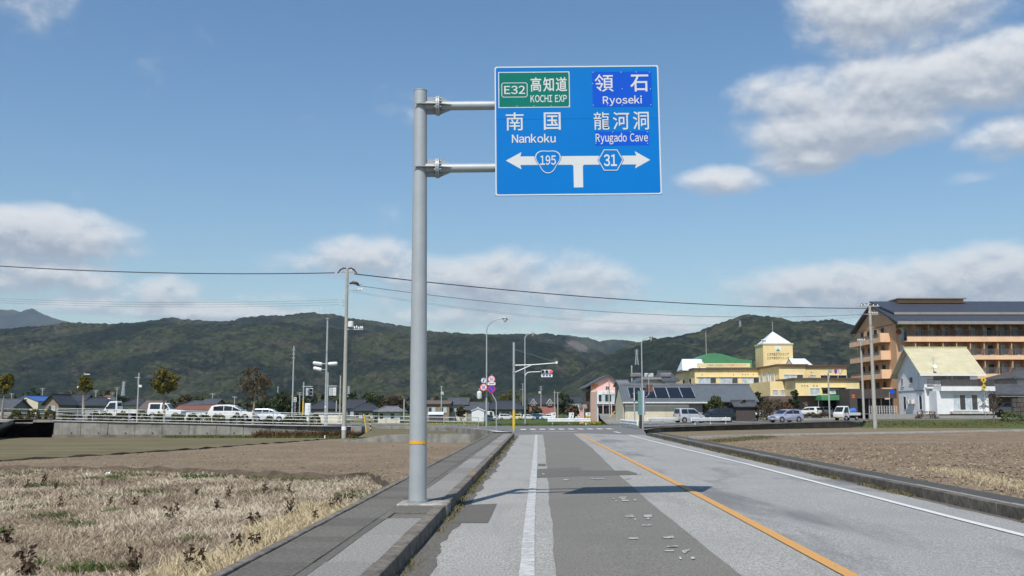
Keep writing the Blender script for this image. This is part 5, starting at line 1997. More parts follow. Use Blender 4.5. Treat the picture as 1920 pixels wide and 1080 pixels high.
MB().tube([(5 * w_, -0.1, zu(532)), (12 * w_, -0.1, zu(529.5)), (20 * w_, -0.1, zu(532)), (24 * w_, -0.1, zu(536))], [0.08, 0.13, 0.12, 0.05], 8).build('black_hood', BLACK, up1, smooth=True)
ca = MB().box(0, 29 * w_, -0.14, -0.06, zu(545.3), zu(543.8)).build('cross_arm', GALV, up1)
insulator(up1, 23 * w_, zu(544.5), -0.1)
insulator(up1, 28 * w_, zu(544.5), -0.1)
for py in (563, 568, 573):
    MB().box(-8 * w_, 0, -0.1, -0.05, zu(py + 0.6), zu(py - 0.6)).build('side_arm', GALV_D, up1)
tz0, tz1 = zu(614), zu(602.5)
MB().tube([(9 * w_, -0.1, tz0), (9 * w_, -0.1, tz0 + 0.05), (9 * w_, -0.1, tz1 - 0.05), (9 * w_, -0.1, tz1)], [0.15, 0.24, 0.24, 0.13], 14).build('transformer', STEEL_W, up1, smooth=True)
MB().box(0, 9 * w_, -0.05, 0.05, zu(609), zu(607.5)).build('bracket', GALV_D, up1)
MB().box(0, 32 * w_, -0.10, -0.02, zu(618.5), zu(616.5)).build('cross_arm', GALV, up1)
for x in (16, 20, 24, 28, 31):
    insulator(up1, x * w_, zu(617 - (x % 3)), -0.06)
for py in (612, 640, 680, 705):
    MB().cyl((0, 0, zu(py)), 0.19 - 0.08 * (812 - py) / 300, 0.05, 12, (0, 0, 1)).build('steel_band', GALV_D, up1)
MB().cyl((0, 0, zu(806.5)), 0.207, 0.30, 14, (0, 0, 1)).build('white_plate', WHITE, up1)

up2, h2 = plain_pole('utility_pole', 'tall concrete utility pole in front of the orange building', 1640.5, 793, 573, 113, 0.24, 0.15, CONC_POLE, 'utility pole')
w2 = 113 / FPX
zu2 = lambda py: zrel(up2, py, 113)
MB().box(-19 * w2, 18 * w2, -0.06, 0.06, zu2(575), zu2(573)).build('cross_arm', GALV, up2)
for (x0, x1) in ((-18, -11), (-11, -2), (1, 8), (8, 17)):
    ar = [(x0 * w2 + (x1 - x0) * w2 * k / 6, 0, zu2(573.5) + math.sin(math.pi * k / 6) * 0.28) for k in range(7)]
    MB().tube(ar, 0.035, 6).build('jumper', BLACK, up2, smooth=True)
for x in (-16, -9, -3, 7, 15):
    insulator(up2, x * w2, zu2(573.5))
MB().box(-14 * w2, 15 * w2, -0.08, 0.0, zu2(590), zu2(588.5)).build('cross_arm', GALV, up2)
for x in (-2, 2, 5, 9, 13):
    insulator(up2, x * w2, zu2(589 - (x % 4)), -0.05)
for py in (610, 640):
    MB().cyl((0, 0, zu2(py)), 0.20, 0.05, 12, (0, 0, 1)).build('steel_band', GALV_D, up2)
up3, h3 = plain_pole('utility_pole', 'shorter concrete utility pole behind the white pickup truck', 1620, 784, 635, 130, 0.17, 0.12, CONC_POLE, 'utility pole')
w3 = 130 / FPX
zu3 = lambda py: zrel(up3, py, 130)
MB().box(-7 * w3, 9 * w3, -0.05, 0.05, zu3(639), zu3(637.5)).build('cross_arm', GALV, up3)
for x in (-5, -2, 3, 7):
    insulator(up3, x * w3, zu3(638))
for py in (650, 653, 656):
    MB().cbox((0.12, -0.1, zu3(py)), (0.4, 0.2, 0.10)).build('junction_box', BLACK, up3)

# lower poles of the junction and the lamp-like pole on the left road
lp1, _ = plain_pole('utility_pole', 'thin pole standing in the retaining wall between the two white cars', 256.5, 793, 699, 90, 0.075, 0.055, CONC_POLE, 'utility pole')
w_ = 90 / FPX
MB().box(-7 * w_, 3 * w_, -0.04, 0.04, zrel(lp1, 708.5, 90), zrel(lp1, 707.3, 90)).build('cross_arm', GALV, lp1)
MB().cbox((3.5 * w_, 0, zrel(lp1, 724, 90)), (0.28, 0.2, 0.22)).build('junction_box', STEEL_W, lp1, bevel=0.02)
MB().tube([(-0.08, 0, zrel(lp1, 722, 90)), (-0.08, 0, zrel(lp1, 706, 90))], 0.035, 6).build('conduit', GALV_D, lp1)
lp2, _ = plain_pole('utility_pole', 'thin brown pole beside the concrete corner pole', 637.2, 777, 704, 120, 0.10, 0.08, CONC_POLE, 'utility pole')
lp3, _ = plain_pole('utility_pole', 'grey pole in front of the young yellow tree', 155.5, 763, 699, 140, 0.13, 0.10, CONC_POLE, 'utility pole')
w_ = 140 / FPX
MB().box(-1 * w_, 10 * w_, -0.04, 0.04, zrel(lp3, 702.5, 140), zrel(lp3, 701, 140)).build('cross_arm', STEEL_W, lp3)
MB().cbox((-7 * w_, 0, zrel(lp3, 726, 140)), (0.8, 0.3, 0.25)).build('transformer', STEEL_W, lp3, bevel=0.03)


def far_pole(px, base_y, top_y, Y, label, arms=((0.06, 5), (0.16, 4)), box=None, thin=None):
    root, h = plain_pole('utility_pole', label, px, base_y, top_y, Y, thin or 0.16, thin or 0.12, CONC_POLE, 'utility pole', 'far utility poles among the houses')
    w_ = Y / FPX
    for f_, a in arms:
        z = h * (1 - f_)
        MB().box(-a * w_, a * w_, -0.05, 0.05, z, z + 0.12).build('cross_arm', GALV_D, root)
    if box:
        MB().cbox((box * w_, 0, h * 0.75), (0.7, 0.5, 0.7)).build('transformer', GREYP, root, bevel=0.05)
    return root


FP = [(20, 745, 735, 300), ]
far_pole(21, 760, 737, 330, 'short far pole at the far left behind the hedge')
far_pole(78.5, 755, 727, 300, 'far utility pole above the blue roofed shed')
far_pole(179, 757, 731, 300, 'far utility pole above the dark tiled roofs')
far_pole(218.5, 752, 726, 320, 'far utility pole above the white cab pickup')
far_pole(210, 752, 736, 340, 'faint far pole beside the small white block')
far_pole(398, 757, 737, 300, 'far pole behind the roof of the white estate car')
far_pole(439.5, 760, 743, 300, 'far pole left of the bare brown tree')
far_pole(520.5, 757, 726, 260, 'far lamp-like pole above the dark shrubs', ((0.0, 2),))
far_pole(561.5, 770, 735, 240, 'far pole behind the pedestrian signal')
far_pole(630.5, 778, 751, 190, 'low pole right of the camera mast', ())
far_pole(757.5, 778, 748, 190, 'low pole beside the big sign pole', ())
far_pole(827.5, 775, 725, 230, 'far utility pole with a lamp beside the brown house', ((0.0, 3), (0.25, 2)), 1.5)
far_pole(980.5, 757, 719, 330, 'far utility pole left of the red roofed houses', ((0.03, 4), (0.3, 5)))
far_pole(1014.5, 772, 724, 300, 'far utility pole with a ladder of gear before the red houses', ((0.03, 3), (0.12, 4)), -2.5)
far_pole(1040, 770, 732, 300, 'far utility pole right of the red houses, taller of two', ((0.1, 3),))
far_pole(1046, 781, 735, 260, 'far utility pole right of the red houses, nearer of two', ((0.03, 4),))
far_pole(1143, 787, 712, 170, 'white pole before the pink building', (), None, 0.09)
far_pole(1185.5, 760, 685, 190, 'pole with gear behind the tiled house', ((0.05, 2),), 1.5)
far_pole(1325, 690, 622, 200, 'thin antenna mast above the green roof', (), None, 0.07)
far_pole(1555.8, 783, 700, 132, 'grey sign post beside the white pickup truck', (), None, 0.11)

# pylons on the hills
def pylon(px, base_y, top_y, Y, label):
    b = P(px, base_y, Y)
    h = P(px, top_y, Y).z - b.z
    root = thing('transmission_tower', label, 'pylon', b, 0, 'pylons on the hills')
    mb = MB()
    wd = h * 0.10
    for sx in (-1, 1):
        for sy in (-1, 1):
            mb.beam((sx * wd, sy * wd, 0), (sx * wd * 0.15, sy * wd * 0.15, h), 0.5, 0.5)
    for k in range(7):
        z0, z1 = h * k / 7, h * (k + 1) / 7
        a, b2 = wd * (1 - 0.85 * k / 7), wd * (1 - 0.85 * (k + 1) / 7)
        mb.beam((-a, -a, z0), (b2, -b2, z1), 0.35, 0.35)
        mb.beam((a, -a, z0), (-b2, -b2, z1), 0.35, 0.35)
    mb.build('lattice', GALV, root)
    for f_ in (0.72, 0.84, 0.95):
        MB().beam((-h * 0.13, 0, h * f_), (h * 0.13, 0, h * f_), 0.5, 0.4).build('cross_arm', GALV, root)
    return root


pylon(231, 742, 715, 900, 'pale lattice pylon on the hill foot above the white pickup')
pylon(1194, 684, 655, 1250, 'faint lattice pylon on the hill above the tiled house')
pylon(1388, 622, 601, 1560, 'lattice pylon near the top of the rounded hill')
pylon(653.5, 745, 724, 900, 'faint lattice pylon low on the hill beside the corner utility pole')


# ---------------------------------------------------------------- wires
WIRE = pm('cable_black', (0.03, 0.03, 0.033), 0.6, 0.2, 2)


def wire(label, a, b, sag, r, n=24):
    a, b = Vector(a), Vector(b)
    pts = [a.lerp(b, k / n) + Vector((0, 0, -sag * 4 * (k / n) * (1 - k / n))) for k in range(n + 1)]
    o = MB().tube(pts, r, 6).build('power_cable', WIRE, smooth=True)
    return tag(o, label, 'cable', 'overhead cables')


left_end = P(-330, 470, 88)
wire('thick overhead cable from the corner utility pole out to the left', P(627, 511.5, 83), left_end, 0.75, 0.045)
a = MB()
for px, L in ((27, 12), (56, 13)):
    q = P(px, 490, 83.5)
wire('thick overhead cable between the two tall utility poles', P(664, 513.5, 83), P(1624, 578, 113), 0.75, 0.045)
wire('thinner overhead cable below the thick one between the tall poles', P(668, 535, 83), P(1626, 589, 113), 1.25, 0.022)
for k, dy in enumerate((0, 3.5, 7)):
    wire(('upper', 'middle', 'lower')[k] + ' of three faint wires low in the sky at the left', P(636, 562 + dy * 1.3, 83), P(-330, 538 + dy, 88), 0.7, 0.008)
for k, dy in enumerate((0, 2.5)):
    wire(('upper', 'lower')[k] + ' of two faint wires low in the sky above the yellow building', P(660, 545 + dy, 83), P(1626, 590 + dy, 113), 1.9, 0.007)
for k, (xa, xb) in enumerate(((651, 686), (657, 697))):
    wire(('first', 'second')[k] + ' service wire dropping from the corner utility pole to the houses', P(xa, 612, 83), P(xb, 762, 210), 0.6, 0.011)
wire('service wire from the tall pole to the tiled house at the right edge', P(1650, 590, 113), P(2050, 640, 120), 0.5, 0.012)
wire('thin wire from the tall pole to the shorter pole behind the truck', P(1638, 592, 113), P(1621, 638, 130), 0.1, 0.012)

# yellow and black guards at the corner
for k, (xa, ya, xb, yb, lab) in enumerate(((682, 776, 688, 815, 'plain yellow guy wire guard leaning by the corner wall'), (692, 777, 696, 813, 'yellow and black striped guy wire guard by the corner wall'))):
    a, b = P(xa, ya, 79), P(xb, yb, 79)
    g_ = thing('guy_guard', lab, 'wire guard', b)
    n = 9
    for i in range(n):
        p0, p1 = b.lerp(a, i / n), b.lerp(a, (i + 1) / n)
        MB().tube([p0, p1], 0.055, 8).build('sleeve', BLACK if (k == 1 and i % 2) else YELLOW, g_, world=True)
g_ = thing('guy_guard', 'slanting yellow pole guard before the pink building', 'wire guard', P(1133, 794, 150))
MB().tube([P(1133, 794, 150), P(1153, 771, 150)], 0.07, 8).build('sleeve', YELLOW, g_, world=True)
mk = thing('marker_post', 'small white marker post at the field edge', 'marker', P(609, 822, 80))
MB().tube([(0, 0, 0), (0, 0, 0.2), (0, 0, 0.24)], [0.05, 0.05, 0.02], 10).build('post', WHITE, mk)


# ---------------------------------------------------------------- railings
def railing(label, line, zf, height, rails, spacing, r=0.021, group=None, mat=None, brown=False):
    rs_ = resample(line, 2)
    d = np.array(line)
    seg = np.concatenate([[0], np.cumsum(np.hypot(np.diff(d[:, 0]), np.diff(d[:, 1])))])
    n = max(1, int(round(seg[-1] / spacing)))
    ts_ = np.linspace(0, seg[-1], n + 1)
    pts_ = [(float(np.interp(t, seg, d[:, 0])), float(np.interp(t, seg, d[:, 1]))) for t in ts_]
    root = thing('railing', label, 'railing', (pts_[0][0], pts_[0][1], zf(*pts_[0])), 0, group)
    for (x, y) in pts_:
        z = zf(x, y)
        MB().tube([(x, y, z - 0.1), (x, y, z + height + 0.03)], r * 1.25, 8).build('post', mat or STEEL_R, root, world=True)
    for hh in rails:
        for i in range(len(pts_) - 1):
            (x0, y0), (x1, y1) = pts_[i], pts_[i + 1]
            MB().tube([(x0, y0, zf(x0, y0) + hh), (x1, y1, zf(x1, y1) + hh)], r, 6).build('rail', mat or STEEL_R, root, world=True)
    return root


wz = lambda x, y: sw_z(x, y) + 0.06
railing('long pipe railing on top of the retaining wall at the left', [(-39.9, 87.1), (-30, 87.1), (-14.5, 86.7)], wz, 1.05, (0.2, 0.48, 0.76, 1.05), 3.3)
railing('pipe railing round the junction corner', [(-14.0, 86.6), (-8, 85.1), (-4.4, 81.0), (-2.6, 76.8)], wz, 0.85, (0.25, 0.55, 0.85), 3.0)
railing('far pipe railing beyond the crossroad on the left', [(-60, 103), (-30, 103), (-10, 103), (-3.0, 103)], lambda x, y: zc(x) + 0.02, 0.8, (0.35, 0.75), 3.0, 0.022)
BROWN = pm('brown_post', (0.13, 0.07, 0.05), 0.7, 0.2, 4)
railing('low railing with brown posts beside the hedge at the far left', [(-62, 91.2), (-40.5, 91.2)], wz, 0.75, (0.25, 0.70), 3.0, 0.03, None, BROWN)


def guard_rail(label, a, b, zf, z0, z1, posts, mat=STEEL_W, two=False):
    a, b = Vector((a[0], a[1], 0)), Vector((b[0], b[1], 0))
    d = (b - a).normalized()
    nrm = Vector((d.y, -d.x, 0))
    if nrm.y > 0:
        nrm = -nrm
    za, zb = zf(a.x, a.y), zf(b.x, b.y)
    root = thing('guard_rail', label, 'guard rail', (a.x, a.y, za))
    m = (z1 - z0)
    prof = [(0.0, z0), (-0.06, z0 + m * 0.15), (-0.06, z0 + m * 0.35), (0.0, z0 + m * 0.5), (-0.06, z0 + m * 0.65), (-0.06, z0 + m * 0.85), (0.0, z1), (0.012, z1), (0.012, z0)]
    vs_ = [a + nrm * -p[0] + Vector((0, 0, za + p[1])) for p in prof] + [b + nrm * -p[0] + Vector((0, 0, zb + p[1])) for p in prof]
    n = len(prof)
    mb = MB().add(vs_, [tuple(range(n)), tuple(reversed(range(n, 2 * n)))] + [(i, i + n, (i + 1) % n + n, (i + 1) % n) for i in range(n)])
    mb.build('beam', mat, root, world=True)
    for k in range(posts):
        f_ = 0.1 + 0.8 * k / max(1, posts - 1)
        p = a.lerp(b, f_) - nrm * 0.09
        z = za + (zb - za) * f_
        MB().tube([(p.x, p.y, z - 0.2), (p.x, p.y, z + z1 + 0.06)], 0.06, 10).build('post', mat, root, world=True)
    for p, z in ((a, za), (b, zb)):
        q = p - nrm * 0.02
        MB().cbox((q.x, q.y, z + (z0 + z1) / 2), (0.14, 0.10, m * 1.06)).build('end_piece', mat, root, world=True, bevel=0.03)
    return root


zg = lambda x, y: 0.0
guard_rail('white guard rail facing the end of the road across the junction', (X_at(1028, 104), 104), (X_at(1106, 104), 104), lambda x, y: 0.02, 0.34, 0.72, 3)
gr_y = 82.0
guard_rail('short white guard rail seen end on at the junction corner', (X_at(1194.5, 81), 81), (X_at(1164, 93), 93), lambda x, y: 0.03, 0.30, 0.72, 6)
guard_rail('white guard rail before the black van', (X_at(1296, 103), 103), (X_at(1368, 106), 106), lambda x, y: 0.10, 0.36, 0.72, 3)
guard_rail('white guard rail before the garage wall', (X_at(1214, 108), 108), (X_at(1270, 111), 111), lambda x, y: 0.06, 0.36, 0.70, 3)
guard_rail('pale guard rail beyond the hatchback by the garden', (X_at(1376, 131), 131), (X_at(1440, 131), 131), lambda x, y: 0.25, 0.5, 1.0, 4)

# roadside signboard at the junction
sb = thing('signboard', 'tall narrow signboard, half green half white, on a dark foot', 'signboard', P(1203.5, 804, 83))
w_ = 83 / FPX
zs_ = lambda py: zrel(sb, py, 83)
MB().box(-6.5 * w_, 1.0 * w_, -0.12, 0.12, zs_(778), zs_(733)).build('green_face', pm('board_green', (0.10, 0.22, 0.22), 0.5, 0.2, 2), sb)
MB().box(1.0 * w_ + 0.005, 6.5 * w_, -0.14, 0.14, zs_(778.5), zs_(732)).build('white_edge', STEEL_W, sb)
MB().box(-4.5 * w_, 3.2 * w_, -0.1, 0.1, -0.2, zs_(778)).build('foot', pm('dark_foot', (0.03, 0.028, 0.025), 0.7), sb)
text_part('P', (-4.5 * w_, -1.2 * w_, zs_(748), zs_(738)), WHITE, sb, -0.125, 0.0) if False else None
ss = thing('brown_sign', 'brown hanging sign seen from the side on the lamp by the garage', 'sign', P(1217, 745, 84))
w_ = 84 / FPX
MB().tube([(-6 * w_, 0, 0), (0, 0, zrel(ss, 739, 84)), (0, 0, zrel(ss, 700, 84))], 0.035, 8).build('bracket', GALV, ss, smooth=True)
MB().box(-6 * w_, 7 * w_, -0.03, 0.03, zrel(ss, 735, 84), zrel(ss, 721, 84)).build('board', pm('brown_board', (0.13, 0.07, 0.055), 0.7, 0.2, 4), ss)
MB().box(-8 * w_, 9 * w_, -0.04, 0.04, zrel(ss, 707, 84), zrel(ss, 699.5, 84)).build('top_box', GREYP, ss, bevel=0.03)

# round signs seen from the side street on the right
s4 = thing('round_sign', 'two discs side by side on an arm above the white pickup truck', 'road sign', P(1556, 696, 131.5))
w_ = 131.5 / FPX
MB().box(-0.1, 24 * w_, -0.05, 0.0, zrel(s4, 696.5, 131.5), zrel(s4, 695.5, 131.5)).build('arm', GALV, s4)
MB().cbox((0, -0.02, zrel(s4, 696, 131.5)), (0.4, 0.3, 0.4)).build('clamp', GALV, s4, bevel=0.05)
for cx, face, rim in ((10.5, SIGN_BLUE2, SIGN_RED), (18.7, SIGN_WHITE, SIGN_RED)):
    o = MB().cyl((cx * w_, -0.06, zrel(s4, 696, 131.5)), 0.24, 0.02, 20).build('disc', SIGN_ALU, s4)
    q = MB()
    for nm, rr, yy, mm in (('rim', 0.27, -0.085, rim), ('face', 0.20, -0.089, face)):
        pts_ = [(cx * w_ + rr * 0.72 * math.cos(a), yy, zrel(s4, 696, 131.5) + rr * 1.45 * math.sin(a)) for a in np.linspace(0, 2 * math.pi, 22)[:-1]]
        MB().poly(pts_).build(nm, mm, o)
s5 = thing('round_sign', 'blue round sign on a thin post before the white house', 'road sign', P(1669.5, 784, 129))
w_ = 129 / FPX
MB().tube([(0, 0, -0.2), (0, 0, zrel(s5, 737, 129)), (3 * w_, 0, zrel(s5, 734, 129))], 0.035, 8).build('post', GALV, s5)
o = MB().cyl((5.5 * w_, -0.05, zrel(s5, 734.5, 129)), 0.30, 0.015, 20).build('disc', SIGN_BLUE2, s5)
MB().box(-9 * w_, 1 * w_, -0.03, 0.0, zrel(s5, 749, 129), zrel(s5, 746, 129)).build('plate', pm('plate_pale_red', (0.55, 0.35, 0.27), 0.5), s5)
s6 = thing('warning_sign', 'two yellow diamond warning signs, one above the other, by the white house', 'road sign', P(1847.5, 776, 128.8))
w_ = 128.8 / FPX
MB().tube([(0, 0, -1.0), (0, 0, zrel(s6, 706, 128.8))], 0.035, 8).build('post', GALV, s6)
for py, s_ in ((712.5, 5.6), (726, 5.6)):
    zc_ = zrel(s6, py, 128.8)
    o = MB().prism([(-s_ * w_, zc_), (0, zc_ - s_ * w_ * 1.15), (s_ * w_, zc_), (0, zc_ + s_ * w_ * 1.15)], 'y', -0.07, -0.05).build('diamond', YELLOW, s6)
    MB().box(-0.05, 0.05, -0.078, -0.071, zc_ - 0.15, zc_ + 0.15).build('mark', BLACK, o)
    MB().box(-0.13, 0.13, -0.0785, -0.0715, zc_ - 0.03, zc_ + 0.05).build('mark', BLACK, o)
s7 = thing('lamp_post', 'small white lamp post in the clinic car park', 'lamp', P(1535.5, 776, 150))
MB().tube([(0, 0, 0), (0, 0, zrel(s7, 746, 150)), (-3 * 150 / FPX, 0, zrel(s7, 744, 150))], 0.06, 8).build('post', WHITE, s7)
for k in range(3):
    x = 862.5 + 0
bl_ = [(861 * 0 + 1037.5, 'first'), (1071.5, 'second'), (1102.5, 'third')]
for k, (px, nm) in enumerate(bl_):
    c = thing('chevron_board', nm + ' white board with a black arrow on a frame behind the guard rail', 'sign', P(px, 784, 170 if k < 2 else 172), 0, 'arrow boards behind the guard rail')
    w_ = 170 / FPX
    MB().box(-4.6 * w_, 4.6 * w_, -0.05, 0.0, zrel(c, 779.5, 170), zrel(c, 773.5, 170)).build('board', WHITE, c)
    MB().add([(-2 * w_, -0.055, zrel(c, 776.8, 170)), (1 * w_, -0.055, zrel(c, 776.8, 170)), (1 * w_, -0.055, zrel(c, 776, 170)), (-2 * w_, -0.055, zrel(c, 776, 170))], [(0, 1, 2, 3)]).build('arrow_bar', BLACK, c)
    MB().add([(0.8 * w_, -0.056, zrel(c, 778, 170)), (4 * w_, -0.056, zrel(c, 776.4, 170)), (0.8 * w_, -0.056, zrel(c, 774.8, 170))], [(0, 1, 2)]).build('arrow_tip', BLACK, c)
    for sx in (-2.3, 2.3):
        MB().cyl((sx * w_, -0.04, zrel(c, 781.8, 170)), 0.19, 0.05, 14).build('reflector', WHITE if k < 2 else YELLOW, c)
        MB().box(sx * w_ - 0.03, sx * w_ + 0.03, 0.0, 0.05, -0.3, zrel(c, 780, 170)).build('leg', GALV, c)

# ================================================================== vehicles
TYRE = pm('tyre', (0.02, 0.02, 0.021), 0.85, 0.2, 10)
RIM = pm('wheel_rim', (0.45, 0.46, 0.47), 0.35, 0.1, 8, 0, 30, 0.7)
CAR_GLASS = glass_mat('car_glass', (0.018, 0.022, 0.026), 0.05)
LAMP_W = pm('headlamp', (0.62, 0.64, 0.66), 0.15, 0.1, 8)
LAMP_RD = pm('tail_lamp', (0.35, 0.01, 0.012), 0.2, 0.2, 8)
PLATE = pm('number_plate', (0.62, 0.62, 0.60), 0.5, 0.1, 6)
PLATE_Y = pm('number_plate_yellow', (0.60, 0.46, 0.06), 0.5, 0.1, 6)
UNDER = pm('underbody', (0.02, 0.02, 0.02), 0.9, 0.2)


def car_paint(name, col, rough=0.28, metal=0.0):
    return pm('paint_' + name, col, rough, 0.03, 0.6, metal=metal, coat=0.5)


PAINTS = {'white': car_paint('white', (0.78, 0.78, 0.77)), 'silver': car_paint('silver', (0.52, 0.53, 0.56), 0.35, 0.35), 'black': car_paint('black', (0.014, 0.015, 0.018)),
          'lilac': car_paint('lilac', (0.44, 0.45, 0.56), 0.33, 0.3), 'cream': car_paint('cream', (0.62, 0.58, 0.34)), 'blue': car_paint('blue', (0.04, 0.09, 0.18)), 'beige': car_paint('beige', (0.55, 0.48, 0.36)), 'pearl': car_paint('pearl', (0.66, 0.68, 0.70), 0.3, 0.15)}

# side outlines in metres, x forward: body below the window line, then the cabin; windows as fractions of the cabin
STYLES = {
    'hatch': dict(L=3.9, W=1.69, body=[(-1.93, 0.30), (-1.95, 0.60), (-1.88, 0.95), (0.62, 0.93), (1.10, 0.90), (1.72, 0.74), (1.93, 0.58), (1.95, 0.32), (1.85, 0.22), (-1.85, 0.22)],
                  cab=[(-1.88, 0.93), (-1.62, 1.40), (-1.2, 1.50), (-0.2, 1.50), (0.25, 1.42), (1.10, 0.90)], wheels=(1.22, -1.20), r=0.30, win=[(-1.36, -0.48), (-0.42, 0.52)], hood=True),
    'minivan': dict(L=4.5, W=1.72, body=[(-2.22, 0.32), (-2.25, 0.70), (-2.18, 1.02), (0.95, 1.00), (1.40, 0.98), (2.02, 0.84), (2.22, 0.62), (2.25, 0.34), (2.15, 0.22), (-2.15, 0.22)],
                    cab=[(-2.18, 1.00), (-1.98, 1.58), (-1.6, 1.66), (-0.1, 1.66), (0.40, 1.58), (1.40, 0.96)], wheels=(1.42, -1.35), r=0.32, win=[(-1.78, -0.80), (-0.74, 0.08), (0.14, 0.80)], hood=True),
    'estate': dict(L=4.6, W=1.76, body=[(-2.25, 0.34), (-2.29, 0.72), (-2.20, 1.02), (0.85, 0.98), (1.30, 0.96), (2.05, 0.82), (2.27, 0.60), (2.30, 0.34), (2.2, 0.24), (-2.2, 0.24)],
                   cab=[(-2.20, 1.00), (-1.92, 1.52), (-1.4, 1.64), (-0.4, 1.66), (0.25, 1.55), (1.30, 0.95)], wheels=(1.42, -1.38), r=0.33, win=[(-1.70, -0.72), (-0.66, 0.12), (0.18, 0.66)], hood=True),
    'box': dict(L=3.4, W=1.48, body=[(-1.66, 0.32), (-1.69, 0.60), (-1.66, 0.98), (0.70, 0.96), (1.12, 0.94), (1.58, 0.80), (1.68, 0.58), (1.69, 0.32), (1.6, 0.22), (-1.6, 0.22)],
                cab=[(-1.66, 0.96), (-1.58, 1.58), (-1.4, 1.64), (0.1, 1.64), (0.42, 1.56), (1.12, 0.92)], wheels=(1.10, -1.12), r=0.28, win=[(-1.42, -0.62), (-0.56, 0.36)], hood=True),
    'jeep': dict(L=3.4, W=1.48, body=[(-1.66, 0.42), (-1.69, 0.70), (-1.66, 1.06), (0.45, 1.05), (0.60, 1.05), (1.60, 0.98), (1.69, 0.80), (1.70, 0.45), (1.6, 0.34), (-1.6, 0.34)],
                 cab=[(-1.66, 1.04), (-1.60, 1.66), (-1.45, 1.70), (0.0, 1.70), (0.14, 1.64), (0.60, 1.03)], wheels=(1.12, -1.10), r=0.34, win=[(-1.42, -0.45), (-0.25, 0.26)], hood=True),
    'camper': dict(L=4.8, W=1.85, body=[(-2.35, 0.40), (-2.38, 1.0), (-2.38, 1.15), (1.2, 1.10), (1.62, 1.05), (2.2, 0.85), (2.38, 0.62), (2.4, 0.4), (2.3, 0.28), (-2.3, 0.28)],
                   cab=[(-2.38, 1.12), (-2.38, 2.35), (-2.2, 2.45), (0.9, 2.45), (1.45, 2.2), (1.62, 1.04)], wheels=(1.5, -1.4), r=0.33, win=[(-1.7, -0.7), (0.3, 1.05)], hood=True),
}
WHEEL_CACHE = {}


def wheel(parent, x, y, r, side, full=True):
    key = (r, side)
    if key not in WHEEL_CACHE:
        t = MB().tube([(0, 0, 0), (0, side * 0.02, 0), (0, side * 0.16, 0), (0, side * 0.18, 0)], [r * 0.9, r, r, r * 0.9], 20)
        rm = MB().tube([(0, side * 0.165, 0), (0, side * 0.184, 0)], [r * 0.66, r * 0.6], 16)
        for k in range(5):
            a = 2 * math.pi * k / 5
            rm.beam((0.3 * r * math.cos(a), side * 0.186, 0.3 * r * math.sin(a)), (0.6 * r * math.cos(a), side * 0.186, 0.6 * r * math.sin(a)), 0.006, r * 0.18, (-math.sin(a), 0, math.cos(a)))
        o = t.build('wheel', TYRE, parent, smooth=True)
        q = rm.build('rim', RIM, o)
        WHEEL_CACHE[key] = (o.data, q.data)
    else:
        o = link('wheel', WHEEL_CACHE[key][0], parent)
        link('rim', WHEEL_CACHE[key][1], o)
    o.location = (x, y, r)
    return o


def cab_point(cab, W, x, z, zb, zt, off=0.0):
    """a point on the leaning side of the cabin"""
    k = (z - zb) / (zt - zb)
    return (W / 2 - 0.035) * (1 - k) + (W / 2 - 0.17) * k + off


def interp_roof(cab, x):
    xs = [p[0] for p in cab]
    zs = [p[1] for p in cab]
    return float(np.interp(x, xs, zs))


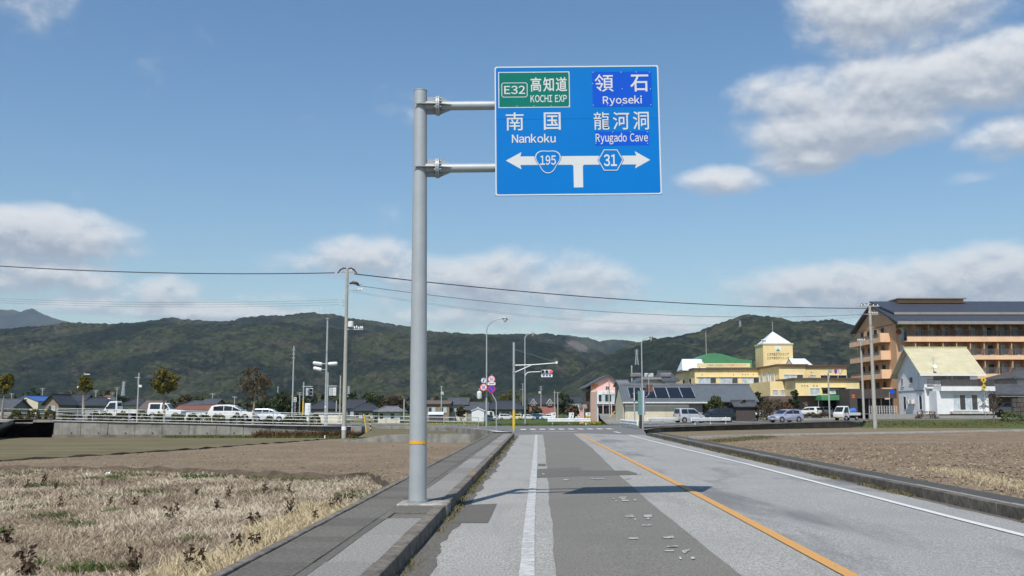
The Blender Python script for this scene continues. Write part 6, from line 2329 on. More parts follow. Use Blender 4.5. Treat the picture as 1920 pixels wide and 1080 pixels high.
def car(name, label, style, paint, loc, heading, scale=1.0, detail=True, group=None, cat='car', plate_y=False):
    st = STYLES[style]
    W = st['W']
    root = thing(name, label, cat, loc, heading, group)
    root.scale = (scale, scale, scale)
    pt = PAINTS[paint]
    body = MB().prism(st['body'], 'y', -W / 2, W / 2).build('body', pt, root, smooth=True, bevel=0.055, bseg=2)
    cab = st['cab']
    zb, zt = cab[0][1], max(p[1] for p in cab)
    n = len(cab)
    vs_ = []
    for s_ in (-1, 1):
        for (x, z) in cab:
            vs_.append((x, s_ * cab_point(cab, W, x, z, zb, zt), z))
    fs_ = [tuple(range(n)), tuple(reversed(range(n, 2 * n)))] + [(i, i + n, (i + 1) % n + n, (i + 1) % n) for i in range(n)]
    MB().add(vs_, fs_).build('cabin', pt, root, smooth=True, bevel=0.04, bseg=2)
    for s_ in (-1, 1):
        for (a, b) in st['win']:
            lo = zb + 0.05
            pts_ = [(a, lo), (b, lo)]
            zr0, zr1 = interp_roof(cab, a) - 0.11, interp_roof(cab, b) - 0.11
            last = (b == st['win'][-1][1])
            if last and st['hood'] and style != 'camper':
                xf = cab[-1][0] - 0.16
                pts_ = [(a, lo), (xf, lo), (b - 0.08, interp_roof(cab, b - 0.08) - 0.09), (a, zr0)]
            else:
                pts_ = [(a, lo), (b, lo), (b, zr1), (a, zr0)]
            MB().poly([(x, s_ * cab_point(cab, W, x, z, zb, zt, 0.008), z) for x, z in pts_]).build('side_window', CAR_GLASS, root)
    # windscreen and rear window, set just proud of the sloping ends
    for (i0, i1, nm) in ((n - 1, n - 2, 'windscreen'), (0, 1, 'rear_window')):
        (x0, z0), (x1, z1) = cab[i0], cab[i1]
        d = Vector((x1 - x0, 0, z1 - z0))
        nn = Vector((d.z, 0, -d.x)).normalized() * (0.012 if nm == 'windscreen' else -0.012)
        q = []
        for f_, s_ in ((0.14, -1), (0.14, 1), (0.93, 1), (0.93, -1)):
            x, z = x0 + d.x * f_, z0 + d.z * f_
            y = s_ * (cab_point(cab, W, x, z, zb, zt) - 0.09)
            q.append((x + nn.x, y, z + nn.z))
        MB().poly(q).build(nm, CAR_GLASS, root)
    for wx in st['wheels']:
        for s_ in (-1, 1):
            MB().cyl((wx, s_ * (W / 2 + 0.001) - s_ * 0.04, st['r'] + 0.02), st['r'] + 0.07, 0.043, 18, (0, s_, 0)).build('wheel_arch', UNDER, root)
            wheel(root, wx, s_ * (W / 2 - 0.15), st['r'], s_)
    L2 = st['L'] / 2
    zl_ = st['body'][6][1] + 0.06
    for s_ in (-1, 1):
        MB().cbox((L2 - 0.10, s_ * (W / 2 - 0.22), zl_), (0.16, 0.36, 0.15)).build('headlight', LAMP_W, root, bevel=0.03)
        MB().cbox((-L2 + 0.035, s_ * (W / 2 - 0.10), st['body'][2][1] - 0.14), (0.08, 0.17, 0.26)).build('tail_light', LAMP_RD, root, bevel=0.02)
    if detail:
        MB().cbox((L2 - 0.005, 0, 0.42), (0.03, 0.34, 0.17)).build('number_plate', PLATE_Y if plate_y else PLATE, root)
        MB().cbox((-L2 + 0.01, 0, 0.62), (0.03, 0.34, 0.17)).build('number_plate', PLATE_Y if plate_y else PLATE, root)
        MB().cbox((L2 - 0.015, 0, 0.62), (0.04, W * 0.5, 0.10)).build('grille', UNDER, root, bevel=0.01)
        for s_ in (-1, 1):
            MB().cbox((cab[-1][0] - 0.28, s_ * (W / 2 + 0.05), zb + 0.10), (0.12, 0.17, 0.13)).build('mirror', pt, root, bevel=0.03)
        for s_ in (-1, 1):
            for (a, b) in st['win'][1:]:
                MB().cbox((a + 0.12, s_ * (W / 2 + 0.012), zb - 0.12), (0.16, 0.03, 0.035)).build('door_handle', pt, root)
    return root


def kei_truck(label, loc, heading, load=None):
    """small cab-over pickup: cab, flat bed with drop sides, chassis"""
    root = thing('pickup_truck', label, 'pickup truck', loc, heading, 'small white pickup trucks')
    pt = PAINTS['white']
    W = 1.46
    cabp = [(0.35, 0.45), (0.35, 1.74), (0.45, 1.78), (0.95, 1.78), (1.14, 1.72), (1.55, 1.02), (1.66, 0.85), (1.68, 0.42), (1.5, 0.34), (0.45, 0.34)]
    zb, zt = 0.95, 1.78
    n = len(cabp)
    vs_ = []
    for s_ in (-1, 1):
        for (x, z) in cabp:
            k = max(0, (z - zb) / (zt - zb))
            vs_.append((x, s_ * (W / 2 - 0.10 * k), z))
    MB().add(vs_, [tuple(range(n)), tuple(reversed(range(n, 2 * n)))] + [(i, i + n, (i + 1) % n + n, (i + 1) % n) for i in range(n)]).build('cab', pt, root, smooth=True, bevel=0.04, bseg=2)
    for s_ in (-1, 1):
        pts_ = [(0.50, 1.00), (1.42, 1.00), (1.06, 1.62), (0.50, 1.65)]
        MB().poly([(x, s_ * (W / 2 - 0.10 * (z - zb) / (zt - zb) + 0.008), z) for x, z in pts_]).build('side_window', CAR_GLASS, root)
        MB().cbox((1.30, s_ * (W / 2 + 0.10), 1.12), (0.08, 0.14, 0.22)).build('mirror', UNDER, root, bevel=0.02)
        MB().cbox((0.56, s_ * (W / 2 + 0.012), 0.86), (0.14, 0.03, 0.035)).build('door_handle', UNDER, root)
        MB().cbox((1.64, s_ * 0.52, 0.68), (0.08, 0.26, 0.18)).build('headlight', LAMP_W, root, bevel=0.03)
        MB().cbox((-1.67, s_ * 0.55, 0.56), (0.05, 0.26, 0.12)).build('tail_light', LAMP_RD, root)
    a, b = Vector((1.57, 0, 1.02)), Vector((1.16, 0, 1.69))
    d = b - a
    nn = Vector((d.z, 0, -d.x)).normalized() * 0.012
    MB().poly([tuple(a + d * f_ + nn + Vector((0, s_ * (0.63 - 0.07 * f_), 0))) for f_, s_ in ((0.08, -1), (0.08, 1), (0.95, 1), (0.95, -1))]).build('windscreen', CAR_GLASS, root)
    MB().poly([(0.342, y, z) for y, z in ((-0.5, 1.15), (0.5, 1.15), (0.46, 1.6), (-0.46, 1.6))]).build('rear_window', CAR_GLASS, root)
    bed = MB().box(-1.68, 0.31, -W / 2, W / 2, 0.64, 0.70).build('bed', pt, root)
    for s_ in (-1, 1):
        sd = MB().box(-1.68, 0.31, s_ * (W / 2 - 0.02) - 0.02, s_ * (W / 2 - 0.02) + 0.02, 0.70, 0.98).build('drop_side', pt, root)
        for k in range(4):
            MB().box(-1.5 + 0.45 * k, -1.46 + 0.45 * k, s_ * (W / 2 + 0.001), s_ * (W / 2 + 0.018), 0.72, 0.96).build('side_rib', pt, sd)
    MB().box(-1.70, -1.66, -W / 2 + 0.03, W / 2 - 0.03, 0.70, 0.98).build('tail_gate', pt, root)
    MB().box(0.27, 0.31, -W / 2 + 0.03, W / 2 - 0.03, 0.70, 1.30).build('cab_guard', pt, root)
    MB().box(-1.55, 0.4, -0.36, 0.36, 0.34, 0.62).build('chassis', UNDER, root)
    for wx in (1.00, -0.98):
        for s_ in (-1, 1):
            if wx > 0:
                MB().cyl((wx, s_ * (W / 2 + 0.001) - s_ * 0.04, 0.29), 0.34, 0.043, 18, (0, s_, 0)).build('wheel_arch', UNDER, root)
            wheel(root, wx, s_ * (W / 2 - 0.15), 0.27, s_)
    MB().cbox((1.685, 0, 0.44), (0.03, 0.33, 0.16)).build('number_plate', PLATE_Y, root)
    if load:
        MB().tube([(-1.4, 0, 0.95), (-1.2, 0.1, 1.12), (-0.6, -0.1, 1.1), (-0.3, 0, 0.92)], [0.2, 0.45, 0.4, 0.2], 10).build('tarpaulin', pm('blue_sheet', (0.04, 0.14, 0.45), 0.6, 0.3, 4, 0.6, 8), root, smooth=True)
    return root


def on_cross(px, Y, dx=0.0):
    x = X_at(px, Y) + dx
    return (x, Y, cross_z(x, Y) + 0.002)


kei_truck('white pickup truck facing left, far left on the upper road behind the railing', on_cross(231, 98), math.pi)
car('jeep', 'boxy white off road car on the upper road behind the round tree', 'jeep', 'white', on_cross(313, 98), 0.0, cat='car')
car('estate_car', 'white estate car with a long dark window on the upper road', 'estate', 'white', on_cross(437, 98.5), 0.0)
car('compact_van', 'silvery white van stopped behind the bare brown tree', 'minivan', 'pearl', on_cross(506, 101.5), 0.0, 0.80)
car('small_wagon', 'silver boxy wagon parked at the garage seen from behind', 'box', 'silver', (X_at(1292, 114), 114, town_z(X_at(1292, 114), 114) + 0.002), 0.40, plate_y=True)
car('black_van', 'black van parked between the garage and the round shrub', 'minivan', 'black', (X_at(1342, 118), 118, town_z(X_at(1342, 118), 118) + 0.002), math.pi + 0.25, 0.98)
zhat = cross_z(X_at(1472, 116), 116)
car('hatchback', 'lilac silver hatchback driving left along the crossroad', 'hatch', 'lilac', (X_at(1472.5, 115.2), 115.2, zhat + 0.002), math.pi + 0.42)
xk = X_at(1587, 124)
kei_truck('white pickup truck with a blue sheet on its bed, right of the hatchback', (xk, 124, cross_z(xk, 124) + 0.002), math.pi + 0.55, True)

FAR_G = 'parked cars on the low ground behind the crossroad'
far_cars = [(803, 265, 'box', 'white', 2.6, 'white box car half hidden by the big sign pole'), (836, 262, 'box', 'white', 0.5, 'white small car right of the low brown hut'), (915, 255, 'camper', 'white', 0.25, 'white camper van before the dark roofed house'),
            (918, 245, 'hatch', 'white', 0.3, 'white hatchback before the camper van'), (949, 262, 'minivan', 'white', 0.15, 'dark windowed white van left of the yellow footed pole'), (968, 268, 'box', 'cream', 2.9, 'pale yellow small car behind the yellow footed pole'),
            (991, 268, 'hatch', 'white', 0.2, 'white hatchback behind the signal lamp post'), (1008, 285, 'minivan', 'blue', 0.3, 'dark blue car behind the parked white ones'), (1015, 290, 'minivan', 'white', 0.1, 'white roofed van at the back of the parked row'),
            (1027, 266, 'estate', 'pearl', 2.9, 'silvery estate car beside the first arrow board'), (1091, 275, 'box', 'white', 2.2, 'white small car left of the pink building'), (790, 270, 'camper', 'white', 0.4, 'white van left of the brown hut behind the big sign pole')]
for (px, Y, stl, col, hd, lab) in far_cars:
    car('parked_car', lab, stl, col, (X_at(px, Y), Y, far_z(0, Y) + 0.01), hd, 0.95, False, FAR_G)
for (px, Y, col, hd, lab) in ((1517, 150, 'white', 2.3, 'white car parked at the brown tiled wall, leftmost of three'), (1530, 151, 'white', 1.9, 'white car parked at the brown tiled wall, middle of three'), (1547, 151, 'white', 1.5, 'white car parked below the green canopy'),
                              (1386, 140, 'white', 2.9, 'white car hidden behind the garden fence, left one'), (1404, 141, 'silver', 2.9, 'silver car hidden behind the garden fence, near the pine')):
    x = X_at(px, Y)
    car('parked_car', lab, 'hatch', col, (x, Y, town_z(x, Y) + 0.01), hd, 0.95, False, 'cars parked at the clinic')

# ================================================================== buildings
def wall_mat(name, col, streak=0.25, var=0.06):
    return pm('wall_' + name, col, 0.85, var, 0.8, 0.15, 30, col2=tuple(c * 0.9 for c in col), streak=streak)


YEL = wall_mat('yellow', (0.78, 0.62, 0.31), 0.12)
ORA = wall_mat('orange', (0.58, 0.355, 0.20), 0.12)
ORB = wall_mat('orange_band', (0.76, 0.50, 0.31), 0.1)
WHT = wall_mat('white', (0.70, 0.71, 0.71), 0.12)
PNK = wall_mat('pink', (0.72, 0.44, 0.39), 0.12)
PBR = wall_mat('pink_brown', (0.40, 0.28, 0.23), 0.2)
CRM = wall_mat('cream', (0.62, 0.56, 0.42), 0.25)
BRN = wall_mat('brown', (0.25, 0.19, 0.14), 0.3)
GRW = wall_mat('grey', (0.26, 0.25, 0.23), 0.4)
TIL_B = pm('brown_tile_wall', (0.12, 0.085, 0.07), 0.7, 0.25, 3.0, col2=(0.09, 0.065, 0.055))
DK_B = pm('dark_brown_wall', (0.060, 0.047, 0.045), 0.7, 0.15, 1.0)
TRIM = pm('brown_trim', (0.10, 0.065, 0.045), 0.6, 0.15, 2)
GRN = pm('green_roof', (0.07, 0.24, 0.11), 0.45, 0.08, 1)
WMET = pm('white_metal_roof', (0.66, 0.69, 0.72), 0.4, 0.05, 1)
FRAME = pm('window_frame', (0.62, 0.62, 0.60), 0.4, 0.05, 4)
FRAME_D = pm('window_frame_dark', (0.07, 0.065, 0.06), 0.4, 0.1, 4)
GL = glass_mat('window_glass', (0.035, 0.045, 0.055), 0.07)
GL_C = pm('window_curtain', (0.42, 0.47, 0.50), 0.25, 0.25, 1.5, spec=0.7)
GL_D = glass_mat('window_dark', (0.015, 0.018, 0.02), 0.1)
SLATS = pm('dark_balcony', (0.055, 0.05, 0.047), 0.6, 0.2, 3)
RAILG = pm('balcony_rail', (0.14, 0.125, 0.115), 0.5, 0.15, 3)


def roof_mat(name, col, axis='x', pitch=3.5, var=0.25):
    m, t, b = new_mat('roof_' + name)
    oc = t.new('ShaderNodeTexCoord').outputs['Object']
    wv = t.new('ShaderNodeTexWave', wave_type='BANDS', bands_direction='X' if axis == 'x' else 'Y')
    t.l.new(oc, wv.inputs[0])
    wv.inputs['Scale'].default_value = pitch
    wv.inputs['Distortion'].default_value = 0.3
    c = t.mix(t.ramp(t.noise(oc, 1.1, 5, 0.65), 0.3, 0.7), tuple(x * (1 - var) for x in col), tuple(x * (1 + var) for x in col))
    c = t.mix(t.math('MULTIPLY', wv.outputs['Fac'], 0.25), c, tuple(x * 0.5 for x in col))
    t.put(b.inputs['Base Color'], c)
    b.inputs['Roughness'].default_value = 0.55
    bn = t.new('ShaderNodeBump')
    bn.inputs['Strength'].default_value = 0.6
    bn.inputs['Distance'].default_value = 0.06
    t.l.new(wv.outputs['Fac'], bn.inputs['Height'])
    t.l.new(bn.outputs[0], b.inputs['Normal'])
    return m


R_GREY = roof_mat('grey_tile', (0.095, 0.10, 0.11))
R_DARK = roof_mat('dark_tile', (0.05, 0.053, 0.06))
R_BLUE = roof_mat('blue_metal', (0.05, 0.14, 0.40), 'y', 1.2, 0.1)
R_BROWN = roof_mat('brown_tile', (0.16, 0.12, 0.10))
R_RED = roof_mat('red', (0.24, 0.10, 0.07))
R_CREAM = roof_mat('cream_tile', (0.55, 0.50, 0.33), 'x', 1.0, 0.10)
R_SLATE = roof_mat('slate_blue', (0.048, 0.055, 0.075), 'x', 0.7, 0.12)
R_METAL = roof_mat('grey_metal', (0.11, 0.125, 0.14), 'x', 0.85, 0.1)
R_LG = roof_mat('light_grey', (0.22, 0.22, 0.23))


def win(parent, o, right, w, h, mull=1, frame=FRAME, glass=GL, sill=True, name='window', proud=0.05, bar=0.05):
    """a window on a wall: frame with mullions, panes behind it, a sill; o = lower left corner on the wall (thing's own axes)"""
    right = Vector(right).normalized()
    up = Vector((0, 0, 1))
    nrm = right.cross(up)
    M = Matrix((right, -nrm, up)).transposed().to_4x4()
    M.translation = Vector(o)
    f = MB()
    f.box(0, w, -proud, 0.0, 0, bar, M)
    f.box(0, w, -proud, 0.0, h - bar, h, M)
    for k in range(mull + 2):
        x = (w - bar) * k / (mull + 1)
        f.box(x, x + bar, -proud + (0 if k in (0, mull + 1) else 0.004), 0.0, bar, h - bar, M)
    fr = f.build(name, frame, parent)
    for k in range(mull + 1):
        x0, x1 = bar + (w - bar) * k / (mull + 1), (w - bar) * (k + 1) / (mull + 1)
        gl = glass if not isinstance(glass, (list, tuple)) else glass[k % len(glass)]
        MB().box(x0 + 0.002, x1 - 0.002, -0.018, -0.004, bar + 0.002, h - bar - 0.002, M).build('pane', gl, fr)
    if sill:
        MB().box(-0.05, w + 0.05, -proud - 0.07, 0.0, -0.07, -0.005, M).build('sill', frame, fr)
    return fr


def slab(mb, pts, th):
    """thick sheet from a quad: the top is pts, th downwards"""
    pts = [Vector(p) for p in pts]
    n = len(pts)
    vs_ = pts + [p - Vector((0, 0, th)) for p in pts]
    mb.add(vs_, [tuple(range(n)), tuple(reversed(range(n, 2 * n)))] + [(i, i + n, (i + 1) % n + n, (i + 1) % n) for i in range(n)])
    return mb


def gable(name, label, loc, w, d, eave, ridge, wall, roof, along='x', over=0.6, wins=(), group=None, cat='house', trim=None, rz=0.0, capm=None):
    """pitched-roof house: origin at the middle of the front wall's foot, front faces -y; ridge along x or y"""
    root = thing(name, label, cat, loc, rz, group)
    trim = trim or wall
    if along == 'x':
        MB().prism([(0, -0.6), (d, -0.6), (d, eave), (d / 2, ridge - 0.05), (0, eave)], 'x', -w / 2, w / 2).build('wall', wall, root)
        sl = (ridge - eave) / (d / 2)
        rf = MB()
        slab(rf, [(-w / 2 - over, -over, eave - sl * over + 0.1), (w / 2 + over, -over, eave - sl * over + 0.1), (w / 2 + over, d / 2, ridge + 0.1), (-w / 2 - over, d / 2, ridge + 0.1)], 0.14)
        slab(rf, [(w / 2 + over, d + over, eave - sl * over + 0.1), (-w / 2 - over, d + over, eave - sl * over + 0.1), (-w / 2 - over, d / 2 + 0.002, ridge + 0.1), (w / 2 + over, d / 2 + 0.002, ridge + 0.1)], 0.14)
        r = rf.build('roof', roof, root)
        MB().box(-w / 2 - over - 0.03, w / 2 + over + 0.03, d / 2 - 0.16, d / 2 + 0.16, ridge + 0.06, ridge + 0.26).build('ridge_cap', capm or roof, r)
    else:
        MB().prism([(-w / 2, -0.6), (w / 2, -0.6), (w / 2, eave), (0, ridge - 0.05), (-w / 2, eave)], 'y', 0, d).build('wall', wall, root)
        sl = (ridge - eave) / (w / 2)
        rf = MB()
        for s_ in (-1, 1):
            slab(rf, [(s_ * (w / 2 + over), -over, eave - sl * over + 0.1), (s_ * (w / 2 + over), d + over, eave - sl * over + 0.1), (s_ * 0.002, d + over, ridge + 0.1), (s_ * 0.002, -over, ridge + 0.1)], 0.14)
        r = rf.build('roof', roof, root)
        MB().box(-0.16, 0.16, -over - 0.03, d + over + 0.03, ridge + 0.06, ridge + 0.26).build('ridge_cap', capm or roof, r)
    for wdef in wins:
        x, z, ww, hh = wdef[:4]
        win(root, (x, -0.004, z), (1, 0, 0), ww, hh, wdef[4] if len(wdef) > 4 else 1, FRAME, wdef[5] if len(wdef) > 5 else [GL, GL_C])
    return root


def hip(name, label, loc, w, d, eave, ridge, wall, roof, over=0.8, wins=(), group=None, cat='house', frac=0.45):
    root = thing(name, label, cat, loc, 0, group)
    MB().box(-w / 2, w / 2, 0, d, -0.6, eave).build('wall', wall, root)
    a, b = w / 2 + over, d / 2 + over
    e = eave + 0.0
    rx = w / 2 * frac
    c = d / 2
    rf = MB()
    base = [(-a, c - b, e), (a, c - b, e), (a, c + b, e), (-a, c + b, e)]
    topv = [(-rx, c, ridge), (rx, c, ridge)]
    rf.add(base + topv + [(p[0], p[1], p[2] - 0.15) for p in base], [(0, 1, 5, 4), (1, 2, 5), (2, 3, 4, 5), (3, 0, 4), (6, 7, 1, 0), (7, 8, 2, 1), (8, 9, 3, 2), (9, 6, 0, 3), (9, 8, 7, 6)])
    r = rf.build('roof', roof, root)
    MB().box(-rx - 0.2, rx + 0.2, c - 0.2, c + 0.2, ridge - 0.06, ridge + 0.22).build('ridge_cap', roof, r)
    for q, t_ in ((0, 0), (1, 1)):
        MB().beam(base[q], topv[t_], 0.25, 0.2).build('hip_cap', roof, r)
    for wdef in wins:
        x, z, ww, hh = wdef[:4]
        win(root, (x, -0.004, z), (1, 0, 0), ww, hh, wdef[4] if len(wdef) > 4 else 1, FRAME, [GL, GL_C])
    return root


def far_loc(px, Y, z=None):
    x = X_at(px, Y)
    return Vector((x, Y, far_z(x, Y) if z is None else z))


def hz_(py, Y, base):
    return P(960, py, Y).z - base


# ---------------------------------------------------------------- houses behind the left road
def far_house(kind, name, label, px0, px1, eave_y, ridge_y, Y, wall, roof, depth, wins=0, **kw):
    b = far_loc((px0 + px1) / 2, Y)
    w = X_at(px1, Y) - X_at(px0, Y)
    e, r = hz_(eave_y, Y, b.z), hz_(ridge_y, Y + depth / 2, b.z)
    ws = []
    for k in range(wins):
        x = -w / 2 + w * (k + 0.5) / wins
        ws.append((x - 0.8, max(0.8, e - 2.0), 1.6, 1.2, 1))
    f = gable if kind == 'g' else hip
    return f(name, label, b, w, depth, e, r, wall, roof, wins=ws, **kw)


b = far_loc(47, 250)
w_ = 250 / FPX
sh = gable('shed', 'cream shed with a bright blue metal roof', b, 48 * w_, 14, hz_(752, 250, b.z), hz_(742.5, 250, b.z), CRM, R_BLUE, 'y', 0.25, [(-0.6, hz_(763, 250, b.z), 1.3, 1.5, 1, GL_C)], cat='shed')
dr = win(sh, (0.4 - 0.9, -0.01, hz_(764, 250, b.z)), (1, 0, 0), 0.9, 2.1, 0, pm('red_frame', (0.40, 0.16, 0.12), 0.6), GL, False, 'door')
ac = MB().box(-2.6, -1.9, -0.5, -0.05, hz_(764, 250, b.z), hz_(760, 250, b.z)).build('air_conditioner', FRAME, sh)
far_house('g', 'tiled_house', 'dark tiled house with a small white gable right of the blue shed', 84, 110, 754, 740.5, 228, BRN, R_DARK, 9, 1, along='y', over=0.7)
far_house('g', 'tiled_house', 'long dark tiled roof behind the young yellow tree', 104, 150, 757, 741, 245, GRW, R_DARK, 10, 2)
far_house('h', 'tiled_house', 'broad dark hipped roof left of the white pickup', 140, 196, 760, 746, 238, GRW, R_DARK, 11, 2)
far_house('g', 'tiled_house', 'low grey roof at the far left edge behind the roadside tree', -30, 22, 764, 749, 240, GRW, R_GREY, 9, 1)
far_house('g', 'block_house', 'small white block with one window above the roofs', 193, 206, 745, 742, 300, WHT, R_RED, 4, 1, over=0.1)
far_house('h', 'tiled_house', 'dark hipped roof seen between the pickup and the off road car', 232, 266, 759, 747, 240, CRM, R_DARK, 9, 2)
far_house('g', 'tiled_house', 'grey tiled roof just left of the off road car', 266, 296, 765, 752, 230, GRW, R_BROWN, 9, 1)
far_house('h', 'tiled_house', 'small grey hipped roof above the red brown building', 345, 378, 760, 752, 260, GRW, R_GREY, 8, 1)
far_house('g', 'low_building', 'long low building with a red brown metal roof', 330, 405, 768, 761, 215, WHT, R_RED, 7, 3, over=0.4)
far_house('g', 'tiled_house', 'grey gabled roof left of the white estate car', 379, 403, 757, 749, 250, BRN, R_GREY, 8, 1)
far_house('h', 'tiled_house', 'dark tiled house behind the camera mast', 583, 626, 766, 751, 230, BRN, R_DARK, 10, 3)
far_house('g', 'tiled_house', 'dark tiled house just right of the corner utility pole, far one', 650, 678, 764, 750, 250, GRW, R_DARK, 9, 2)
far_house('h', 'tiled_house', 'dark tiled house with shaded porch right of the corner pole', 664, 702, 770, 757, 225, BRN, R_DARK, 9, 2)
far_house('h', 'low_house', 'low cream house with a pale hipped roof left of the big sign pole', 709, 750, 771, 763, 200, CRM, R_LG, 7, 2, frac=0.6)
far_house('g', 'low_building', 'long pale shed wall behind the control cabinet', 588, 642, 776.5, 775, 180, CRM, R_LG, 4, 0, over=0.1)
far_house('g', 'brown_house', 'brown house with a flat red edged roof right of the big sign pole', 799, 842, 757, 752, 235, BRN, R_BROWN, 9, 2, over=0.5)
far_house('g', 'two_storey_house', 'two storey house with grey tiled roof and two pale windows', 842, 875, 757.5, 746.5, 240, CRM, R_GREY, 8, 2, over=0.6)
far_house('g', 'low_house', 'low wing with grey roof joining the two storey house', 876, 912, 767, 755, 238, GRW, R_GREY, 8, 1)
far_house('h', 'tiled_house', 'big house with a broad dark roof behind the parked cars', 908, 982, 767, 752, 300, BRN, R_DARK, 16, 4, over=1.2)
b = far_loc(896, 228)
gable('shed', 'small white gabled shed with open front among the parked cars', b, 23 * 228 / FPX, 5, hz_(770, 228, b.z), hz_(765.5, 228, b.z), WHT, WMET, 'y', 0.2, [], cat='shed')
far_house('g', 'low_hut', 'low dark brown hut with a white roof behind the railing', 805, 829, 777, 774.5, 205, DK_B, WMET, 3, 0, over=0.3)
b = far_loc(1018, 330)
rh = far_house('g', 'red_house', 'red walled houses with two white dormers and dark roofs', 993, 1043, 757, 745, 330, pm('wall_red_brick', (0.36, 0.14, 0.12), 0.8, 0.15, 2), R_DARK, 9, 0, over=0.5)
for px in (1000, 1031):
    x = X_at(px, 330) - rh.location.x
    zb = hz_(756, 330, rh.location.z)
    zt_ = hz_(748, 330, rh.location.z)
    dm = MB().prism([(x - 0.8, zb - 0.8), (x + 0.8, zb - 0.8), (x + 0.8, zb), (x, zt_ - 0.2), (x - 0.8, zb)], 'y', -0.5, 1.5).build('dormer', GRW, rh)
    db = MB()
    for s_ in (-1, 1):
        slab(db, [(x + s_ * 1.2, -0.8, zb - 0.2), (x + s_ * 1.2, 1.6, zb - 0.2), (x + s_ * 0.002, 1.6, zt_ + 0.1), (x + s_ * 0.002, -0.8, zt_ + 0.1)], 0.2)
    db.build('dormer_roof', WHT, dm)
    win(dm, (x - 0.4, -0.51, zb - 0.7), (1, 0, 0), 0.8, 0.7, 1, FRAME, GL, False)
far_house('g', 'tiled_house', 'white house with a dark roof between the poles and the pink building', 1064, 1090, 754, 744, 300, WHT, R_DARK, 8, 2, over=0.4)

# ---------------------------------------------------------------- pink building
Yp = 180.0
bp = Vector((X_at(1108, Yp), Yp, -0.5))
pk = thing('pink_building', 'pink gabled care home with a glazed white entrance block', 'building', bp)
zp = lambda py: P(1108, py, Yp).z - bp.z
w_ = Yp / FPX
xr = 56 * w_
ez, rz_ = zp(721), zp(704.5)
D = 20.0
MB().prism([(0, -0.6), (xr, -0.6), (xr, ez), (xr * 0.57, rz_), (0, ez)], 'y', 0.0, D).build('wall', PNK, pk)
rf = MB()
slab(rf, [(-1.3, -0.7, ez - 0.55), (-1.3, D + 0.5, ez - 0.55), (xr * 0.57 - 0.002, D + 0.5, rz_ + 0.25), (xr * 0.57 - 0.002, -0.7, rz_ + 0.25)], 0.25)
slab(rf, [(xr + 1.0, -0.7, ez - 0.4), (xr + 1.0, D + 0.5, ez - 0.4), (xr * 0.57 + 0.002, D + 0.5, rz_ + 0.25), (xr * 0.57 + 0.002, -0.7, rz_ + 0.25)], 0.25)
rf.build('roof', R_GREY, pk)
MB().box(-0.02, 1.4, -0.06, 0.0 - 0.003, -0.5, zp(735)).build('front_cladding', PBR, pk)
MB().box(-0.06, -0.003, 0.0, D, -0.5, zp(736)).build('side_cladding', PBR, pk)
# entrance block
e0, e1 = X_at(1120, Yp - 3) - bp.x, X_at(1161, Yp - 3) - bp.x
en = MB().box(e0, e1, -3.0, -0.005, -0.5, zp(733.5)).build('entrance_block', WHT, pk)
win(pk, (e0 + 0.2, -3.01, zp(754)), (1, 0, 0), e1 - e0 - 0.4, zp(740) - zp(754), 5, FRAME, [GL, GL_C, GL])
win(pk, (e0 + 0.15, -3.01, 0.1), (1, 0, 0), e1 - e0 - 0.3, zp(760) - 0.2, 4, FRAME_D, GL_D, False, 'glass_door')
MB().box(e0 - 0.1, e1 + 0.1, -3.5, -3.0, zp(757.5), zp(755.5)).build('canopy', WHT, pk)
for x in (e0 + 0.9, e0 + 2.4):
    MB().box(x, x + 0.16, -3.45, -3.29, -0.4, zp(757.5)).build('column', PNK, pk)
bd = MB().box(X_at(1125, Yp) - bp.x, X_at(1161, Yp) - bp.x, -3.12, -3.02, zp(739), zp(733.8)).build('name_board', WHITE, pk)
text_part('ケアハウス', (X_at(1126.5, Yp) - bp.x, X_at(1159, Yp) - bp.x, zp(738.2), zp(734.8)), pm('letter_dark', (0.05, 0.05, 0.05), 0.6), bd, -3.125, 0.004)
win(pk, (X_at(1135.5, Yp) - bp.x, -0.01, zp(731.5)), (1, 0, 0), 0.65, zp(724) - zp(731.5), 1)
# orange leaf emblem
em = MB()
for k, (dx, dz, a) in enumerate(((0, 0, 0.5), (0.35, 0.1, -0.3), (-0.3, 0.12, 0.9), (0.1, -0.25, 1.4))):
    c_, s_ = math.cos(a), math.sin(a)
    em.poly([(X_at(1116, Yp) - bp.x + dx + u * c_ - v * s_, -0.012 - 0.002 * k, zp(723.5) + dz + u * s_ + v * c_) for u, v in ((-0.45, 0), (0, 0.22), (0.45, 0), (0, -0.22))])
em.build('emblem', pm('emblem_orange', (0.80, 0.22, 0.03), 0.5, 0.2, 1), pk)
for (y0, y1, za, zb2, dp) in ((1.0, 9.0, 728.5, 734, 1.0), (2.5, 12.0, 758, 766, 1.3)):
    bal = MB().box(-dp, -0.06, y0, y1, zp(zb2), zp(zb2) + 0.2).build('balcony', GRW, pk)
    MB().box(-dp, -dp + 0.12, y0, y1, zp(zb2) + 0.2, zp(za)).build('parapet', GRW if za < 740 else PBR, bal)
    MB().box(-dp + 0.12, -0.06, y0, y0 + 0.12, zp(zb2) + 0.2, zp(za)).build('parapet', GRW if za < 740 else PBR, bal)
for k in range(4):
    MB().box(-1.3, -1.1, 2.5 + 3 * k, 2.7 + 3 * k, -0.4, zp(766)).build('column', PNK, pk)
for k in range(3):
    win(pk, (-0.07, 10.5 - 3.5 * k, zp(752)), (0, -1, 0), 2.6, 2.6, 1, FRAME_D, GL_D, False)

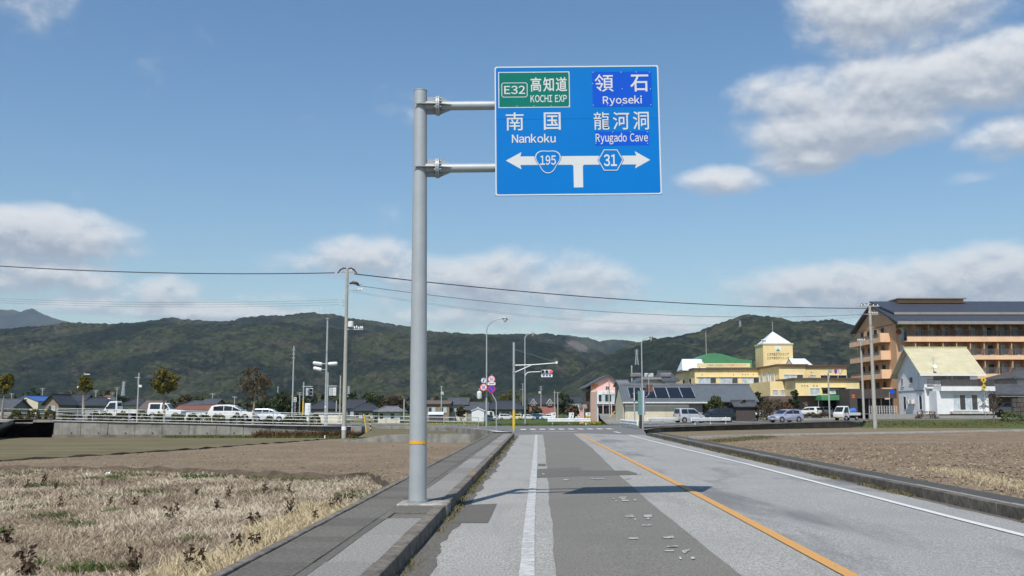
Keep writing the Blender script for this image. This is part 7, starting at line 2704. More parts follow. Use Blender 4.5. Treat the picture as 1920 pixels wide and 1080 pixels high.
# ---------------------------------------------------------------- garage with solar panels, and the houses round it
Yg = 120.0
bg = Vector((X_at(1168, Yg), Yg, 0.08))
ga = thing('garage', 'long cream garage with grey metal roof and five solar panels', 'garage', bg)
zgf = lambda py: P(1240, py, Yg).z - bg.z
w_ = Yg / FPX
xr = (1316 - 1168) * w_
ez, rzg = zgf(751.5), zgf(723.5) + 0.25
D = 8.4
MB().prism([(0, -0.6), (D, -0.6), (D, ez), (D / 2, rzg - 0.1), (0, ez)], 'x', 0, xr).build('wall', CRM, ga)
rf = MB()
slab(rf, [(-0.1, -0.7, ez - 0.15), (xr + 0.45, -0.7, ez - 0.15), (xr - 0.0, D / 2, rzg), (-0.1, D / 2, rzg)], 0.12)
slab(rf, [(xr + 0.45, D + 0.7, ez - 0.15), (-0.1, D + 0.7, ez - 0.15), (-0.1, D / 2 + 0.002, rzg), (xr, D / 2 + 0.002, rzg)], 0.12)
ro = rf.build('roof', R_METAL, ga)
MB().box(-0.12, xr + 0.1, D / 2 - 0.2, D / 2 + 0.2, rzg - 0.05, rzg + 0.15).build('ridge_cap', R_LG, ro)
MB().box(-0.1, xr + 0.45, -0.80, -0.70, ez - 0.30, ez - 0.14).build('gutter', FRAME, ro)
sl = (rzg - ez + 0.15) / (D / 2 + 0.7)
PV = pm('solar_cell', (0.012, 0.014, 0.02), 0.25, 0.2, 3, spec=0.35)
for k in range(5):
    px0 = 1180.5 + 24.6 * k
    x0, x1 = X_at(px0, Yg + 1) - bg.x, X_at(px0 + 24.1, Yg + 1) - bg.x
    y0, y1 = 0.35, 3.1
    f0, f1 = ez - 0.15 + sl * (y0 + 0.7) + 0.10, ez - 0.15 + sl * (y1 + 0.7) + 0.10
    pv = MB()
    slab(pv, [(x0, y0, f0), (x1, y0, f0), (x1, y1, f1), (x0, y1, f1)], 0.05)
    o = pv.build('solar_panel', PV, ga)
    fr = MB()
    for (a0, a1) in ((x0, x0 + 0.025), (x1 - 0.025, x1)):
        slab(MB(), [(a0, y0, f0 + 0.012), (a1, y0, f0 + 0.012), (a1, y1, f1 + 0.012), (a0, y1, f1 + 0.012)], 0.02).build('panel_frame', FRAME, o)
door = MB().box(0.25, X_at(1290, Yg) - bg.x, -0.08, -0.003, 0.0, zgf(761)).build('roller_door', CRM, ga)
for k in range(9):
    z = 0.15 + k * (zgf(762) - 0.15) / 9
    MB().box(0.27, X_at(1290, Yg) - bg.x - 0.02, -0.092, -0.081, z, z + 0.19).build('door_slat', CRM, door)
MB().box(0.2, X_at(1291, Yg) - bg.x, -0.22, -0.003, zgf(762.5), zgf(758.5)).build('white_lintel', WHITE, ga)
MB().box(0.2, X_at(1291, Yg) - bg.x, -0.05, -0.003, zgf(757.5), zgf(753.5)).build('fascia', GRW, ga)
MB().box(X_at(1292.5, Yg) - bg.x, xr + 0.005, -0.03, -0.003, -0.2, zgf(754)).build('side_cladding', GRW, ga)
MB().tube([(0.1, -0.12, 0.0), (0.1, -0.12, ez - 0.2)], 0.05, 8).build('downpipe', GRW, ga)
# second roof
b = Vector((X_at(1366, 126), 126, 0.3))
w_ = 126 / FPX
gable('storehouse', 'dark storehouse with a broad ribbed metal roof beside the solar garage', b, 96 * w_, 9, P(960, 750.5, 126).z - 0.3, P(960, 723, 130.5).z - 0.3, DK_B, R_METAL, 'x', 0.5, [], cat='storehouse')
b = Vector((X_at(1395, 124), 123.2, 0.3))
gable('porch', 'low tiled porch roof below the storehouse eaves', b, 36 * 124 / FPX, 2.6, P(960, 761, 124).z - 0.3, P(960, 753.5, 125).z - 0.3, DK_B, R_GREY, 'x', 0.3, [], cat='porch')
# tiled house behind, gable towards the road
b = Vector((X_at(1220, 140), 140, 0.2))
zt_ = lambda py, Y=140: P(960, py, Y).z - 0.2
th = gable('tiled_house', 'traditional tiled house with white gable and stacked ridge tiles behind the garage', b, 62 * 140 / FPX, 12, zt_(722), zt_(703), WHT, R_GREY, 'y', 1.2, [], cat='house')
MB().box(-2.6, 2.6, -1.35, -1.18, zt_(723), zt_(721)).build('gable_beam', GRW, th)
for k in (-1, 1):
    MB().box(k * 2.1 - 0.8, k * 2.1 + 0.8, -1.1, -0.7, zt_(709), zt_(699.5)).build('ridge_end_tile', R_LG, th, bevel=0.2)
MB().box(-1.4, 1.4, -1.3, -1.2, zt_(712), zt_(708)).build('gable_grille', GRW, th)
gable('tiled_house', 'small grey roofed house left of the tiled gable', Vector((X_at(1172, 150), 150, 0.2)), 16 * 150 / FPX, 8, P(960, 722, 150).z - 0.2, P(960, 715, 154).z - 0.2, GRW, R_LG, 'x', 0.3, [])
hip('tiled_house', 'blue grey hipped roof between the tiled gable and the yellow clinic', Vector((X_at(1254, 160), 160, 0.3)), 26 * 160 / FPX, 9, P(960, 714, 160).z - 0.3, P(960, 697, 164).z - 0.3, WHT, R_GREY, 0.5, [], frac=0.8)

# ---------------------------------------------------------------- yellow clinic
bc = Vector((X_at(1304, 172), 172.0, 0.9))
cl = thing('clinic', 'large yellow clinic with a tower under a white pyramid roof', 'building', bc)


def cx_(px, Y):
    return X_at(px, Y) - bc.x


def cz_(py, Y):
    return P(1400, py, Y).z - bc.z


def ybox(name, px0, px1, Y0, Y1, ytop, zbot=-0.6, mat=YEL, trim=True):
    x0, x1 = cx_(px0, Y0), cx_(px1, Y0)
    zt_ = cz_(ytop, Y0)
    o = MB().box(x0, x1, Y0 - bc.y, Y1 - bc.y, zbot, zt_).build(name, mat, cl)
    if trim:
        MB().box(x0 - 0.35, x1 + 0.35, Y0 - bc.y - 0.35, Y1 - bc.y + 0.1, zt_ + 0.001, zt_ + 0.28).build('parapet_trim', TRIM, o)
    return o, x0, x1, zt_


def cwin(px0, px1, py0, py1, Y, mull=2, glass=(GL_C, GL_C, GL)):
    return win(cl, (cx_(px0, Y), Y - bc.y - 0.004, cz_(py1, Y)), (1, 0, 0), cx_(px1, Y) - cx_(px0, Y), cz_(py0, Y) - cz_(py1, Y), mull, FRAME, glass, True, 'window', 0.10, 0.07)


A_ = ybox('main_block', 1304, 1428, 172, 192, 693)
for a, b in ((1310, 1344), (1351, 1385), (1392, 1425)):
    cwin(a, b, 708, 719.5, 172)
    MB().box(cx_(a, 172) - 0.25, cx_(b, 172) + 0.25, -0.2, -0.003, cz_(707.2, 172), cz_(706.2, 172)).build('window_hood', YEL, cl)
    cwin(a, b, 733, 744, 172)
# side openings on the left end
for y0 in (3.0, 10.0):
    win(cl, (-0.004, y0 + 2.4, cz_(722, 172)), (0, -1, 0), 2.4, cz_(708, 172) - cz_(722, 172), 0, FRAME, GL_D, True)
B_ = ybox('middle_block', 1463, 1513, 159, 181, 686)
Bx = cx_(1463, 159)
for k in range(3):
    win(cl, (Bx - 0.004, 159 - bc.y + 3.0 + 3.6 * k + 2.2, cz_(718, 162)), (0, -1, 0), 2.3, 1.9, 0, FRAME, GL_C, True, 'window', 0.1, 0.07)
cwin(1471, 1508, 702, 710.5, 159, 2)
B2 = ybox('right_block', 1513.5, 1590, 162, 182, 687.5)
cwin(1520, 1532, 703, 711, 162, 1)
cwin(1540, 1590, 703, 711, 162, 2, (GL_D,))
C_ = ybox('front_block', 1493, 1613, 150, 160, 712, cz_(742, 150))
CX = cx_(1493, 150)
C2 = MB().box(cx_(1445, 156), CX - 0.01, 156 - bc.y, 172 - bc.y, cz_(744, 156), cz_(715, 156)).build('link_block', YEL, cl)
for k in range(3):
    cwin(1449 + 14.3 * k, 1459.5 + 14.3 * k, 731, 742.5, 156, 0, (GL_C,))
cwin(1519.5, 1538, 727.5, 741, 150, 1)
cwin(1590, 1609, 728, 741, 150, 1)
MB().box(cx_(1543, 150), cx_(1585, 150), 150 - bc.y - 0.05, 150 - bc.y - 0.003, cz_(738, 150), cz_(727, 150)).build('loggia_back', GL_D, cl)
MB().box(cx_(1541, 150), cx_(1587, 150), 150 - bc.y - 0.5, 150 - bc.y - 0.003, cz_(727, 150), cz_(725.5, 150)).build('loggia_hood', YEL, cl)
cwin(1553, 1577, 730, 738, 149.9, 1, (GL_C,))
G0 = MB().box(cx_(1442, 151.5), cx_(1613, 151.5), 151.5 - bc.y, 165 - bc.y, -0.8, cz_(742.2, 150)).build('ground_floor', TIL_B, cl)
for k in range(6):
    z = -0.2 + k * 0.5
    MB().box(cx_(1442, 151.5) + 0.02, cx_(1541, 151.5), 151.5 - bc.y - 0.03, 151.5 - bc.y - 0.003, z, z + 0.44).build('tile_course', TIL_B, G0)
cn = MB().box(cx_(1541, 147.5), cx_(1592, 147.5), 147.5 - bc.y, 151.4 - bc.y, cz_(750.3, 147.5), cz_(740.5, 147.5)).build('green_canopy', GRN, cl)
MB().box(cx_(1543, 151.3), cx_(1590, 151.3), 151.40 - bc.y, 151.48 - bc.y, -0.5, cz_(751, 151)).build('entrance_recess', GL_D, cl)
for px, py, wd, mm in ((1511, 755.5, 8, (0.62, 0.30, 0.22)), (1513, 759, 5, (0.60, 0.58, 0.55)), (1512.5, 763.5, 7, (0.68, 0.48, 0.22))):
    MB().box(cx_(px - wd / 2, 151), cx_(px + wd / 2, 151), 151.5 - bc.y - 0.12, 151.5 - bc.y - 0.035, cz_(py + 1.6, 151), cz_(py - 1.6, 151)).build('wall_plaque', pm('plaque%d' % int(py), mm, 0.6, 0.1), cl)
# small round vents
for px, Y, py in ((1318, 172, 702.5), (1377, 172, 702.5), (1394, 172, 702), (1399, 172, 702), (1404, 172, 702), (1414, 172, 702), (1505, 150, 723), (1510, 150, 723), (1515, 150, 723), (1527, 150, 723), (1533, 150, 723)):
    MB().cyl((cx_(px, Y), Y - bc.y - 0.003, cz_(py, Y)), 0.10, 0.06, 8).build('vent', GRW, cl)
# tower with pyramid roof and lettering
tx0, tx1 = cx_(1434, 176), cx_(1490, 176)
tzt = cz_(646, 176)
tw = MB().box(tx0, tx1, 176 - bc.y, 181.6 - bc.y, 6.0, tzt).build('tower', YEL, cl)
MB().box(tx0 - 0.12, tx1 + 0.12, 176 - bc.y - 0.12, 181.72 - bc.y, tzt + 0.001, tzt + 0.25).build('tower_trim', CRM, tw)
cxm, cym = (tx0 + tx1) / 2, 178.8 - bc.y
apz = P(1454, 621.5, 178.8).z - bc.z
a0 = (tx1 - tx0) / 2 * 0.95
MB().add([(cxm - a0, cym - a0, tzt + 0.26), (cxm + a0, cym - a0, tzt + 0.26), (cxm + a0, cym + a0, tzt + 0.26), (cxm - a0, cym + a0, tzt + 0.26), (cxm - 0.1, cym, apz)], [(0, 1, 4), (1, 2, 4), (2, 3, 4), (3, 0, 4), (3, 2, 1, 0)]).build('pyramid_roof', WMET, tw)
MB().tube([(cxm - 0.1, cym, apz - 0.1), (cxm - 0.1, cym, P(1454, 603, 178.8).z - bc.z)], 0.045, 6).build('antenna', GALV, tw)
MB().tube([(tx0 + 0.3, cym - 2, tzt + 0.3), (tx0 + 0.3, cym - 2.1, tzt + 0.9)], [0.1, 0.45], 12).build('dish', WHITE, tw)
LET = pm('lettering_dark', (0.05, 0.045, 0.04), 0.6, 0.1)
Yt = 175.99
text_part('とさやまだファミリア', (cx_(1441.3, Yt), cx_(1482.5, Yt), cz_(667.3, Yt), cz_(661.5, Yt)), LET, cl, Yt - bc.y - 0.01, 0.018, shear=0.25)
text_part('とさやまだクリニック', (cx_(1441.3, Yt), cx_(1482.5, Yt), cz_(674.0, Yt), cz_(668.8, Yt)), LET, cl, Yt - bc.y - 0.01, 0.018, shear=0.25)
em = MB().box(cx_(1457, Yt), cx_(1467.5, Yt), Yt - bc.y - 0.05, Yt - bc.y - 0.005, cz_(659.5, Yt), cz_(649.5, Yt)).build('emblem_plate', WHITE, cl)
lf = MB()
for k, (dx, dz, a) in enumerate(((-0.2, -0.1, 2.4), (0.2, -0.1, 0.7), (0, 0.05, 1.57))):
    c_, s_ = math.cos(a), math.sin(a)
    lf.poly([(cx_(1462, Yt) + dx + u * c_ - v * s_, Yt - bc.y - 0.054 - 0.003 * k, cz_(656, Yt) + dz + u * s_ + v * c_) for u, v in ((-0.3, 0), (0, 0.12), (0.3, 0), (0, -0.12))])
lf.build('emblem_leaf', pm('emblem_green', (0.06, 0.25, 0.05), 0.5), em)
# vaulted green roof
gp_ = [(1319, 671), (1323, 666), (1330, 663), (1342, 662), (1355, 663.5), (1368, 667), (1384, 671.5), (1398, 674), (1412.5, 675)]
yv = 178.0
pr = [(cx_(p[0], yv), cz_(p[1], yv)) for p in gp_]
pr += [(pr[-1][0], cz_(691, yv)), (pr[0][0], cz_(691, yv))]
MB().prism(pr, 'y', yv - bc.y, yv - bc.y + 11).build('green_vault', GRN, cl)
# white pitched roofs
for (p0, p1, p2, p3, y0, y1, Y) in ((1281, 1327, 1286, 1324, 693, 671.5, 176), (1491, 1529, 1491, 1522, 686, 670.5, 170)):
    o = MB()
    q = [(cx_(p0, Y), Y - bc.y, cz_(y0, Y)), (cx_(p1, Y), Y - bc.y, cz_(y0, Y)), (cx_(p3, Y), Y - bc.y + 3.0, cz_(y1, Y)), (cx_(p2, Y), Y - bc.y + 3.0, cz_(y1, Y))]
    slab(o, q, 0.2)
    slab(o, [q[3], q[2], (q[1][0], q[1][1] + 6, q[1][2]), (q[0][0], q[0][1] + 6, q[0][2])], 0.2)
    o.poly([q[0], q[3], (q[0][0], q[0][1] + 6, q[0][2])])
    o.poly([q[1], q[2], (q[1][0], q[1][1] + 6, q[1][2])])
    o.build('white_roof', WMET, cl)
Yb = 171.6
bd = MB().box(cx_(1309, Yb), cx_(1409, Yb), Yb - bc.y, Yb - bc.y + 0.2, cz_(688.7, Yb), cz_(681, Yb)).build('roof_board', pm('board_cream', (0.72, 0.60, 0.32), 0.6, 0.04), cl)
text_part('とさやまだファミリア', (cx_(1361, Yb), cx_(1401, Yb), cz_(687.2, Yb), cz_(682.3, Yb)), pm('lettering_red', (0.55, 0.10, 0.05), 0.6), bd, Yb - bc.y - 0.01, 0.016, shear=0.2)
text_part('介護老人保健施設', (cx_(1328, Yb), cx_(1359, Yb), cz_(686.8, Yb), cz_(683, Yb)), pm('lettering_grey', (0.22, 0.20, 0.17), 0.6), bd, Yb - bc.y - 0.01, 0.0)
for px in (1314, 1404):
    MB().box(cx_(px, Yb) - 0.05, cx_(px, Yb) + 0.05, Yb - bc.y + 0.2, Yb - bc.y + 0.6, cz_(692, Yb) - 0.3, cz_(684, Yb)).build('board_stay', GALV_D, cl)

# ---------------------------------------------------------------- orange care home
Yo = 150.0
bo = Vector((X_at(1686, Yo), Yo, 1.0))
oc_ = thing('orange_building', 'large orange apartment block with balconies and a dark blue roof', 'building', bo)
zo = lambda py, Y=Yo: P(1750, py, Y).z - bo.z
w_ = Yo / FPX
XR = X_at(2160, Yo) - bo.x
D = 17.0
zeave = zo(604)
MB().box(0, XR, 0, D, -0.6, zeave - 0.2).build('wall', ORA, oc_)
gp2 = [(0, zeave - 0.3), (D, zeave - 0.3), (D / 2, zeave + 3.4)]
MB().prism(gp2, 'x', 0.0, XR).build('gable_wall', ORA, oc_)
zr2 = zeave + 3.7
rf = MB()
slab(rf, [(-0.7, -2.6, zeave - 0.15), (XR + 1, -2.6, zeave - 0.15), (XR + 1, D / 2, zr2), (-0.7, D / 2, zr2)], 0.3)
slab(rf, [(XR + 1, D + 1.3, zeave - 0.15), (-0.7, D + 1.3, zeave - 0.15), (-0.7, D / 2 + 0.003, zr2), (XR + 1, D / 2 + 0.003, zr2)], 0.3)
ro = rf.build('roof', R_SLATE, oc_)
MB().box(-0.7, XR + 1, -2.85, -2.6, zeave - 0.55, zeave - 0.1).build('eave_gutter', GRW, ro)
# upper roof step
k0, k1 = 0.42, 0.42
ya, za = -2.6 + (D / 2 + 2.6) * 0.36, zeave - 0.15 + (zr2 - zeave + 0.15) * 0.36
rf = MB()
slab(rf, [(0.4, ya, za + 0.42), (XR + 1, ya, za + 0.42), (XR + 1, D / 2, zr2 + 0.42), (-0.7, D / 2, zr2 + 0.42)], 0.25)
up_ = rf.build('upper_roof', R_SLATE, ro)
MB().box(0.4, XR + 1, ya - 0.2, ya, za + 0.05, za + 0.42).build('eave_gutter', GRW, up_)
mo = MB().box(X_at(1690, 158) - bo.x, X_at(1812, 158) - bo.x, D / 2 - 1.5, D / 2 + 1.5, zr2, zr2 + 0.62).build('roof_monitor', ORA, oc_)
MB().box(X_at(1686, 158) - bo.x, X_at(1815, 158) - bo.x, D / 2 - 2.2, D / 2 + 2.2, zr2 + 0.62, zr2 + 0.76).build('monitor_roof', GRW, mo)
floors = [(631, 640.5), (666, 674), (701, 710), (736, 745), (771, 780)]
pitch = 25.45 * w_
n_bay = int(XR / pitch)
for fi, (yt, yb) in enumerate(floors):
    zt_, zb = zo(yt, Yo - 1.8), zo(yb, Yo - 1.8)
    bal = MB().box(1.0 if fi == 0 else 0.6, XR, -1.8, -1.62, zb, zt_).build('balcony_front', ORB, oc_)
    MB().box(1.0 if fi == 0 else 0.6, XR, -1.62, -0.003, zb, zb + 0.2).build('balcony_floor', ORB, bal)
    rt = zt_ + 0.95
    MB().box(1.0, XR, -1.74, -1.68, rt - 0.06, rt).build('top_rail', RAILG, bal)
    # railing sheet of bars, one mesh for each floor
    br = MB()
    x = 1.05
    while x < min(XR, 30):
        br.box(x, x + 0.05, -1.73, -1.69, zt_, rt - 0.06)
        x += 0.16
    tag(br.build('rail_bars', RAILG, bal), kind='stuff')
    for k in range(n_bay + 1):
        xk_ = 1.0 + 0.6 + pitch * k + 0.7
        if xk_ > XR:
            break
        MB().box(xk_ - 0.06, xk_ + 0.06, -1.6, -0.003, zb + 0.2, min(zo(yb - 35, Yo - 1.8), zeave)).build('partition', ORA, bal)
        if xk_ < 36:
            win(oc_, (xk_ - pitch + 0.35, -0.004, zb + 0.25), (1, 0, 0), 1.15 if k < 6 else 1.7, 2.05, 1, FRAME, [GL, GL_C] if k % 3 else [GL_C, GL], False, 'balcony_door')
            MB().box(xk_ - 0.75, xk_ - 0.12, -0.55, -0.15, zb + 0.22, zb + 0.80).build('air_conditioner', FRAME, bal, bevel=0.02)
    # gable end balconies
    zb2 = zo(yb, Yo)
    zt2 = zo(yt - 2, Yo)
    gb = MB().box(-1.5, -0.003, 3.0, D - 0.5, zb2 + 0.1, zb2 + 0.3).build('end_balcony', ORB, oc_)
    MB().box(-1.5, -1.35, 3.0, D - 0.5, zb2 + 0.3, zb2 + 0.85).build('parapet', ORB, gb)
    MB().box(-1.5, -0.003, 2.4, 3.0 - 0.003, zb2 + 0.1, zb2 + 1.5).build('parapet_box', ORB, gb)
    MB().box(-1.46, -1.40, 3.0, D - 0.5, zb2 + 1.35, zb2 + 1.42).build('top_rail', RAILG, gb)
    br = MB()
    yy = 3.1
    while yy < D - 0.6:
        br.box(-1.45, -1.41, yy, yy + 0.06, zb2 + 0.85, zb2 + 1.35)
        yy += 0.22
    tag(br.build('rail_bars', RAILG, gb), kind='stuff')
    for k in range(4):
        win(oc_, (-0.004, 6.0 + 3.0 * k, zb2 + 0.4), (0, -1, 0), 1.3, 2.1, 0, FRAME_D, GL_D, False)
# fruit emblem on the end of the front
eb = MB().cyl((0.45, -0.03, zo(622)), 0.42, 0.05, 14).build('emblem', pm('emblem_red', (0.30, 0.05, 0.03), 0.6), oc_)
MB().cyl((0.2, -0.06, zo(613)), 0.24, 0.05, 10).build('emblem_leaf', pm('emblem_green', (0.06, 0.25, 0.05), 0.5), eb)
MB().cyl((0.7, -0.06, zo(612)), 0.24, 0.05, 10).build('emblem_leaf', pm('emblem_green', (0.06, 0.25, 0.05), 0.5), eb)
# dark brown annex at its foot
ann = thing('brown_annex', 'low dark brown annex wall with a red and yellow flower emblem', 'building', Vector((X_at(1638, 143), 143, 0.8)))
za_ = lambda py: P(1638, py, 143).z - 0.8
w_ = 143 / FPX
MB().box(-44 * w_, 44 * w_, 0, 6, za_(747), za_(729)).build('wall', DK_B, ann)
MB().box(-44 * w_, -30 * w_, 0.02, 6, -0.6, za_(747.05)).build('wall_foot', DK_B, ann)
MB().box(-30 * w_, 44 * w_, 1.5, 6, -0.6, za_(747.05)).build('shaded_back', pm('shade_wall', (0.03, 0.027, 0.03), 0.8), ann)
for k in range(3):
    MB().box((-8 + 22 * k) * w_, (-6 + 22 * k) * w_, 0.1, 0.3, -0.6, za_(747.05)).build('column', DK_B, ann)
em = MB()
for k in range(4):
    a = k * math.pi / 2 + 0.78
    em.disc((-37 * w_ + 0.16 * math.cos(a), -0.012 - 0.002 * k, za_(743) + 0.2 * math.sin(a)), 0.13, 10)
em.build('emblem', pm('emblem_red_yellow', (0.55, 0.12, 0.02), 0.5, 0.5, 9), ann)

# ---------------------------------------------------------------- white house with the cream roof
Yw = 133.0
bw = Vector((X_at(1735, Yw), Yw, P(1735, 772, Yw).z))
wh = thing('white_house', 'white two storey house with a cream tiled roof and a wide balcony', 'house', bw)
zw = lambda py, Y=Yw: P(1780, py, Y).z - bw.z
xw = lambda px, Y=Yw: X_at(px, Y) - bw.x
XR, D = xw(1836), 9.0
ez = zw(696)
rzw = P(1745, 653.5, Yw + D / 2).z - bw.z
MB().prism([(0, -1.6), (D, -1.6), (D, ez), (D / 2, rzw - 0.1), (0, ez)], 'x', 0, XR).build('wall', WHT, wh)
rf = MB()
sl = (rzw - ez) / (D / 2)
slab(rf, [(-0.8, -0.7, ez - sl * 0.7 + 0.12), (XR + 0.8, -0.7, ez - sl * 0.7 + 0.12), (XR + 0.8, D / 2, rzw + 0.12), (-0.8, D / 2, rzw + 0.12)], 0.18)
slab(rf, [(XR + 0.8, D + 0.9, ez - sl * 0.9 + 0.12), (-0.8, D + 0.9, ez - sl * 0.9 + 0.12), (-0.8, D / 2 + 0.003, rzw + 0.12), (XR + 0.8, D / 2 + 0.003, rzw + 0.12)], 0.18)
ro = rf.build('roof', R_CREAM, wh)
MB().box(-0.82, XR + 0.82, D / 2 - 0.15, D / 2 + 0.15, rzw + 0.08, rzw + 0.24).build('ridge_cap', R_CREAM, ro)
MB().box(-0.8, XR + 0.8, -0.80, -0.70, ez - sl * 0.7 - 0.12, ez - sl * 0.7 + 0.06).build('gutter', WHT, ro)
MB().box(-0.003 - 0.05, -0.003, 0, D, zw(733), zw(731)).build('band', GRW, wh)
win(wh, (xw(1753), -0.004, zw(712)), (1, 0, 0), xw(1787) - xw(1753), zw(702.5) - zw(712), 1, FRAME_D, GL, True)
win(wh, (xw(1788.5), -0.004, zw(712)), (1, 0, 0), xw(1821) - xw(1788.5), zw(702.5) - zw(712), 1, FRAME_D, GL, True)
# balcony on the projecting ground floor
px0, px1 = xw(1762, 130.5), xw(1863, 130.5)
gf = MB().box(xw(1757, 130.5), px1 - 0.6, -2.5, -0.003, -1.6, zw(733, 130.5)).build('porch_block', WHT, wh)
bs = MB().box(px0, px1, -3.2, -0.003, zw(733, 130), zw(724.5, 130)).build('balcony_slab', WHT, wh)
for (z0, z1) in ((711.5, 714.2), (714.35, 717.0), (717.15, 719.8), (719.95, 722.4), (722.55, 724.4)):
    MB().box(px0 + 0.1, px1 - 0.05, -3.15, -3.10, zw(z1, 130), zw(z0, 130)).build('balcony_board', SLATS, bs)
for k in range(6):
    x = px0 + 0.1 + (px1 - px0 - 0.2) * k / 5
    MB().box(x, x + 0.06, -3.09, -3.03, zw(724.4, 130), zw(711.5, 130)).build('balcony_post', SLATS, bs)
# railing towards the left end
for k in range(12):
    x = xw(1737.5) + k * 0.16
    MB().box(x, x + 0.05, -0.62, -0.57, zw(726), zw(712)).build('baluster', SLATS, bs)
MB().box(xw(1737), px0 + 0.1, -0.64, -0.55, zw(712), zw(711)).build('hand_rail', SLATS, bs)
MB().box(xw(1736), px0 + 0.02, -0.7, -0.003, zw(728.5), zw(726)).build('side_deck', WHT, bs)
win(wh, (xw(1787.5, 130.5), -2.504, zw(769.5, 130.5)), (1, 0, 0), xw(1834, 130.5) - xw(1787.5, 130.5), zw(739.5, 130.5) - zw(769.5, 130.5), 3, FRAME, [GL_C, GL, GL_C, GL], True, 'patio_window', 0.06, 0.08)
MB().box(xw(1780, 130.5), px1 - 0.3, -3.3, -2.51, zw(776, 130), zw(771.5, 130)).build('step', CONC_P, wh)
# left end windows and doors
for (y0, ww, pa, pb) in ((6.9, 1.0, 721.5, 706), (3.7, 1.2, 717.5, 705)):
    win(wh, (-0.004, y0 + ww, zw(pa)), (0, -1, 0), ww, zw(pb) - zw(pa), 1, FRAME, GL, True)
for (y0, ww) in ((6.3, 1.0), (0.9, 1.1)):
    win(wh, (-0.004, y0 + ww, zw(768)), (0, -1, 0), ww, zw(742) - zw(768), 0, FRAME, GL, False, 'door')
for k in range(2):
    MB().box(-0.5, -0.06, 3.3 + 1.2 * k, 4.2 + 1.2 * k, zw(757), zw(749)).build('air_conditioner', FRAME, wh, bevel=0.03)
MB().tube([(-0.06, 1.9, -0.5), (-0.06, 1.9, ez - 0.1)], 0.05, 8).build('downpipe', WHT, wh)
an = MB().tube([(1.2, -0.4, ez - 0.1), (1.2, -0.4, ez + 1.9)], 0.03, 6).build('antenna', GALV, wh)
for k in range(3):
    MB().box(0.8, 1.6, -0.43 + 0.03 * k, -0.41 + 0.03 * k, ez + 1.35 + 0.2 * k, ez + 1.38 + 0.2 * k).build('antenna_bar', GALV, an)
MB().tube([(1.15, -0.75, ez + 0.55), (1.15, -0.95, ez + 0.62)], [0.08, 0.27], 14).build('dish', WHITE, an)
# plot wall and mesh fence
pw_ = thing('plot_wall', 'grey concrete plot wall below the white house', 'wall', Vector((X_at(1740, 129), 129, 0)))
zq = lambda py, Y=129: P(1740, py, Y).z
MB().box(X_at(1629, 129.2), X_at(1760, 129.2), 129.2, 129.5, -0.3, zq(776, 129)).build('wall_block', GRW, pw_, world=True)
MB().box(X_at(1760, 129.2) + 0.01, X_at(1868, 129.2), 129.15, 129.5, -0.3, zq(779, 129)).build('wall_block', GRW, pw_, world=True)
vs, fs = grid_between([(X_at(1629, 129.4), 129.4), (X_at(1868, 129.4), 129.4)], [(X_at(1629, 129.4), 146), (X_at(1868, 129.4) + 3, 146)], 3, 3, lambda x, y: zq(776, 129) - 0.05)
struct(MB().add(vs, fs).build('house_plot', TOWN), 'gravel plot of the white house', 'ground')
fe = thing('mesh_fence', 'pale mesh fence left of the white house', 'fence', Vector((X_at(1655, 129.3), 129.3, zq(776, 129))))
for k in range(12):
    x = X_at(1629.5 + 4.7 * k, 129.3)
    MB().box(x - 0.025, x + 0.025, 129.28, 129.34, zq(776, 129), zq(761, 129)).build('post', FRAME, fe, world=True)
for py in (761.5, 765, 768.5, 772):
    MB().box(X_at(1629.5, 129.3), X_at(1681.2, 129.3), 129.26, 129.28, zq(py + 0.25, 129), zq(py - 0.25, 129)).build('rail', FRAME, fe, world=True)

# ---------------------------------------------------------------- tiled house at the right edge
Yr = 133.0
br_ = Vector((X_at(1930, Yr), Yr, P(1900, 778, Yr).z))
zr_ = lambda py, Y=Yr: P(1900, py, Y).z - br_.z
eh = hip('tiled_house', 'old tiled house with grey hipped roof cut by the right picture edge', br_ + Vector((4.6, 4.0, 0)), 8.0, 9, zr_(707), zr_(690), WHT, R_GREY, 1.0, [], frac=0.5)
cp = thing('carport', 'grey roofed carport at the right edge sheltering a beige car', 'carport', br_)
x0, x1 = X_at(1864, Yr) - br_.x, X_at(1990, Yr) - br_.x
rf = MB()
slab(rf, [(x0, -0.5, zr_(738)), (x1, -0.5, zr_(738)), (x1, 3.4, zr_(719)), (x0 + 1.0, 3.4, zr_(719))], 0.2)
rf.build('roof', R_GREY, cp)
MB().box(x0 + 0.1, x1, -0.4, -0.3, zr_(744), zr_(739.5)).build('eave_board', GRW, cp)
for px in (1898, 1950):
    MB().box(X_at(px, Yr) - br_.x, X_at(px, Yr) - br_.x + 0.15, -0.1, 0.05, -0.2, zr_(739)).build('post', BRN, cp)
MB().box(x0 + 0.6, x1, 4.2, 4.4, -0.5, zr_(738)).build('back_wall', BRN, cp)
car('parked_car', 'beige car under the carport at the right edge', 'box', 'beige', (X_at(1884, 135.2), 135.2, P(1884, 776, 135.2).z), math.pi + 0.1, 0.95, False, 'cars parked at the houses')
stw = thing('stone_wall', 'dark rubble stone wall beside the carport', 'wall', Vector((X_at(1925, 129.6), 129.6, 0.3)))
STN = orand(pm('rubble_stone', (0.085, 0.075, 0.065), 0.9, 0.3, 2, 0.6, 8), 0.3)
xw0, xw1 = X_at(1899, 129.6), X_at(1990, 129.6)
zz0, zz1 = P(1900, 797, 129.6).z, P(1900, 747, 129.6).z
rows = 6
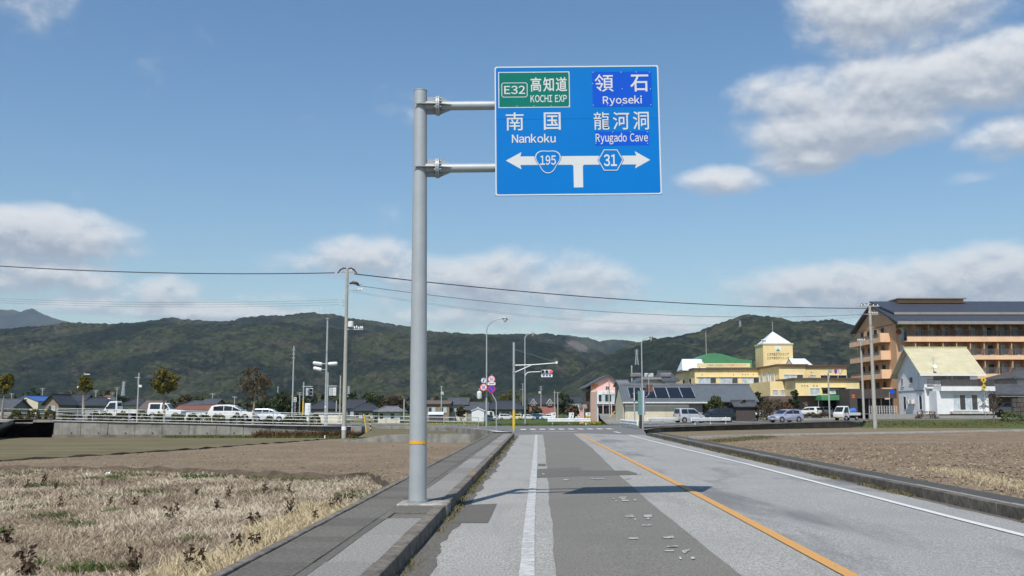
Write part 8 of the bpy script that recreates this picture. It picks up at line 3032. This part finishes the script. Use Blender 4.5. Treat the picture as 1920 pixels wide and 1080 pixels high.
for r_i in range(rows):
    x = xw0 + (0.2 if r_i % 2 else 0)
    while x < xw1:
        ww = random.uniform(0.4, 0.75)
        za2, zb2 = zz0 + (zz1 - zz0) * r_i / rows + 0.02, zz0 + (zz1 - zz0) * (r_i + 1) / rows - 0.02
        MB().box(x, x + ww - 0.04, 129.6 + random.uniform(-0.06, 0.02), 130.1, za2, zb2).build('stone', STN, stw, world=True, bevel=0.04)
        x += ww
MB().box(xw0 + 0.03, xw1, 129.68, 130.05, zz0 - 0.3, zz1 - 0.03).build('mortar', pm('mortar', (0.06, 0.055, 0.05), 0.9), stw, world=True)

# ================================================================== trees and shrubs
BARK_P = pm('bark_pale', (0.22, 0.19, 0.15), 0.95, 0.25, 8, 0.5, 30)


def sw_loc(px, Y):
    x = X_at(px, Y)
    return Vector((x, Y, sw_z(x, Y)))


def road_tree(px, top_y, crown_bot, half, label, mat, n, seed, leaf=0.16, gap=0.35, Y=90.8, clumps=24):
    b = sw_loc(px, Y)
    h = P(px, top_y, Y).z - b.z
    th_ = P(px, crown_bot, Y).z - b.z
    return tree('street_tree', label, b, h, half * Y / FPX, th_, mat, n, leaf, seed, clumps, 0.8, 'trees along the upper road', 0.09, BARK_P, gap)


road_tree(4, 693, 738, 19, 'yellow green roadside tree cut by the left picture edge', LEAF_YG, 1500, 3)
road_tree(159, 701, 736, 15, 'small yellow green tree right of the dark tiled roofs', LEAF_YG, 1000, 8, clumps=18)
road_tree(309, 690, 739, 27, 'round yellow green tree in front of the off road car', LEAF_YG, 1900, 13, 0.17, clumps=34)
road_tree(475, 688, 748, 35, 'nearly bare brown tree between the two white cars', LEAF_BR, 1300, 21, 0.13, 0.2, clumps=44)
LB_ = leaf_mat('hedge_leaf', [(0.035, 0.045, 0.012), (0.07, 0.075, 0.018), (0.12, 0.11, 0.03)], 0.15)


def bush(name, label, loc, rx, ry, h, mat, n, leaf, seed, group=None, cat='shrub'):
    r_ = np.random.default_rng(seed)
    root = thing(name, label, cat, loc, 0, group)
    MB().tube([(0, 0, -0.05), (0.02, 0, h * 0.5)], [0.04, 0.02], 6).build('stem', pm('bark', (0.12, 0.10, 0.08)), root)
    q = r_.normal(size=(n, 3))
    q /= np.linalg.norm(q, axis=1)[:, None]
    q[:, 2] = np.abs(q[:, 2])
    lump = 1 + 0.16 * np.sin(q[:, 0] * 5 + seed) * np.cos(q[:, 1] * 4 + seed * 2) + 0.10 * np.sin(q[:, 2] * 7 + seed)
    q = q * (r_.uniform(0.55, 1.0, n) ** 0.4 * lump)[:, None] * np.array([rx, ry, h])
    vs_, f = leaf_quads(q, leaf, seed)
    mesh_np('crown', vs_, f, mat, root, r_.uniform(0, 1, n))
    return root


hedge = [(31, 1), (64, 2), (95, 3), (130, 4), (198, 5), (229, 6), (268, 7), (334, 8), (362, 9), (411, 10), (445, 11), (506, 12), (541, 13), (563, 14), (592, 15), (384, 16), (180, 17), (300, 18)]
ORD = 'first second third fourth fifth sixth seventh eighth ninth tenth eleventh twelfth thirteenth fourteenth fifteenth sixteenth seventeenth eighteenth'.split()
for k, (px, sd) in enumerate(sorted(hedge)):
    b = sw_loc(px, 91.2)
    bush('hedge_bush', ORD[k] + ' rounded hedge bush from the left beside the upper road', b, 0.55 + 0.07 * (sd % 3), 0.5, 0.78 + 0.06 * (sd % 4), LB_, 620, 0.10, sd, 'hedge bushes along the upper road')
bush('shrub_mass', 'dark green shrub mass right of the bare brown tree', Vector((X_at(528, 150), 150, -0.6)), 2.6, 2.0, 4.3, LEAF_DG, 1500, 0.3, 51)
bush('shrub_mass', 'dark green shrub behind the silvery white van', Vector((X_at(505, 160), 160, -0.6)), 2.4, 2.0, 3.6, LEAF_DG, 1200, 0.3, 52)

# trees among the houses
tz = lambda px, Y: Vector((X_at(px, Y), Y, far_z(0, Y)))
for (px, Y, top, half, mat, sd, lab) in ((865, 222, 762, 9, LEAF_BR, 61, 'brown leafless shrub between the two storey house and the white shed'), (880, 330, 735, 26, LEAF_DG, 62, 'dark evergreen tree above the two storey house'), (905, 420, 732, 24, LEAF_DG, 63, 'dark evergreen clump behind the round signs'),
                                          (725, 260, 741, 18, LEAF_BR, 64, 'brown winter tree above the low cream house'), (745, 280, 738, 20, LEAF_BR, 65, 'brown winter tree beside the big sign pole'), (700, 300, 733, 20, LEAF_MG, 66, 'mid green tree left of the brown winter trees'),
                                          (955, 340, 722, 18, LEAF_YG, 67, 'yellowish tree behind the detector pole'), (1057, 300, 735, 16, LEAF_DG, 68, 'dark tree right of the red houses'), (1072, 220, 762, 14, LEAF_RD, 69, 'reddish hedge left of the pink building'),
                                          (1000, 300, 765, 18, LEAF_MG, 70, 'green garden shrub below the red houses'), (660, 320, 732, 20, LEAF_DG, 71, 'dark tree above the roofs right of the corner pole'), (560, 300, 738, 22, LEAF_DG, 72, 'dark tree behind the pedestrian signals'),
                                          (380, 300, 738, 22, LEAF_MG, 73, 'green tree behind the low red brown building'), (345, 280, 740, 18, LEAF_BR, 74, 'brownish tree right of the round yellow tree'), (60, 330, 728, 20, LEAF_DG, 75, 'dark tree above the blue roofed shed')):
    b = tz(px, Y)
    h = P(px, top, Y).z - b.z
    tree('tree', lab, b, h, half * Y / FPX, h * 0.22, mat, 1100, 0.42, sd, 22, 0.8, 'trees among the houses', 0.14)


def town_loc(px, Y):
    x = X_at(px, Y)
    return Vector((x, Y, town_z(x, Y)))


def town_tree(px, Y, top, half, mat, sd, lab, n=1300, leaf=0.2, trunk=0.2, gap=0.3, name='garden_tree', clumps=24):
    b = town_loc(px, Y)
    h = P(px, top, Y).z - b.z
    return tree(name, lab, b, h, half * Y / FPX, h * trunk, mat, n, leaf, sd, clumps, 0.8, 'garden trees by the clinic', 0.1, None, gap)


bush('round_shrub', 'big round green shrub before the storehouse roof', town_loc(1341, 121), 25 * 121 / FPX, 1.6, P(1341, 742, 121).z - town_loc(1341, 121).z, LEAF_MG, 1800, 0.17, 81)
town_tree(1398, 124, 744, 11, LEAF_DG, 82, 'layered garden pine before the storehouse', 900, 0.16, 0.15, 0.3, 'garden_pine', 14)
town_tree(1419, 128, 733, 14, LEAF_MG, 83, 'green garden tree left of the brown bare one')
town_tree(1445, 124, 744, 22, LEAF_BR, 84, 'brown bare tree behind the hatchback', 1100, 0.12, 0.3)
town_tree(1430, 122, 752, 16, LEAF_BR, 90, 'low brown shrub left of the hatchback', 700, 0.12, 0.1)
town_tree(1490, 142, 728, 11, LEAF_DG, 85, 'dark evergreen tree standing before the yellow wall')
town_tree(1477, 134, 751, 14, LEAF_RD, 86, 'reddish shrub behind the hatchback roof', 900, 0.16, 0.1)
town_tree(1521, 155, 691, 8, LEAF_BR, 87, 'thin leafless tree on the clinic terrace', 160, 0.10, 0.3)
town_tree(1550, 156, 694, 8, LEAF_BR, 88, 'smaller leafless tree on the clinic terrace', 120, 0.10, 0.3)
for k, (px, Y, sd, lab) in enumerate(((1372, 127, 91, 'low clipped garden hedge beside the black van'), (1425, 128, 92, 'low garden hedge behind the pale guard rail'), (1520, 140, 93, 'brown low hedge before the parked white cars'), (1545, 141, 94, 'brown low hedge below the green canopy'))):
    bush('garden_hedge', lab, town_loc(px, Y), 1.5, 0.7, 0.8, LEAF_BR if k > 1 else LEAF_MG, 600, 0.12, sd)
b = Vector((X_at(1862, 118.6), 118.6, bank_z(58, 118.6)))
tree('bare_tree', 'spreading leafless tree before the white house', b, P(1862, 733, 118.6).z - b.z, 28 * 118 / FPX, 0.7, LEAF_BR, 420, 0.10, 95, 30, 0.8, None, 0.10, None, 0.2)
bush('withered_shrub', 'pale brown withered shrub below the white house', Vector((X_at(1736, 129), 128.9, zq(781, 129) - 0.2)), 1.5, 0.5, 0.9, LEAF_RD, 400, 0.10, 96)
bush('green_shrub', 'bright green leafy plant at the foot of the leafless tree', Vector((X_at(1892, 118), 117.6, bank_z(59, 117.6))), 1.6, 0.8, 1.0, LEAF_GR, 500, 0.14, 97)

# ---------------------------------------------------------------- litter
LIT = pm('litter_white', (0.68, 0.69, 0.68), 0.6, 0.15, 20)


def litter(label, px, py, s_, zf=None):
    p = GR(px, py) if zf is None else GF(px, py, zf)
    mb = MB()
    r_ = random.Random(px)
    n = 9
    ring0 = [(p.x + s_ * math.cos(2 * math.pi * k / n) * r_.uniform(0.6, 1.1), p.y + s_ * 0.7 * math.sin(2 * math.pi * k / n) * r_.uniform(0.6, 1.1), p.z + 0.005) for k in range(n)]
    ring1 = [(p.x + (q[0] - p.x) * 0.6, p.y + (q[1] - p.y) * 0.6, p.z + s_ * r_.uniform(0.3, 0.8)) for q in ring0]
    mb.add(ring0 + ring1 + [(p.x, p.y, p.z + s_ * 0.5)], [(k, (k + 1) % n, n + (k + 1) % n, n + k) for k in range(n)] + [(n + k, n + (k + 1) % n, 2 * n) for k in range(n)])
    return tag(mb.build('litter', LIT), label, 'litter', 'scraps of white litter')


litter('crumpled clear plastic at the foot of the kerb, right picture edge', 1905, 958, 0.13)
litter('white scrap by the kerb, third from the junction', 1718, 924, 0.035)
litter('white scrap by the kerb, second from the junction', 1528, 886, 0.05)
litter('white scrap by the kerb, nearest the junction', 1456, 869, 0.09)
litter('white plastic scraps lying on the withered grass, larger piece', 203, 890, 0.13, zl)
litter('white plastic scrap lying on the withered grass, smaller piece', 163, 890, 0.07, zl)
